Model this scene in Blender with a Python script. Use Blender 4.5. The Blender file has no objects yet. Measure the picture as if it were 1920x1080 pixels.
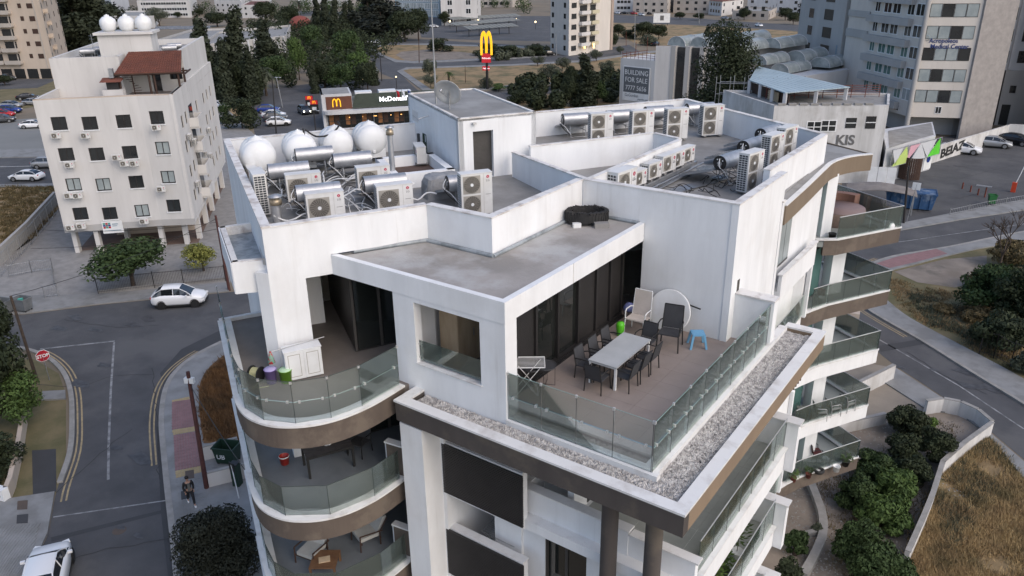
import bpy, math, random
import numpy as np
from mathutils import Matrix, Vector
random.seed(7); RNG = np.random.default_rng(7)
S = bpy.context.scene; COL = S.collection
R = math.radians
# ------------------------------------------------------------------ camera, world, sun, exposure
H = 26.5; FPX = 1461.0; PITCH = R(22.645); ROLL = R(-0.88); YAW = R(35.84)
_F = Vector((-math.sin(YAW), math.cos(YAW), 0)); _R = Vector((math.cos(YAW), math.sin(YAW), 0)); _Z = Vector((0, 0, 1))
_fw = _F*math.cos(PITCH) - _Z*math.sin(PITCH); _u0 = _F*math.sin(PITCH) + _Z*math.cos(PITCH)
_rt = _R*math.cos(ROLL) + _u0*math.sin(ROLL); _up = -_R*math.sin(ROLL) + _u0*math.cos(ROLL)
cam = bpy.data.cameras.new('camera'); co = bpy.data.objects.new('camera', cam); COL.objects.link(co)
co.matrix_world = Matrix(((_rt.x, _up.x, -_fw.x, 0), (_rt.y, _up.y, -_fw.y, 0), (_rt.z, _up.z, -_fw.z, H), (0, 0, 0, 1)))
cam.sensor_width = 36; cam.lens = 36*FPX/1920; cam.clip_start = 0.5; cam.clip_end = 6000
S.camera = co
W = bpy.data.worlds.new('World'); S.world = W; W.use_nodes = True
nt = W.node_tree; bg = nt.nodes['Background']; sky = nt.nodes.new('ShaderNodeTexSky'); sky.sky_type = 'NISHITA'
SUN_EL = R(40); SUN_AZ = R(100)            # azimuth from +Y towards +X
sky.sun_disc = False; sky.sun_elevation = SUN_EL; sky.sun_rotation = SUN_AZ; sky.air_density = 1.0; sky.dust_density = 3.2; sky.ozone_density = 2.0
nt.links.new(sky.outputs[0], bg.inputs[0]); bg.inputs[1].default_value = 0.15
sl = bpy.data.lights.new('sun', 'SUN'); so = bpy.data.objects.new('sun', sl); COL.objects.link(so)
sl.energy = 0.42; sl.angle = R(90); sl.color = (1.0, 0.80, 0.66)
sd = Vector((math.sin(SUN_AZ)*math.cos(SUN_EL), math.cos(SUN_AZ)*math.cos(SUN_EL), math.sin(SUN_EL)))
so.rotation_euler = sd.to_track_quat('Z', 'Y').to_euler()
S.view_settings.view_transform = 'Standard'; S.view_settings.look = 'None'; S.view_settings.gamma = 1; S.view_settings.exposure = 0.6
S.view_settings.use_curve_mapping = False
S.render.engine = 'CYCLES'; S.cycles.max_bounces = 6; S.cycles.transparent_max_bounces = 16; S.cycles.use_denoising = True

# ------------------------------------------------------------------ surveying helpers: photo point -> place in the world
def ray(px, py): return _fw*FPX + _rt*(px-960) + _up*(540-py)
def G(px, py, z=0.0):
    d = ray(px, py); t = (z-H)/d.z
    return Vector((d.x*t, d.y*t, z))
def ZT(px, py, p):
    d = ray(px, py); t = math.hypot(p[0], p[1])/math.hypot(d.x, d.y); return H + d.z*t
def hit(px, py, p0, p1):
    """where the sight line meets the vertical plane through p0,p1 -> (distance along p0p1, z)"""
    d = ray(px, py); ex, ey = p1[0]-p0[0], p1[1]-p0[1]; L = math.hypot(ex, ey); ex /= L; ey /= L; nx, ny = ey, -ex
    t = (p0[0]*nx + p0[1]*ny)/(d.x*nx + d.y*ny)
    return ((d.x*t-p0[0])*ex + (d.y*t-p0[1])*ey, H + d.z*t)

# ------------------------------------------------------------------ materials
MATS = {}
def M(name, c1, c2=None, sc=1.0, rough=0.8, bump=0.0, bsc=None, metal=0.0, lo=0.35, hi=0.65, stretch=None, detail=6, c3=None, sc3=0.3, amt3=0.5, spec=0.4, objc=False, streak=0.0):
    m = bpy.data.materials.new(name); m.use_nodes = True; n = m.node_tree.nodes; l = m.node_tree.links
    b = n['Principled BSDF']; b.inputs['Roughness'].default_value = rough; b.inputs['Metallic'].default_value = metal
    b.inputs['Specular IOR Level'].default_value = spec
    c = lambda k: (k[0], k[1], k[2], 1)
    geo = n.new('ShaderNodeNewGeometry'); vec = geo.outputs['Position']
    if objc:
        tc = n.new('ShaderNodeTexCoord'); vec = tc.outputs['Object']
    if stretch:
        mp = n.new('ShaderNodeMapping'); mp.inputs['Scale'].default_value = stretch; l.new(vec, mp.inputs[0]); vec1 = mp.outputs[0]
    else: vec1 = vec
    def noise(s, v, d=detail):
        t = n.new('ShaderNodeTexNoise'); t.inputs['Scale'].default_value = s; t.inputs['Detail'].default_value = d; t.inputs['Roughness'].default_value = 0.62
        l.new(v, t.inputs['Vector']); return t.outputs['Fac']
    def ramp(f, a, bb):
        r = n.new('ShaderNodeMapRange'); r.inputs[1].default_value = a; r.inputs[2].default_value = bb; l.new(f, r.inputs[0]); return r.outputs[0]
    def mix(f, a, bb):
        x = n.new('ShaderNodeMix'); x.data_type = 'RGBA'
        if isinstance(f, float): x.inputs[0].default_value = f
        else: l.new(f, x.inputs[0])
        for i, q in ((6, a), (7, bb)):
            if isinstance(q, tuple): x.inputs[i].default_value = q
            else: l.new(q, x.inputs[i])
        return x.outputs[2]
    if c2 is None: c2 = tuple(k*0.88 for k in c1)
    out = mix(ramp(noise(sc, vec1), lo, hi), c(c1), c(c2))
    if c3 is not None:
        f = ramp(noise(sc3, vec), 0.5, 0.62)
        mm = n.new('ShaderNodeMath'); mm.operation = 'MULTIPLY'; l.new(f, mm.inputs[0]); mm.inputs[1].default_value = amt3
        out = mix(mm.outputs[0], out, c(c3))
    if streak:
        mp2 = n.new('ShaderNodeMapping'); mp2.inputs['Scale'].default_value = (1, 1, .05); l.new(vec, mp2.inputs[0])
        m2 = n.new('ShaderNodeMath'); m2.operation = 'MULTIPLY'; l.new(ramp(noise(5.5, mp2.outputs[0], 4), .56, .74), m2.inputs[0]); l.new(ramp(noise(.45, vec, 2), .42, .6), m2.inputs[1])
        m3 = n.new('ShaderNodeMath'); m3.operation = 'MULTIPLY'; l.new(m2.outputs[0], m3.inputs[0]); m3.inputs[1].default_value = streak
        out = mix(m3.outputs[0], out, c((.33, .315, .29)))
    l.new(out, b.inputs['Base Color'])
    if bump:
        bp = n.new('ShaderNodeBump'); bp.inputs['Strength'].default_value = bump; bp.inputs['Distance'].default_value = 0.05
        l.new(noise(bsc or sc*4, vec, 3), bp.inputs['Height']); l.new(bp.outputs[0], b.inputs['Normal'])
    MATS[name] = m; return m
def emis(name, col, s):
    m = M(name, col, col); b = m.node_tree.nodes['Principled BSDF']; b.inputs['Emission Color'].default_value = (*col, 1); b.inputs['Emission Strength'].default_value = s; return m
def glassmat(name, tint, gl=0.12, rough=0.02):
    m = bpy.data.materials.new(name); m.use_nodes = True; n = m.node_tree.nodes; l = m.node_tree.links; n.clear()
    o = n.new('ShaderNodeOutputMaterial'); t = n.new('ShaderNodeBsdfTransparent'); t.inputs[0].default_value = (*tint, 1)
    g = n.new('ShaderNodeBsdfGlossy'); g.inputs['Roughness'].default_value = rough; g.inputs[0].default_value = (.9, .95, .93, 1)
    f = n.new('ShaderNodeFresnel'); f.inputs[0].default_value = 1.45
    mul = n.new('ShaderNodeMath'); mul.operation = 'MULTIPLY_ADD'; mul.inputs[1].default_value = 0.9; mul.inputs[2].default_value = gl*0.25
    l.new(f.outputs[0], mul.inputs[0])
    d = n.new('ShaderNodeBsdfDiffuse'); d.inputs[0].default_value = (.52, .66, .62, 1)
    x0 = n.new('ShaderNodeMixShader'); x0.inputs[0].default_value = gl; l.new(t.outputs[0], x0.inputs[1]); l.new(d.outputs[0], x0.inputs[2])
    x = n.new('ShaderNodeMixShader'); l.new(mul.outputs[0], x.inputs[0]); l.new(x0.outputs[0], x.inputs[1]); l.new(g.outputs[0], x.inputs[2]); l.new(x.outputs[0], o.inputs[0])
    MATS[name] = m; return m

white = M('white_render', (.74, .755, .765), (.64, .655, .665), 1.3, .85, .05, 30, stretch=(1, 1, .22), lo=.38, hi=.75, c3=(.58, .57, .55), sc3=.5, amt3=.25, streak=.22)
white2 = M('white_render_far', (.58, .57, .555), (.50, .49, .475), 0.5, .85, stretch=(1, 1, .2), streak=.4)
cap = M('stained_coping', (.66, .65, .63), (.40, .36, .33), 2.2, .9, .3, 25, lo=.48, hi=.68)
marble = M('pale_stone_coping', (.66, .66, .65), (.48, .46, .44), 1.6, .6, .1, 20, lo=.5, hi=.72)
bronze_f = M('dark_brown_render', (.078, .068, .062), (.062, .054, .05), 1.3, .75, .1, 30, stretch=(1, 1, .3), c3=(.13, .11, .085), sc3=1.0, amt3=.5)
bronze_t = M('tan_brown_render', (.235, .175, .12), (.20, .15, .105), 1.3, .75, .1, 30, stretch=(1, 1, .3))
bronze = M('brown_render', (.115, .092, .075), (.092, .073, .06), 1.3, .75, .1, 30, stretch=(1, 1, .3), c3=(.17, .14, .11), sc3=1.1, amt3=.55)
membrane = M('roof_membrane', (.27, .265, .255), (.20, .195, .185), 0.8, .75, .25, 9, c3=(.31, .31, .30), sc3=.55, amt3=.6)
membrane2 = M('roof_membrane_penthouse', (.32, .30, .28), (.235, .222, .205), 0.55, .8, .2, 14, c3=(.42, .425, .42), sc3=.35, amt3=.75, lo=.4, hi=.62)
silver = M('grey_coating', (.30, .33, .35), (.18, .20, .21), 2.2, .42, .55, 6, lo=.42, hi=.6)
floor_pink = M('terrace_tile', (.27, .228, .205), (.23, .192, .172), 1.1, .6, .06, 40)
floor_brown = M('balcony_tile', (.175, .155, .14), (.14, .125, .112), 1.5, .65, .06, 40)
floor_grey = M('grey_tile', (.16, .175, .19), (.125, .14, .155), 1.2, .5, .04, 40)
floor_pale = M('pale_tile', (.32, .34, .325), (.25, .27, .26), .8, .45, .03, 40)
gravel_m = M('gravel_stone', (.52, .505, .485), (.27, .26, .25), 9, .9, objc=False, lo=.4, hi=.6)
gravel_b = M('gravel_bed', (.11, .105, .10), (.07, .068, .065), 8, .95, .3)
dark = M('dark_aluminium', (.028, .026, .026), (.022, .021, .021), 1, .4)
darkslat = M('dark_slat', (.030, .028, .028), (.024, .023, .023), 2, .5)
dglass = M('dark_glazing', (.012, .014, .013), (.016, .018, .017), .5, .04, spec=.9)
glassR = glassmat('balustrade_glass', (.985, .997, .992), .06)
glassW = M('window_glass', (.018, .02, .022), (.03, .034, .036), .4, .08, spec=.8)
glassT = M('teal_window_glass', (.05, .13, .12), (.08, .17, .155), .6, .1, spec=.8)
curtain = M('pale_blind_glass', (.33, .37, .37), (.24, .28, .29), .7, .25, spec=.6)
clipm = M('steel_clip', (.6, .6, .58), (.5, .5, .5), 3, .35, metal=.4)
steel = M('galvanised_steel', (.45, .46, .47), (.33, .34, .35), 3, .42, metal=.75, bump=.05)
drumm = M('tank_aluminium', (.50, .51, .52), (.38, .39, .41), 2.5, .45, metal=.7, bump=.05, bsc=8)
black = M('black_plastic', (.012, .012, .012), (.02, .02, .02), 3, .5)
blackr = M('black_rubber', (.016, .016, .017), (.028, .028, .028), 3, .8)
pvc = M('white_plastic', (.72, .735, .74), (.64, .655, .66), .9, .45, c3=(.55, .55, .53), sc3=1.5, amt3=.3)
acw = M('ac_casing', (.66, .66, .645), (.58, .58, .565), 1.2, .5, c3=(.50, .49, .46), sc3=1.2, amt3=.3)
acf = M('ac_fan_surround', (.34, .32, .28), (.28, .265, .235), 3, .6)
acd = M('ac_fan_blade', (.10, .092, .08), (.13, .12, .105), 5, .6)
acgrid = M('ac_coil', (.03, .035, .04), (.05, .055, .06), 20, .6)
redlogo = M('red_print', (.42, .01, .05), (.40, .01, .05), 1, .5)
greylogo = M('grey_print', (.12, .12, .12), (.12, .12, .12), 1, .6)
concrete = M('concrete', (.27, .265, .255), (.20, .195, .19), 1.2, .9, .25, 15)
asphalt = M('asphalt', (.085, .086, .091), (.058, .060, .064), .45, .9, .5, 26, c3=(.105, .105, .107), sc3=.16, amt3=.75, lo=.3, hi=.7, detail=12)
crackm = M('crack', (.035, .036, .038), (.05, .05, .052), 3, .95)
oilm = M('oil_stain', (.045, .045, .048), (.075, .076, .08), 2.2, .6, lo=.4, hi=.6)
asphalt_n = M('asphalt_patch', (.052, .054, .058), (.045, .047, .05), .6, .9, .3, 22)
pave = M('pavement_concrete', (.24, .245, .245), (.19, .193, .192), .8, .9, .2, 12, c3=(.15, .15, .145), sc3=.4, amt3=.5)
kerbm = M('kerb_concrete', (.30, .29, .275), (.22, .215, .20), 1.5, .9, .2, 12)
pinkp = M('pink_paving', (.26, .15, .15), (.21, .125, .125), 2.5, .9, .2, 12)
yellowp = M('tactile_yellow', (.40, .31, .17), (.32, .25, .14), 2.5, .9, .2, 12)
lineY = M('worn_yellow_line', (.36, .28, .16), (.22, .18, .12), 2.5, .9, lo=.4, hi=.7)
lineW = M('worn_white_line', (.27, .275, .28), (.12, .123, .13), 1.6, .9, lo=.42, hi=.62)
lineW2 = M('white_road_line', (.55, .55, .54), (.36, .36, .35), 2.5, .9)
earth = M('dry_earth', (.20, .165, .12), (.14, .12, .09), .09, .95, .3, 3, c3=(.20, .16, .115), sc3=.05, amt3=.8)
drygrass = M('dry_grass', (.30, .21, .11), (.19, .14, .075), .35, .95, .5, 4, c3=(.075, .08, .035), sc3=.16, amt3=.8)
drystraw = M('straw', (.46, .34, .17), (.30, .21, .11), .8, .9, c3=(.11, .10, .05), sc3=.3, amt3=.7)
rustgrass = M('rust_straw', (.19, .10, .04), (.12, .065, .03), 1.2, .9, c3=(.08, .055, .03), sc3=.6, amt3=.6)
dirt = M('pale_dirt', (.25, .215, .18), (.17, .145, .12), .4, .95, .3, 5, c3=(.11, .10, .085), sc3=.3, amt3=.7)
lotm = M('gravel_lot', (.20, .205, .20), (.165, .17, .165), .06, .95, .3, 5)
greengrass = M('scrub', (.10, .095, .045), (.18, .145, .08), .4, .95, .5, 4)
tile_red = M('red_roof_tile', (.16, .055, .035), (.11, .042, .03), 1.4, .8, .2, 20)
wood_dark = M('dark_timber', (.06, .032, .022), (.04, .022, .016), 4, .7)
wood_tan = M('tan_timber', (.56, .44, .30), (.42, .31, .20), 3, .6, stretch=(1, 1, .2))
wood_mid = M('teak', (.17, .09, .045), (.12, .062, .032), 3, .6)
rust = M('rusty_red', (.17, .045, .03), (.11, .035, .025), 3, .8)
trunkm = M('bark', (.075, .055, .042), (.045, .035, .028), 5, .95, .4)
cream = M('cream_render', (.50, .42, .345), (.42, .355, .29), .3, .9, stretch=(1, 1, .25))
creamw = M('beige_render', (.43, .39, .35), (.36, .33, .295), .3, .9, stretch=(1, 1, .25))
grey_b = M('grey_render', (.40, .395, .385), (.34, .335, .325), .3, .85, stretch=(1, 1, .25))
greyw = M('pale_grey_render', (.52, .535, .55), (.45, .46, .475), .3, .85, stretch=(1, 1, .25))
medw = M('pale_beige_render', (.60, .56, .51), (.52, .485, .44), .3, .85, stretch=(1, 1, .25), streak=.4)
blueb = M('blue_grey_cladding', (.25, .33, .38), (.20, .27, .32), .3, .5)
metroof = M('blue_metal_roof', (.36, .45, .49), (.30, .38, .42), .4, .5, bump=.2)
carw = M('white_car_paint', (.74, .75, .76), (.72, .73, .74), .3, .22, spec=.6)
cars_ = M('silver_car_paint', (.38, .39, .40), (.36, .37, .38), .3, .25, metal=.4)
carg = M('grey_car_paint', (.10, .105, .115), (.09, .095, .10), .3, .25, metal=.3)
carb = M('black_car_paint', (.012, .012, .014), (.012, .012, .014), .3, .2)
carr = M('red_car_paint', (.42, .02, .025), (.40, .02, .025), .3, .25)
carbl = M('blue_car_paint', (.02, .045, .22), (.02, .045, .20), .3, .25)
carglass = M('car_glass', (.010, .012, .014), (.010, .012, .014), .3, .04, spec=.9)
tyre = M('tyre_rubber', (.014, .014, .014), (.02, .02, .02), 5, .85)
rim = M('alloy_rim', (.42, .42, .43), (.36, .36, .37), 5, .35, metal=.8)
redlamp = M('red_lamp_glass', (.35, .01, .012), (.33, .01, .012), 5, .2)
green_bin = M('green_bin_plastic', (.02, .14, .04), (.02, .11, .035), 3, .5)
dgreen = M('dark_green_plastic', (.012, .035, .022), (.012, .03, .02), 3, .5)
LE = {}
def leaf(name, a, b, tr=.15):
    LE[name] = M('leaf_'+name, tuple(k*.75 for k in a), tuple(k*1.2 for k in b), 3.2, .75, lo=.3, hi=.72, spec=.25, c3=tuple(k*1.5 for k in b), sc3=1.1, amt3=.5)
leaf('dark', (.018, .026, .012), (.031, .041, .019)); leaf('cypress', (.020, .028, .016), (.034, .042, .024)); leaf('olive', (.055, .068, .045), (.085, .095, .065))
leaf('green', (.035, .066, .018), (.066, .105, .028)); leaf('mid', (.024, .044, .015), (.043, .069, .023)); leaf('yellow', (.13, .15, .035), (.19, .19, .05))
leaf('black', (.014, .017, .012), (.024, .028, .020)); leaf('lime', (.075, .13, .03), (.12, .18, .045)); leaf('dry', (.09, .075, .035), (.13, .10, .05)); leaf('pink', (.10, .03, .05), (.05, .04, .03))

# ------------------------------------------------------------------ mesh builder
KIDS = {}; WORLD = {}
class MB:
    def __init__(s): s.v = []; s.f = []; s.s = []
    def add(s, vs, fs, smooth=False):
        k = len(s.v); s.v += [tuple(p) for p in vs]; s.f += [tuple(i+k for i in f) for f in fs]; s.s += [smooth]*len(fs); return s
    def hexa(s, p): return s.add(p, [(0, 3, 2, 1), (4, 5, 6, 7), (0, 1, 5, 4), (1, 2, 6, 5), (2, 3, 7, 6), (3, 0, 4, 7)])
    def box(s, x0, x1, y0, y1, z0, z1):
        return s.hexa([(x0, y0, z0), (x1, y0, z0), (x1, y1, z0), (x0, y1, z0), (x0, y0, z1), (x1, y0, z1), (x1, y1, z1), (x0, y1, z1)])
    def obb(s, c, d, rz=0, tilt=0, ax='X'):
        m = Matrix.Rotation(rz, 3, 'Z') @ Matrix.Rotation(tilt, 3, ax); a, b, h = d[0]/2, d[1]/2, d[2]/2; c = Vector(c)
        return s.hexa([c + m @ Vector(q) for q in ((-a, -b, -h), (a, -b, -h), (a, b, -h), (-a, b, -h), (-a, -b, h), (a, -b, h), (a, b, h), (-a, b, h))])
    def prism(s, poly, z0, z1):
        ar = sum(poly[i][0]*poly[(i+1) % len(poly)][1]-poly[(i+1) % len(poly)][0]*poly[i][1] for i in range(len(poly)))
        if ar < 0: poly = poly[::-1]
        n = len(poly); vs = [(p[0], p[1], z0) for p in poly] + [(p[0], p[1], z1) for p in poly]
        return s.add(vs, [tuple(range(n-1, -1, -1)), tuple(range(n, 2*n))] + [(i, (i+1) % n, n+(i+1) % n, n+i) for i in range(n)])
    def wall(s, p0, p1, th, z0, z1, z0b=None, z1b=None):
        """th>0 puts the thickness to the left of p0->p1"""
        d = Vector((p1[0]-p0[0], p1[1]-p0[1])); d.normalize(); n = Vector((-d.y, d.x))*th
        za, zb = (z0b if z0b is not None else z0), (z1b if z1b is not None else z1)
        a = [(p0[0], p0[1]), (p1[0], p1[1]), (p1[0]+n.x, p1[1]+n.y), (p0[0]+n.x, p0[1]+n.y)]
        if th < 0: a = [a[3], a[2], a[1], a[0]]; o = (0, 1, 1, 0)
        else: o = (0, 1, 1, 0)
        return s.hexa([(*a[i], (z0, za)[o[i]]) for i in range(4)] + [(*a[i], (z1, zb)[o[i]]) for i in range(4)])
    def wallo(s, p0, p1, th, z0, z1, ops):
        """wall with rectangular openings (u0,u1,za,zb)"""
        L = math.hypot(p1[0]-p0[0], p1[1]-p0[1]); ex, ey = (p1[0]-p0[0])/L, (p1[1]-p0[1])/L
        P = lambda u: (p0[0]+ex*u, p0[1]+ey*u)
        us = sorted({0, L} | {min(max(q, 0), L) for o in ops for q in o[:2]}); 
        for a, b in zip(us, us[1:]):
            if b-a < 1e-4: continue
            m = (a+b)/2; z = z0
            for o in sorted([o for o in ops if o[0] < m < o[1]], key=lambda o: o[2]):
                if o[2] > z+1e-4: s.wall(P(a), P(b), th, z, o[2])
                z = o[3]
            if z < z1-1e-4: s.wall(P(a), P(b), th, z, z1)
        return s
    def cyl(s, p0, p1, r0, r1=None, n=12, caps=True, smooth=True):
        r1 = r0 if r1 is None else r1; p0 = Vector(p0); p1 = Vector(p1); d = (p1-p0).normalized()
        a = d.orthogonal().normalized() if abs(d.z) < .999 else Vector((1, 0, 0)); b = d.cross(a)
        A = [p0+(a*math.cos(t)+b*math.sin(t))*r0 for t in [2*math.pi*i/n for i in range(n)]]
        B = [p1+(a*math.cos(t)+b*math.sin(t))*r1 for t in [2*math.pi*i/n for i in range(n)]]
        s.add(A+B, [(i, (i+1) % n, n+(i+1) % n, n+i) for i in range(n)], smooth)
        if caps:
            if r0 > 1e-4: s.add(A, [tuple(range(n-1, -1, -1))])
            if r1 > 1e-4: s.add(B, [tuple(range(n))])
        return s
    def tube(s, pts, r, n=6):
        for a, b in zip(pts, pts[1:]): s.cyl(a, b, r, r, n)
        return s
    def lathe(s, prof, c=(0, 0, 0), n=20, axis='Z', smooth=True):
        vs = []
        for r, z in prof:
            for i in range(n):
                t = 2*math.pi*i/n; q = (r*math.cos(t), r*math.sin(t), z)
                if axis == 'X': q = (z, q[0], q[1])
                if axis == 'Y': q = (q[0], -z, q[1])
                vs.append((q[0]+c[0], q[1]+c[1], q[2]+c[2]))
        fs = [(j*n+i, j*n+(i+1) % n, (j+1)*n+(i+1) % n, (j+1)*n+i) for j in range(len(prof)-1) for i in range(n)]
        return s.add(vs, fs, smooth)
    def mesh(s, name, mat):
        me = bpy.data.meshes.new(name); me.from_pydata(s.v, [], s.f); me.materials.append(mat)
        me.polygons.foreach_set('use_smooth', s.s); me.update(); return me
    def build(s, name, mat, parent=None, world=False, **k):
        return mk(name, s.mesh(name, mat), parent, world, **k)
def mk(name, me, parent=None, world=False, loc=None, rz=None, scale=None, kind=None, label=None):
    o = bpy.data.objects.new(name, me); COL.objects.link(o)
    if parent is not None:
        o.parent = parent; KIDS.setdefault(parent.name, []).append(o)
        if world and parent.name in WORLD: o.matrix_parent_inverse = WORLD[parent.name].inverted()
    if loc is not None: o.location = loc
    if rz is not None: o.rotation_euler.z = rz
    if scale is not None: o.scale = scale
    if kind: o['kind'] = kind
    if label: o['label'] = label
    return o
def thing(name, label, cat, loc=(0, 0, 0), rz=0, group=None):
    o = bpy.data.objects.new(name, None); COL.objects.link(o); o.location = loc; o.rotation_euler.z = rz
    WORLD[o.name] = Matrix.Translation(Vector(loc)) @ Matrix.Rotation(rz, 4, 'Z')
    o['label'] = label; o['category'] = cat; o.empty_display_size = .2
    if group: o['group'] = group
    return o
def tag(o, label, cat, group=None):
    o['label'] = label; o['category'] = cat
    if group: o['group'] = group
    return o
def struct(o): o['kind'] = 'structure'; return o
def dup(root, loc, rz=0, label=None, scale=None, group=None):
    def rec(o, par):
        c = o.copy(); COL.objects.link(c)
        if par is not None: c.parent = par
        for k in KIDS.get(o.name, []): KIDS.setdefault(c.name, []).append(rec(k, c))
        return c
    r = rec(root, None); r.location = loc; r.rotation_euler.z = rz
    if scale: r.scale = (scale,)*3 if isinstance(scale, (int, float)) else scale
    if label: r['label'] = label
    if group: r['group'] = group
    return r
def place(proto, used, loc, rz, label, scale=None, group=None):
    """first use moves the prototype, later ones copy it"""
    if proto.name not in used:
        used.add(proto.name); proto.location = loc; proto.rotation_euler.z = rz; proto['label'] = label
        if scale: proto.scale = (scale,)*3 if isinstance(scale, (int, float)) else scale
        if group: proto['group'] = group
        return proto
    return dup(proto, loc, rz, label, scale, group)
USED = set()
def text(name, body, size, mat, parent, loc, rot, ext=.004, align='LEFT', sx=1.0, bold=0.0):
    cu = bpy.data.curves.new(name, 'FONT'); cu.body = body; cu.size = size; cu.extrude = ext; cu.align_x = align; cu.resolution_u = 3
    if bold: cu.offset = bold
    tmp = bpy.data.objects.new('t', cu); COL.objects.link(tmp); dg = bpy.context.evaluated_depsgraph_get()
    me = bpy.data.meshes.new_from_object(tmp.evaluated_get(dg)); bpy.data.objects.remove(tmp)
    me.materials.clear(); me.materials.append(mat)
    o = mk(name, me, parent); o.location = loc; o.rotation_euler = rot; o.scale = (sx, 1, 1); return o
# ------------------------------------------------------------------ ground, roads, pavements
def P2(l): return [tuple(G(*q)[:2]) if len(q) == 2 else (q[0], q[1]) for q in l]   # (px,py) surveyed, (x,y,'w') world
def sheet(name, mat, pts, z, kind='structure'):
    p = P2(pts); ar = sum(p[i][0]*p[(i+1) % len(p)][1]-p[(i+1) % len(p)][0]*p[i][1] for i in range(len(p)))
    if ar < 0: p = p[::-1]
    o = MB().add([(a, b, z) for a, b in p], [tuple(range(len(p)))]).build(name, mat); o['kind'] = kind; return o
def slab(name, mat, pts, z1, z0=-.3):
    o = MB().prism(P2(pts), z0, z1).build(name, mat); o['kind'] = 'structure'; return o
def smooth(pts, n=5):
    out = []
    for i in range(len(pts)-1):
        p0 = pts[max(i-1, 0)]; p1 = pts[i]; p2 = pts[i+1]; p3 = pts[min(i+2, len(pts)-1)]
        for k in range(n):
            t = k/n; out.append(tuple(.5*((2*p1[j])+(-p0[j]+p2[j])*t+(2*p0[j]-5*p1[j]+4*p2[j]-p3[j])*t*t+(-p0[j]+3*p1[j]-3*p2[j]+p3[j])*t**3) for j in range(len(p1))))
    return out+[tuple(pts[-1])]
def offs(pts, d):
    out = []
    for i, p in enumerate(pts):
        a = pts[max(i-1, 0)]; b = pts[min(i+1, len(pts)-1)]; dx, dy = b[0]-a[0], b[1]-a[1]; L = math.hypot(dx, dy) or 1
        out.append((p[0]-dy/L*d, p[1]+dx/L*d))
    return out
def ribbon(name, mat, pts, w, z, z0=None, off=0, kind='structure', parent=None):
    a = offs(pts, off+w/2); b = offs(pts, off-w/2); m = MB()
    n = len(pts); zb = z if z0 is None else z0
    for i in range(n-1):
        q = [a[i], a[i+1], b[i+1], b[i]]
        if z0 is None: m.add([(x, y, z) for x, y in q[::-1]], [(0, 1, 2, 3)])
        else: m.hexa([(x, y, z0) for x, y in q[::-1]]+[(x, y, z) for x, y in q[::-1]])
    o = m.build(name, mat, parent)
    if parent is None: o['kind'] = kind
    return o
o = MB().add([(-3500, -600, 0), (2500, -600, 0), (2500, 4500, 0), (-3500, 4500, 0)], [(0, 1, 2, 3)]).build('ground', earth); struct(o)

# streets on the left and behind the main building
kr = smooth([(415, 642), (365, 668), (328, 698), (307, 735), (300, 790), (304, 850), (312, 930), (320, 1000), (328, 1080), (338, 1180)], 4)
kl = smooth([(20, 650), (75, 665), (112, 692), (130, 730), (134, 780), (130, 850), (105, 925), (90, 1000), (70, 1045), (45, 1110), (20, 1180)], 4)
a0, a1 = G(185, 572), G(430, 548); da = (a1-a0).normalized(); b0 = G(415, 642)
far = a1+da*95; far2 = b0+da*105
sheet('road', asphalt, [(-150, 655), (-150, 598), (45, 590), (185, 572), (430, 548), (far.x, far.y, 'w'), (far2.x, far2.y, 'w')]+kr+kl[::-1], .012)
sheet('road_patch', asphalt_n, [(415, 648), (365, 673), (330, 702), (309, 738), (300, 700), (340, 655), (416, 618)], .018)
sheet('road_patch', asphalt_n, [(293, 800), (303, 800), (308, 860), (316, 930), (322, 1000), (330, 1080), (336, 1160), (322, 1160), (315, 1080), (306, 1000), (302, 960), (299, 900), (295, 850)], .018)
sheet('road_patch', asphalt_n, [(95, 1008), (306, 956), (307, 962), (97, 1016)], .017)
krw = [tuple(G(*p)[:2]) for p in kr]; klw = [tuple(G(*p)[:2]) for p in kl]
slab('pavement', pave, kr+[(600, 1180), (600, 900), (520, 640)], .13)
ribbon('kerb', kerbm, krw, .32, .145, -.2, off=.10)
ribbon('kerb', kerbm, klw[:24], .30, .13, -.2, off=.05)
ribbon('road_marking', lineY, krw[3:22], .10, .022, off=-.35); ribbon('road_marking', lineY, krw[3:22], .10, .022, off=-.6)
ribbon('road_marking', lineY, klw[4:26], .10, .022, off=.35); ribbon('road_marking', lineY, klw[4:26], .10, .022, off=.6)
ln = lambda *p: [tuple(G(*q)[:2]) for q in p]
ribbon('road_marking', lineW, ln((75, 655), (215, 640)), .20, .026)
ribbon('road_marking', lineW, ln((214, 642), (208, 730), (204, 830), (203, 900)), .14, .022)
ribbon('road_marking', lineW, ln((100, 970), (318, 938)), .10, .022)
for a, b, c in (((213, 1), (0, 0), 0),): pass
def disc(name, mat, px, py, r, z, n=20):
    c = G(px, py); o = MB().cyl((c.x, c.y, z-.02), (c.x, c.y, z), r, r, n, smooth=False).build(name, mat); tag(o, 'round rusty manhole cover in the asphalt of the left road', 'manhole cover'); return o
disc('manhole_cover', M('rusty_iron', (.10, .075, .06), (.08, .065, .055), 3, .8), 224, 995, .34, .02)
def crack(pts, w=.045):
    p = [tuple(G(*q)[:2]) for q in pts]; out = []
    for a, b in zip(p, p[1:]):
        k = max(int(math.dist(a, b)/.5), 1)
        for i in range(k): out.append((a[0]+(b[0]-a[0])*i/k+random.gauss(0, .06), a[1]+(b[1]-a[1])*i/k+random.gauss(0, .06)))
    ribbon('road_crack', crackm, out+[p[-1]], w, .0275)
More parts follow.
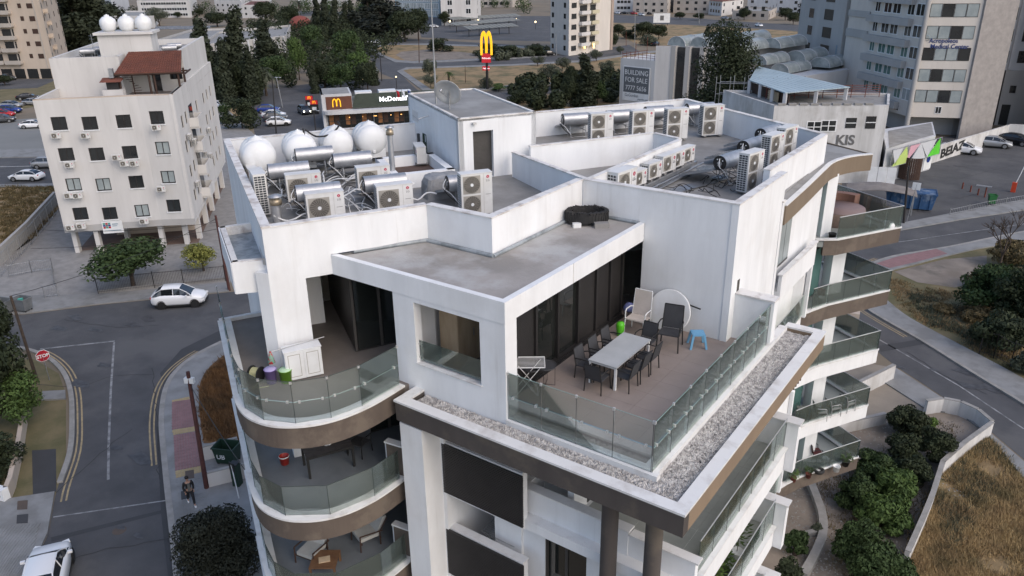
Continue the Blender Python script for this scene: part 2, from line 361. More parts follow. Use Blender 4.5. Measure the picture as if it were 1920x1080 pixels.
for c_ in (((105, 925), (160, 875), (215, 830), (248, 805)), ((285, 690), (290, 740), (298, 800), (300, 900)), ((60, 720), (140, 728), (215, 705), (290, 702)), ((120, 600), (220, 615), (300, 610)), ((100, 1060), (200, 1030), (320, 1010)), ((1700, 450), (1790, 440), (1920, 425)), ((1700, 660), (1760, 700), (1850, 740)), ((1720, 330), (1800, 335), (1900, 310)), ((1690, 370), (1800, 372), (1880, 350)), ((30, 570), (120, 566), (220, 561))): crack(c_)
for i in range(26):
    px, py = random.choice(((random.uniform(140, 290), random.uniform(640, 1070)), (random.uniform(80, 400), random.uniform(590, 640)), (random.uniform(1700, 1900), random.uniform(290, 400)), (random.uniform(1680, 1900), random.uniform(640, 800)))); c_ = G(px, py); r_ = random.uniform(.25, .9); a_ = random.uniform(0, 3)
    pts = [(c_.x+r_*(1+.35*math.sin(3*t+a_))*math.cos(t), c_.y+r_*(.6+.2*math.sin(2*t+a_))*math.sin(t)) for t in [k*.4 for k in range(15)]]; o = MB().add([(x, y, .0235+i*.0004) for x, y in pts], [tuple(range(15))]).build('road_stain', oilm); struct(o)
# pink and yellow paving with its tiles
def tiled(name, px4, nu, nv, mat, z, mats=None):
    A, B, C_, D = [G(*p) for p in px4]; root = struct(thing_s(name, A))
    m = MB().box(-.5, .5, -.5, .5, -.5, .5).mesh('paving_tile', mat); k = 0
    for i in range(nu):
        for j in range(nv):
            u0, u1, v0, v1 = i/nu, (i+1)/nu, j/nv, (j+1)/nv; f = lambda u, v: A*(1-u)*(1-v)+B*u*(1-v)+C_*u*v+D*(1-u)*v
            c = f((u0+u1)/2, (v0+v1)/2); e = f(u1, (v0+v1)/2)-f(u0, (v0+v1)/2); g = f((u0+u1)/2, v1)-f((u0+u1)/2, v0)
            o = mk('paving_tile', m, root, True, loc=(c.x, c.y, z+random.uniform(-.004, .004)), rz=math.atan2(e.y, e.x), scale=(e.length-.015, g.length-.015, .06))
    return root
def thing_s(name, loc):
    o = bpy.data.objects.new(name, None); COL.objects.link(o); o.location = loc; WORLD[o.name] = Matrix.Translation(Vector(loc)); return o
tiled('tactile_paving', [(323, 754), (355, 747), (357, 752), (323, 757)], 7, 2, yellowp, .12)
tiled('pink_pavement', [(323, 757), (357, 752), (366, 803), (323, 809)], 9, 10, pinkp, .12)
tiled('tactile_paving', [(323, 810), (366, 803), (369, 811), (326, 819)], 9, 2, yellowp, .12)
tiled('pink_pavement', [(326, 820), (370, 812), (378, 877), (329, 886)], 9, 12, pinkp, .12)
tiled('tactile_paving', [(329, 887), (379, 877), (382, 888), (331, 900)], 9, 2, yellowp, .12)
tiled('grey_pavement', [(332, 902), (384, 892), (392, 1000), (345, 1010)], 8, 14, pave, .115)
tiled('grey_pavement', [(345, 1012), (392, 1002), (400, 1110), (356, 1120)], 8, 12, pave, .115)
tiled('grey_pavement', [(-5, 990), (75, 985), (52, 1080), (-10, 1085)], 12, 10, pave, .105)
# left bottom corner: pavement, parking bay, dirt
slab('pavement', pave, [(-60, 945), (12, 938), (103, 924), (90, 1000), (72, 1040), (40, 1110), (-60, 1140)], .11)
sheet('parking_bay', asphalt_n, [(60, 845), (105, 842), (106, 922), (62, 930)], .02)
sheet('verge', greengrass, [(-100, 700), (60, 672), (110, 700), (124, 740), (124, 925), (20, 937), (-100, 950)], .008)
slab('concrete_ramp', pave, [(80, 736), (123, 734), (124, 750), (78, 752)], .12)
for q in (((34, 943), (53, 941), (52, 958), (33, 959)), ((33, 969), (54, 967), (53, 984), (32, 985))):
    o = slab('inspection_cover', MATS['rusty_iron'] if q[0][0] == 34 else asphalt_n, q, .125, .06)
for q in (((348, 888), (364, 885), (365, 900), (349, 903)), ((340, 926), (356, 922), (358, 937), (341, 941))):
    o = slab('inspection_cover', MATS['rusty_iron'] if q[0][0] == 348 else asphalt_n, q, .165, .06)
# yard of the white apartment building, verge and street beyond
slab('pavement', pave, [(-150, 606), (-150, 560), (45, 556), (185, 553), (425, 532), (430, 547), (185, 571), (45, 589), (-150, 597)], .11)
sheet('concrete_yard', concrete, [(-20, 556), (185, 552), (430, 530), (600, 500), (560, 330), (400, 180), (340, 190), (300, 300), (105, 395), (0, 500)], .006)
sheet('dry_grass_lot', drygrass, [(-200, 352), (100, 345), (115, 385), (60, 450), (0, 492), (-200, 560)], .006)
sheet('road', asphalt, [(-300, 302), (140, 294), (140, 345), (-300, 354)], .010)
ribbon('road_marking', lineW2, ln((-200, 316), (100, 311)), .22, .02)
slab('pavement', pave, [(-300, 286), (140, 279), (140, 294), (-300, 302)], .12)
slab('pavement', pave, [(-300, 353), (100, 345), (102, 350), (-300, 360)], .12)
sheet('gravel_lot', lotm, [(-300, 230), (0, 226), (60, 222), (150, 220), (150, 279), (-300, 288)], .006)
sheet('scrub', greengrass, [(-300, 160), (10, 150), (110, 150), (150, 175), (90, 195), (40, 205), (-300, 228)], .006)
sheet('asphalt_yard', asphalt, [(-200, 150), (12, 148), (110, 148), (70, 165), (-200, 175)], .010)
# restaurant lot and roads behind
sheet('parking_lot', asphalt, [(475, 170), (640, 150), (745, 148), (790, 172), (900, 172), (960, 170), (960, 240), (700, 262), (480, 262), (470, 215)], .008)
sheet('dry_grass_lot', drygrass, [(395, 180), (472, 178), (470, 262), (395, 262)], .005)
sheet('road', asphalt, [(665, 74), (800, 74), (860, 78), (1030, 88), (1040, 104), (1180, 84), (1200, 97), (1100, 112), (960, 120), (830, 124), (762, 126), (748, 136), (790, 176), (745, 150), (715, 138), (690, 105)], .014)
ring1 = [(697, 90), (712, 104), (740, 117), (775, 119), (960, 111), (1025, 106), (1030, 92), (960, 86), (860, 84), (800, 82), (720, 83)]
slab('pavement', pave, ring1, .12)
sheet('dry_grass_lot', drygrass, [(703, 91), (718, 103), (745, 113), (775, 115), (960, 107), (1020, 102), (1022, 94), (960, 89), (860, 87), (800, 85), (722, 85)], .14)
sheet('dirt_patch', dirt, [(742, 104), (752, 98), (800, 94), (860, 98), (930, 105), (900, 110), (800, 115), (760, 114)], .16)
slab('pavement', pave, [(744, 134), (762, 127), (830, 125), (960, 121), (1100, 113), (1200, 98), (1290, 90), (1290, 130), (1160, 148), (1060, 157), (960, 164), (900, 170), (820, 172), (795, 172)], .12)
sheet('dry_grass_lot', drygrass, [(756, 133), (768, 130), (830, 128), (960, 124), (1100, 117), (1200, 102), (1290, 94), (1290, 126), (1160, 144), (1060, 153), (960, 160), (900, 167), (830, 168), (808, 168)], .14)
sheet('road', asphalt, [(780, 180), (900, 174), (960, 167), (1060, 160), (1160, 151), (1300, 133), (1300, 145), (1160, 164), (1060, 173), (960, 182), (800, 196)], .012)
sheet('dry_grass_lot', drygrass, [(950, 186), (1060, 176), (1180, 166), (1180, 230), (960, 230)], .010)
sheet('parking_lot', asphalt, [(780, 30), (1035, 30), (1035, 78), (860, 74), (790, 70)], .008)
# upper right road and verges
sheet('road', asphalt, [(1140, 27), (1300, 34), (1440, 44), (1560, 50), (1560, 62), (1440, 55), (1290, 47), (1140, 42)], .012)
sheet('road', asphalt, [(560, 20), (700, 24), (700, 30), (560, 30)], .012)
sheet('dry_grass_lot', drygrass, [(1140, 42), (1290, 47), (1440, 55), (1530, 62), (1500, 78), (1350, 88), (1200, 84), (1140, 60)], .006)
# right: parking lot, street, corner island
sheet('parking_lot', asphalt, [(1560, 420), (1580, 340), (1640, 300), (1740, 262), (1880, 238), (2100, 225), (2100, 375), (1920, 398), (1800, 414), (1687, 434), (1600, 450)], .008)
slab('pavement', pave, [(1560, 440), (1687, 420), (1800, 398), (1920, 376), (2100, 345), (2100, 372), (1920, 395), (1800, 413), (1687, 433), (1560, 458)], .12)
kisl = smooth([(2050, 410), (1868, 445), (1777, 464), (1680, 480), (1632, 495), (1608, 512), (1602, 542), (1618, 575), (1656, 601), (1728, 642), (1820, 700), (1930, 768), (2050, 850)], 4)
pisl = smooth([(2050, 440), (1868, 462), (1769, 483), (1716, 497), (1671, 509), (1645, 524), (1644, 545), (1663, 565), (1704, 597), (1777, 637), (1861, 681), (1935, 722), (2050, 790)], 4)
sheet('road', asphalt, [(1560, 455), (1687, 434), (1800, 414), (1920, 396), (2080, 372)]+kisl+[(2050, 950), (1920, 862), (1840, 795), (1760, 739), (1677, 685), (1640, 655), (1540, 640), (1400, 560)], .010)
slab('pavement', pave, kisl+pisl[::-1], .13)
kiw = [tuple(G(*p)[:2]) for p in kisl]
ribbon('road_marking', lineY, kiw[14:36], .10, .022, off=-.35); ribbon('road_marking', lineY, kiw[14:36], .10, .022, off=-.6)
ribbon('kerb', kerbm, kiw, .25, .14, -.2, off=.1)
sheet('pink_pavement', pinkp, [(1640, 497), (1680, 484), (1755, 469), (1776, 478), (1716, 494), (1668, 505)], .145)
sheet('scrub', greengrass, pisl+[(2100, 600)], .02)
sheet('dirt_patch', dirt, [(1676, 510), (1770, 487), (1850, 480), (1850, 525), (1790, 540), (1720, 530)], .04)
sheet('trench_patch', asphalt_n, [(1640, 650), (1728, 636), (1735, 645), (1652, 660)], .022)
ribbon('road_marking', lineW, ln((1600, 610), (1680, 655), (1800, 725), (1920, 805)), .12, .022)
ribbon('road_marking', lineW, ln((1560, 470), (1700, 452), (1920, 420)), .12, .022)
# plot of the main building on the right: drive, garden, dry lot
slab('pavement', pave, [(1677, 690), (1760, 744), (1840, 800), (1920, 868), (2050, 960), (2050, 1020), (1920, 900), (1850, 815), (1800, 778), (1738, 770), (1660, 720)], .10)
sheet('driveway', M('tan_concrete', (.25, .22, .18), (.20, .175, .145), .5, .9, .2, 12), [(1480, 700), (1560, 670), (1677, 690), (1745, 742), (1742, 775), (1650, 800), (1500, 830)], .02)
sheet('garden_soil', dirt, [(1380, 790), (1500, 760), (1560, 790), (1742, 772), (1800, 780), (1848, 810), (1755, 885), (1730, 950), (1690, 1060), (1660, 1200), (1380, 1300)], .015)
sheet('dry_grass_lot', drygrass, [(1850, 815), (1920, 900), (2050, 1010), (2150, 1300), (1660, 1300), (1690, 1060), (1732, 950), (1757, 885)], .012)
sheet('dirt_patch', dirt, [(1890, 930), (1950, 900), (1990, 1010), (1930, 990)], .03)
sheet('dirt_patch', lotm, [(1745, 1035), (1790, 1045), (1815, 1075), (1770, 1070)], .03)
sheet('flower_bed', rustgrass, smooth([(432, 660), (395, 690), (376, 722), (374, 770), (383, 835)], 4)+[(450, 832), (470, 700)], .15)

# dry grass standing on the lots (nobody could count it)
def blades(name, mat, poly, n, h, w, label, z=0.0, lean=.35, clump=9, patch=0):
    p = P2(poly); xs = [q[0] for q in p]; ys = [q[1] for q in p]; V = []; F = []
    def inside(x, y):
        c = False; j = len(p)-1
        for i in range(len(p)):
            if (p[i][1] > y) != (p[j][1] > y) and x < (p[j][0]-p[i][0])*(y-p[i][1])/(p[j][1]-p[i][1])+p[i][0]: c = not c
            j = i
        return c
    k = 0
    while k < n:
        x, y = random.uniform(min(xs), max(xs)), random.uniform(min(ys), max(ys))
        if not inside(x, y): continue
        if patch and math.sin(x*.9+1.3*math.sin(y*.6))*math.sin(y*.8+math.sin(x*.5))+random.uniform(-.35, .35) < patch-1: continue
        hh = h*random.uniform(.5, 1.2)
        for _ in range(clump):
            a = random.uniform(0, 6.283); bx, by = x+random.gauss(0, .16), y+random.gauss(0, .16); lx, ly = random.gauss(0, lean)*hh, random.gauss(0, lean)*hh
            ww = w*random.uniform(.5, 1.3); c, s = math.cos(a)*ww, math.sin(a)*ww; i = len(V)
            V += [(bx-c, by-s, z), (bx+c, by+s, z), (bx+lx, by+ly, z+hh*random.uniform(.6, 1))]; F.append((i, i+1, i+2)); k += 1
    me = bpy.data.meshes.new(name); me.from_pydata(V, [], F); me.materials.append(mat); o = mk(name, me); o['kind'] = 'stuff'; o['label'] = label; o['category'] = 'grass'; return o
blades('dry_grass', drystraw, [(1852, 822), (1920, 905), (2030, 1010), (2080, 1180), (1672, 1180), (1694, 1060), (1738, 950), (1762, 890)], 75000, .42, .022, 'tall straw coloured grass filling the lot beside the white garden wall', patch=.45)
blades('green_weeds', LE['olive'], [(1800, 860), (1850, 820), (1900, 880), (1840, 960), (1780, 1040), (1750, 930)], 9000, .4, .025, 'greener grass patch in the straw lot near the wall corner', .01, patch=.7)
blades('rust_grass', rustgrass, [(430, 668), (397, 694), (380, 724), (378, 770), (387, 832), (448, 828), (470, 700)], 9000, .4, .03, 'rust brown dry grass in the bed beside the pink pavement', .15)
blades('weeds', drygrass, [(1660, 520), (1750, 540), (1860, 560), (1920, 640), (1900, 700), (1760, 625), (1690, 580)], 9000, .22, .035, 'low dry weeds on the corner plot', .02, patch=.6); blades('green_weeds', LE['olive'], [(1700, 550), (1800, 570), (1880, 640), (1860, 670), (1740, 610)], 5000, .3, .04, 'green weeds in the middle of the corner plot', .02, patch=.8)
blades('weeds', LE['dry'], [(0, 350), (100, 350), (113, 385), (60, 448), (0, 488)], 7000, .4, .07, 'brown weeds covering the lot left of the white apartment building', 0)

blades('garden_weeds', LE['dry'], [(1530, 900), (1600, 880), (1742, 790), (1800, 800), (1755, 880), (1725, 950), (1690, 1050), (1660, 1100), (1560, 1080), (1545, 980)], 6000, .22, .02, 'sparse dry weeds on the pale garden soil', .015, patch=.7)
V = []; F = []
for _ in range(2600):
    q = G(random.uniform(1460, 1820), random.uniform(790, 1080)); r = random.uniform(.02, .07); k = len(V)
    for i in range(4): V.append((q.x+r*math.cos(i*1.57+k), q.y+r*math.sin(i*1.57+k), .016))
    V.append((q.x, q.y, .016+r*.7)); F.extend([(k+i, k+(i+1) % 4, k+4) for i in range(4)])
me = bpy.data.meshes.new('stones'); me.from_pydata(V, [], F); me.materials.append(kerbm); o = mk('stones', me); o['kind'] = 'stuff'; o['label'] = 'small pale stones scattered over the garden soil'; o['category'] = 'stones'
# ------------------------------------------------------------------ main building
A_ = (.53, .848); B_ = (-.848, .53)
root = thing('apartment_building', 'white apartment block in the centre with roof terrace, brown bands and glass balconies', 'building', (-12, 20, 0))
def BB(mb, name, mat, **k): return mb.build(name, mat, root, True, **k)
# --- roof deck and parapets
P0 = (-17.35, 12.42); P1 = (-28.35, 19.1); Q2 = (-16.4, 38.2); Q3 = (-7.95, 32.9)
deck = [P0, (-15.03, 16.55), (-12.8, 16.55), (-12.7, 21.5), (-7.5, 21.5), (-7.8, 32.85), Q2, P1]
BB(MB().prism([(-17.2, 12.7), (-15.2, 16.7), (-12.9, 16.7), (-12.9, 21.7), (-7.6, 21.7), (-8, 32.7), (-16.4, 37.9), (-28.0, 19.2)], 18.45, 18.8), 'roof_deck', membrane)
PZ = 19.95; PN = [0]
def parapet(p0, p1, th, z0, z1=PZ, name='parapet_wall', z1b=None):
    PN[0] += 1; e = .003*PN[0]; z1 += e; z1b = z1b+e if z1b else None
    BB(MB().wall(p0, p1, th, z0, z1-.04, z0, (z1b or z1)-.04), name, white)
    d = Vector((p1[0]-p0[0], p1[1]-p0[1])).normalized(); n = Vector((-d.y, d.x))*(-.02 if th > 0 else .02)
    a = (p0[0]+n.x-d.x*.015, p0[1]+n.y-d.y*.015); b = (p1[0]+n.x+d.x*.015, p1[1]+n.y+d.y*.015)
    BB(MB().wall(a, b, th+(.04 if th > 0 else -.04), z1-.04, z1, (z1b or z1)-.04, z1b or z1), 'coping', cap)
T = .22
parapet(P0, (-15.03, 16.55), T, 18.88); parapet((-15.03, 16.553), (-12.62, 16.553), T, 18.80)
parapet((-12.64, 16.56), (-12.62, 21.5), T, 18.80); parapet((-12.62, 21.52), (-7.34, 21.52), T, 18.80)
parapet((-7.34, 21.5), (-7.36, 25.9), T, 15.5, name='side_wall'); parapet((-7.93, 25.9), (-7.93, 32.9), T, 18.3, name='side_wall')
parapet(Q3, Q2, T, 12); parapet(Q2, P1, T, 12); parapet(P1, P0, T, 0, name='side_wall')
# wall under the upper parapet, seen from the terrace
BB(MB().box(-10.36, -7.36, 21.52, 21.8, 15.5, 18.8), 'house_wall', white)
BB(MB().box(-7.5, -7.36, 21.8, 22.75, 12, 15.5).box(-8.5, -8.3, 22.75, 25.9, 12, 17.2).box(-8.5, -7.58, 22.75, 25.9, 17.25, 17.35), 'recess_wall', white)
# recess on the side wall: reopen by a set-back wall (side wall is built around it)
# --- penthouse slab
slabp = [(-10.35, 14.0), (-10.35, 21.5), (-12.6, 21.5), (-12.6, 16.55), (-15.0, 16.55), (-16.48, 14.0)]
BB(MB().prism(slabp, 18.28, 18.76), 'penthouse_roof_slab', white)
BB(MB().prism([(-10.5, 14.15), (-10.5, 21.5), (-12.6, 21.5), (-12.6, 16.54), (-15.0, 16.54), (-16.3, 14.15)], 18.76, 18.80), 'roof_membrane', membrane2)
BB(MB().box(-16.48, -10.33, 13.98, 14.16, 18.27, 18.86).box(-10.51, -10.33, 14.16, 21.5, 18.27, 18.86), 'roof_edge_beam', white)
BB(MB().tube([(-12.55, 21.45, 18.84), (-12.55, 16.5, 18.84), (-15.05, 16.5, 18.84), (-16.2, 14.6, 18.84)], .07, 5).tube([(-12.6, 21.46, 18.84), (-10.5, 21.46, 18.84)], .07, 5), 'sealing_strip', silver)
BB(MB().box(-10.34, -10.315, 17.2, 17.22, 18.28, 18.86), 'joint', cap)
# --- front wall of the penthouse with the window opening
BB(MB().wallo((-14.15, 14.0), (-10.35, 14.0), .28, 14.9, 18.28, [(.75, 3.0, 16.28, 18.12)]).box(-10.63, -10.35, 14.28, 14.5, 15.5, 18.28), 'penthouse_wall', white)
BB(MB().box(-13.42, -11.12, 13.97, 14.3, 16.25, 16.29), 'window_sill', marble)
BB(MB().box(-13.38, -11.16, 14.12, 14.13, 16.34, 16.95), 'glass_panel', glassR)
BB(MB().box(-13.42, -13.36, 14.1, 14.15, 16.8, 16.86).box(-13.42, -13.36, 14.1, 14.15, 16.4, 16.46), 'glass_clip', clipm, kind='stuff')
# utility room
BB(MB().box(-14.15, -14.0, 14.28, 18.6, 15.5, 18.28).box(-14.0, -11.3, 18.5, 18.6, 15.5, 18.28), 'room_wall', white)
BB(MB().box(-11.32, -11.2, 14.28, 18.5, 15.5, 18.28), 'room_wall', grey_b)
BB(MB().box(-14.0, -11.2, 14.28, 18.5, 15.45, 15.502), 'room_floor', floor_brown)
# --- terrace floor and glazing of the penthouse
BB(MB().prism([(-14.0, 13.6), (-6.05, 13.6), (-6.05, 23.6), (-14.0, 23.6)], 14.9, 15.3), 'terrace_slab', concrete)
m = MB().box(-.5, .5, -.5, .5, -.5, .5).mesh('tile', floor_pink); x = -11.2
tn = 0
for i in range(6):
    for j in range(10):
        x0 = -11.2+i*.8133; y0 = 14.16+j*.786
        mk('floor_tile', m, root, True, loc=(x0+.407, y0+.393, 15.44), scale=(.809, .782, .12)); tn += 1
gl = MB(); fr = MB()
ys = [14.5, 16.4, 17.55, 18.7, 19.8, 20.7, 21.5]
fr.box(-11.18, -10.98, 14.3, 21.5, 15.5, 15.6).box(-11.18, -10.98, 14.3, 21.5, 18.2, 18.28)
for y in ys: fr.box(-11.16, -11.0, y-.05, y+.05, 15.6, 18.2)
fr.box(-10.98, -10.85, 14.9, 21.5, 15.5, 15.525).box(-10.93, -10.9, 14.9, 21.5, 15.525, 15.54)
BB(fr, 'door_frame', dark)
for k, (a, b) in enumerate(zip(ys, ys[1:])):
    if k in (1, 2):
        BB(MB().box(-11.12, -11.1, a+.05, b-.05, 15.6, 18.2), 'door_pane', dglass); BB(MB().box(-11.6, -11.55, a+.1, b-.1, 16.9, 18.2), 'roller_blind', curtain)
    else:
        q = MB()
        for i in range(50): q.box(-11.10, -11.08, a+.05, b-.05, 15.6+i*.052, 15.645+i*.052)
        BB(q, 'roller_shutter', darkslat, kind='stuff')
BB(MB().box(-11.12, -11.0, 14.3, 14.5, 15.5, 18.28), 'door_jamb', dark)
# glass of the terrace
BB(MB().box(-10.35, -6.05, 13.95, 14.15, 15.3, 15.53).box(-6.35, -6.1, 14.15, 23.62, 15.3, 15.53).box(-10.3, -6.5, 14.15, 14.3, 15.5, 15.53).box(-6.5, -6.35, 14.15, 21.9, 15.5, 15.53), 'glass_kerb', marble)
def glassrow(a, b, n, rows, base, off=.015):
    d = Vector((b[0]-a[0], b[1]-a[1])); L = d.length; d.normalize(); cl = MB()
    for i in range(n):
        for (z0, z1) in rows:
            p = (a[0]+d.x*(L*i/n+off), a[1]+d.y*(L*i/n+off)); q = (a[0]+d.x*(L*(i+1)/n-off), a[1]+d.y*(L*(i+1)/n-off))
            BB(MB().wall(p, q, .014, base+z0, base+z1), 'glass_panel', glassR)
    for i in range(n+1): cl.cyl((a[0]+d.x*L*i/n, a[1]+d.y*L*i/n, base+rows[0][0]), (a[0]+d.x*L*i/n, a[1]+d.y*L*i/n, base+rows[-1][1]), .008, .008, 4, False)
    BB(cl, 'panel_edge', MATS['edge_dark'], kind='stuff'); return cl
def clips(a, b, n, z, both=True, sz=.055):
    d = Vector((b[0]-a[0], b[1]-a[1])); L = d.length; d.normalize(); c = MB(); ang = math.atan2(d.y, d.x)
    for i in range(n+1):
        for e in ((-.16, .16) if both else (0,)):
            u = L*i/n+e
            if 0 <= u <= L: c.obb((a[0]+d.x*u, a[1]+d.y*u, z), (sz, .045, sz*1.3), ang)
    if c.v: BB(c, 'glass_clip', clipm, kind='stuff')
def rail(pts, z, r=.012, mat=None, name='glass_edge'):
    BB(MB().tube([(p[0], p[1], z) for p in pts], r, 5), name, mat or MATS['glass_edge'])
M('edge_dark', (.05, .065, .06)); M('glass_edge', (.25, .36, .33), (.22, .32, .30), 1, .3); M('rail_metal', (.55, .56, .55), (.5, .5, .5), 1, .35, metal=.5)
gk = ((.0, .66), (.68, 1.36))
glassrow((-10.33, 14.05), (-6.25, 14.05), 4, gk, 15.53); glassrow((-6.22, 14.05), (-6.22, 21.9), 8, gk, 15.53)
for zc, bo in ((16.2, True), (16.88, False)): clips((-10.33, 14.05), (-6.25, 14.05), 4, zc, bo); clips((-6.22, 14.05), (-6.22, 21.9), 8, zc, bo)
rail([(-10.33, 14.055), (-6.215, 14.055), (-6.215, 21.9)], 16.89, .008); rail([(-10.33, 14.055), (-6.215, 14.055), (-6.215, 21.9)], 16.2, .006)
BB(MB().box(-6.24, -6.12, 21.92, 22.3, 15.6, 17.02), 'end_pier', white)
BB(MB().box(-7.36, -6.24, 21.92, 22.28, 15.3, 16.98), 'end_wall', white); BB(MB().box(-7.36, -6.1, 21.88, 22.34, 16.98, 17.03), 'coping', cap)
# brown parapet band with gravel
def ring(x0, x1, y0, y1, w, z0, z1): return MB().box(x0, x1, y0, y0+w, z0, z1).box(x1-w, x1, y0+w, y1, z0, z1).box(x0, x0+w, y0+w, 14.0, z0, z1).box(-6.2, x1-w, y1-w, y1, z0, z1)
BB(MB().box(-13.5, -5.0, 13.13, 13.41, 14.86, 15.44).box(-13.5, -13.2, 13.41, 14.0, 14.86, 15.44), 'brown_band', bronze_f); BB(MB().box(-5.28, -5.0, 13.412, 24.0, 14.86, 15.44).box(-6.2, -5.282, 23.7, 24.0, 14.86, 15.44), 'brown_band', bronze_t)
BB(ring(-13.53, -4.97, 13.10, 24.03, .33, 15.44, 15.50), 'coping', marble)
BB(MB().prism([(-13.5, 13.2), (-5.1, 13.2), (-5.1, 23.9), (-6.3, 23.9), (-6.3, 14.0), (-13.5, 14.0)], 14.88, 15.30), 'gravel_tray', gravel_b)
V = []; F = []
def peb(x, y, z, r):
    k = len(V); a = random.uniform(0, 6.28)
    for i in range(4): V.append((x+r*math.cos(a+i*1.57)*random.uniform(.7, 1.1), y+r*math.sin(a+i*1.57)*random.uniform(.7, 1.1), z+random.uniform(-.2, .2)*r))
    V.append((x+random.uniform(-.2, .2)*r, y, z+r*random.uniform(.5, .9))); F.extend([(k+i, k+(i+1) % 4, k+4) for i in range(4)])
for _ in range(17000): peb(random.uniform(-6.12, -5.32), random.uniform(13.45, 23.6), 15.32+random.random()*.06, random.uniform(.022, .05))
for _ in range(9000): peb(random.uniform(-13.1, -6.0), random.uniform(13.45, 13.96), 15.32+random.random()*.06, random.uniform(.022, .05))
me = bpy.data.meshes.new('gravel'); me.from_pydata(V, [], F); me.materials.append(gravel_m); o = mk('gravel', me, root, True); o['kind'] = 'stuff'
BB(MB().box(-12.9, -5.1, 13.2, 13.99, 14.80, 14.879).box(-6.5, -5.1, 13.99, 23.9, 14.80, 14.879), 'soffit', bronze)
# round columns
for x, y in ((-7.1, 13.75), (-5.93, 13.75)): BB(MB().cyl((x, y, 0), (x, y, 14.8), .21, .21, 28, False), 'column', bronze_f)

# --- curved balconies on the left, five storeys
OUT = [(-21.85, 13.45), (-17.35, 10.75)]+smooth([(-17.35, 10.75), (-16.6, 10.37), (-15.95, 10.2), (-15.3, 10.25), (-14.8, 10.47), (-14.35, 10.85), (-14.02, 11.35), (-13.82, 11.95), (-13.72, 12.65), (-13.72, 13.75)], 4)[1:]
CUR = OUT[1:]
def band(pts, w, z0, z1):
    m = MB(); b = offs(pts, w)
    for i in range(len(pts)-1): m.hexa([(*pts[i], z0), (*pts[i+1], z0), (*b[i+1], z0), (*b[i], z0), (*pts[i], z1), (*pts[i+1], z1), (*b[i+1], z1), (*b[i], z1)])
    m.s = [False]*len(m.f); return m
def resample(pts, ds):
    seg = [math.dist(a, b) for a, b in zip(pts, pts[1:])]; tot = sum(seg); out = []
    for d in ds:
        t = d*tot; i = 0
        while i < len(seg)-1 and t > seg[i]: t -= seg[i]; i += 1
        a, b = pts[i], pts[i+1]; f = t/seg[i]; out.append((a[0]+(b[0]-a[0])*f, a[1]+(b[1]-a[1])*f))
    return out
for lv, z in enumerate((15.5, 12.5, 9.5, 6.5, 3.5)):
    fl = floor_brown if lv == 0 else floor_grey
    inner = [(-13.72, 14.4), (-14.0, 18.0), (-19.0, 20.0), (-21.0, 14.85)]
    BB(MB().prism(offs(OUT, .1)+inner, z-.25, z), 'balcony_slab', fl)
    BB(band(offs(CUR, -.0), .12, z-.6, z+.04), 'brown_band', bronze); BB(band(OUT[:2], .12, z-.62, z+.04), 'balcony_edge', white)
    BB(band(offs(OUT, -.03), .42, z+.04, z+.10), 'coping', marble)
    BB(MB().prism(offs(CUR, .12)+[(-14.2, 14.2), (-17, 14)], z-.3, z-.251), 'soffit', white)
    BB(MB().wall((-21.8, 13.45), (-21.1, 14.75), .15, z-.25, z+.12), 'coping', marble)
    gp = offs(OUT, .12)
    pts = resample(gp, [0, .13, .26, .38, .47, .55, .63, .71, .79, .87, .995]) if lv == 0 else resample(gp, [0, .2, .40, .49, .57, .65, .76, .88, .97])
    for i, (a, b) in enumerate(zip(pts, pts[1:])):
        d = Vector((b[0]-a[0], b[1]-a[1])).normalized()*.012; a2 = (a[0]+d.x, a[1]+d.y); b2 = (b[0]-d.x, b[1]-d.y)
        for z0, z1 in (((.10, .70), (.72, 1.3)) if lv == 0 else ((.1, 1.05),)): BB(MB().wall(a2, b2, .014, z+z0, z+z1), 'glass_panel', glassR)
        BB(MB().cyl((*a, z+.1), (*a, z+(1.3 if lv == 0 else 1.05)), .008, .008, 4, False), 'panel_edge', MATS['edge_dark'])
        if lv == 0: clips(a, b, 1, z+.71, True); clips(a, b, 1, z+1.29, False)
    rail(pts, z+(1.31 if lv == 0 else 1.055), .009, MATS['edge_dark'])
    if lv == 0: rail(pts, z+.71, .006)
    if lv:   # end upstand beside the pillar
        BB(MB().wall((-14.35, 13.45), (-13.45, 13.6), .14, z-.6, z+1.1), 'brown_upstand', bronze); BB(MB().wall((-14.4, 13.42), (-13.4, 13.57), .22, z+1.1, z+1.15), 'coping', marble)
        BB(MB().wall((-14.45, 13.5), (-14.36, 13.5), .16, z+.1, z+1.1), 'upstand_edge', white)
    # walls and glazing behind
    zt = 18.78 if lv == 0 else z+2.75
    BB(MB().wall(P0, (-16.86, 13.30), .25, z, 18.88 if lv == 0 else z+2.75).wall((-16.86, 13.30), (-17.3, 13.6), .2, z, zt), 'diagonal_wall', white)
    if lv == 0: BB(MB().wall((-16.86, 13.30), (-16.47, 13.99), .25, 18.28, 18.88), 'lintel', white)
    BB(MB().prism([(-16.48, 14.55), (-15.3, 16.9), (-17, 19.5), (-20.2, 16.9)], z, z+2.78), 'glazed_room', dark)
    q = MB()
    for u in (.05, .85, 1.6, 2.35): q.obb((-16.48+.5*u*.9-.0, 14.52+.95*u*.98, z+1.4), (.07, .07, 2.75), 1.1)
    BB(q, 'door_frame', M('frame_brown', (.06, .055, .05)) if lv == 0 else MATS['frame_brown'])
    for u0, u1 in ((.1, .8), (.92, 1.55), (1.67, 2.3)):
        f = lambda u: (-16.46+.447*u, 14.53+.90*u)
        BB(MB().wall(f(u0), f(u1), -.02, z+.08, z+2.68), 'door_pane', dglass)
    BB(MB().wall((-19.3, 14.9), (-18.9, 15.5), .12, z, z+2.75), 'corridor_wall', white)
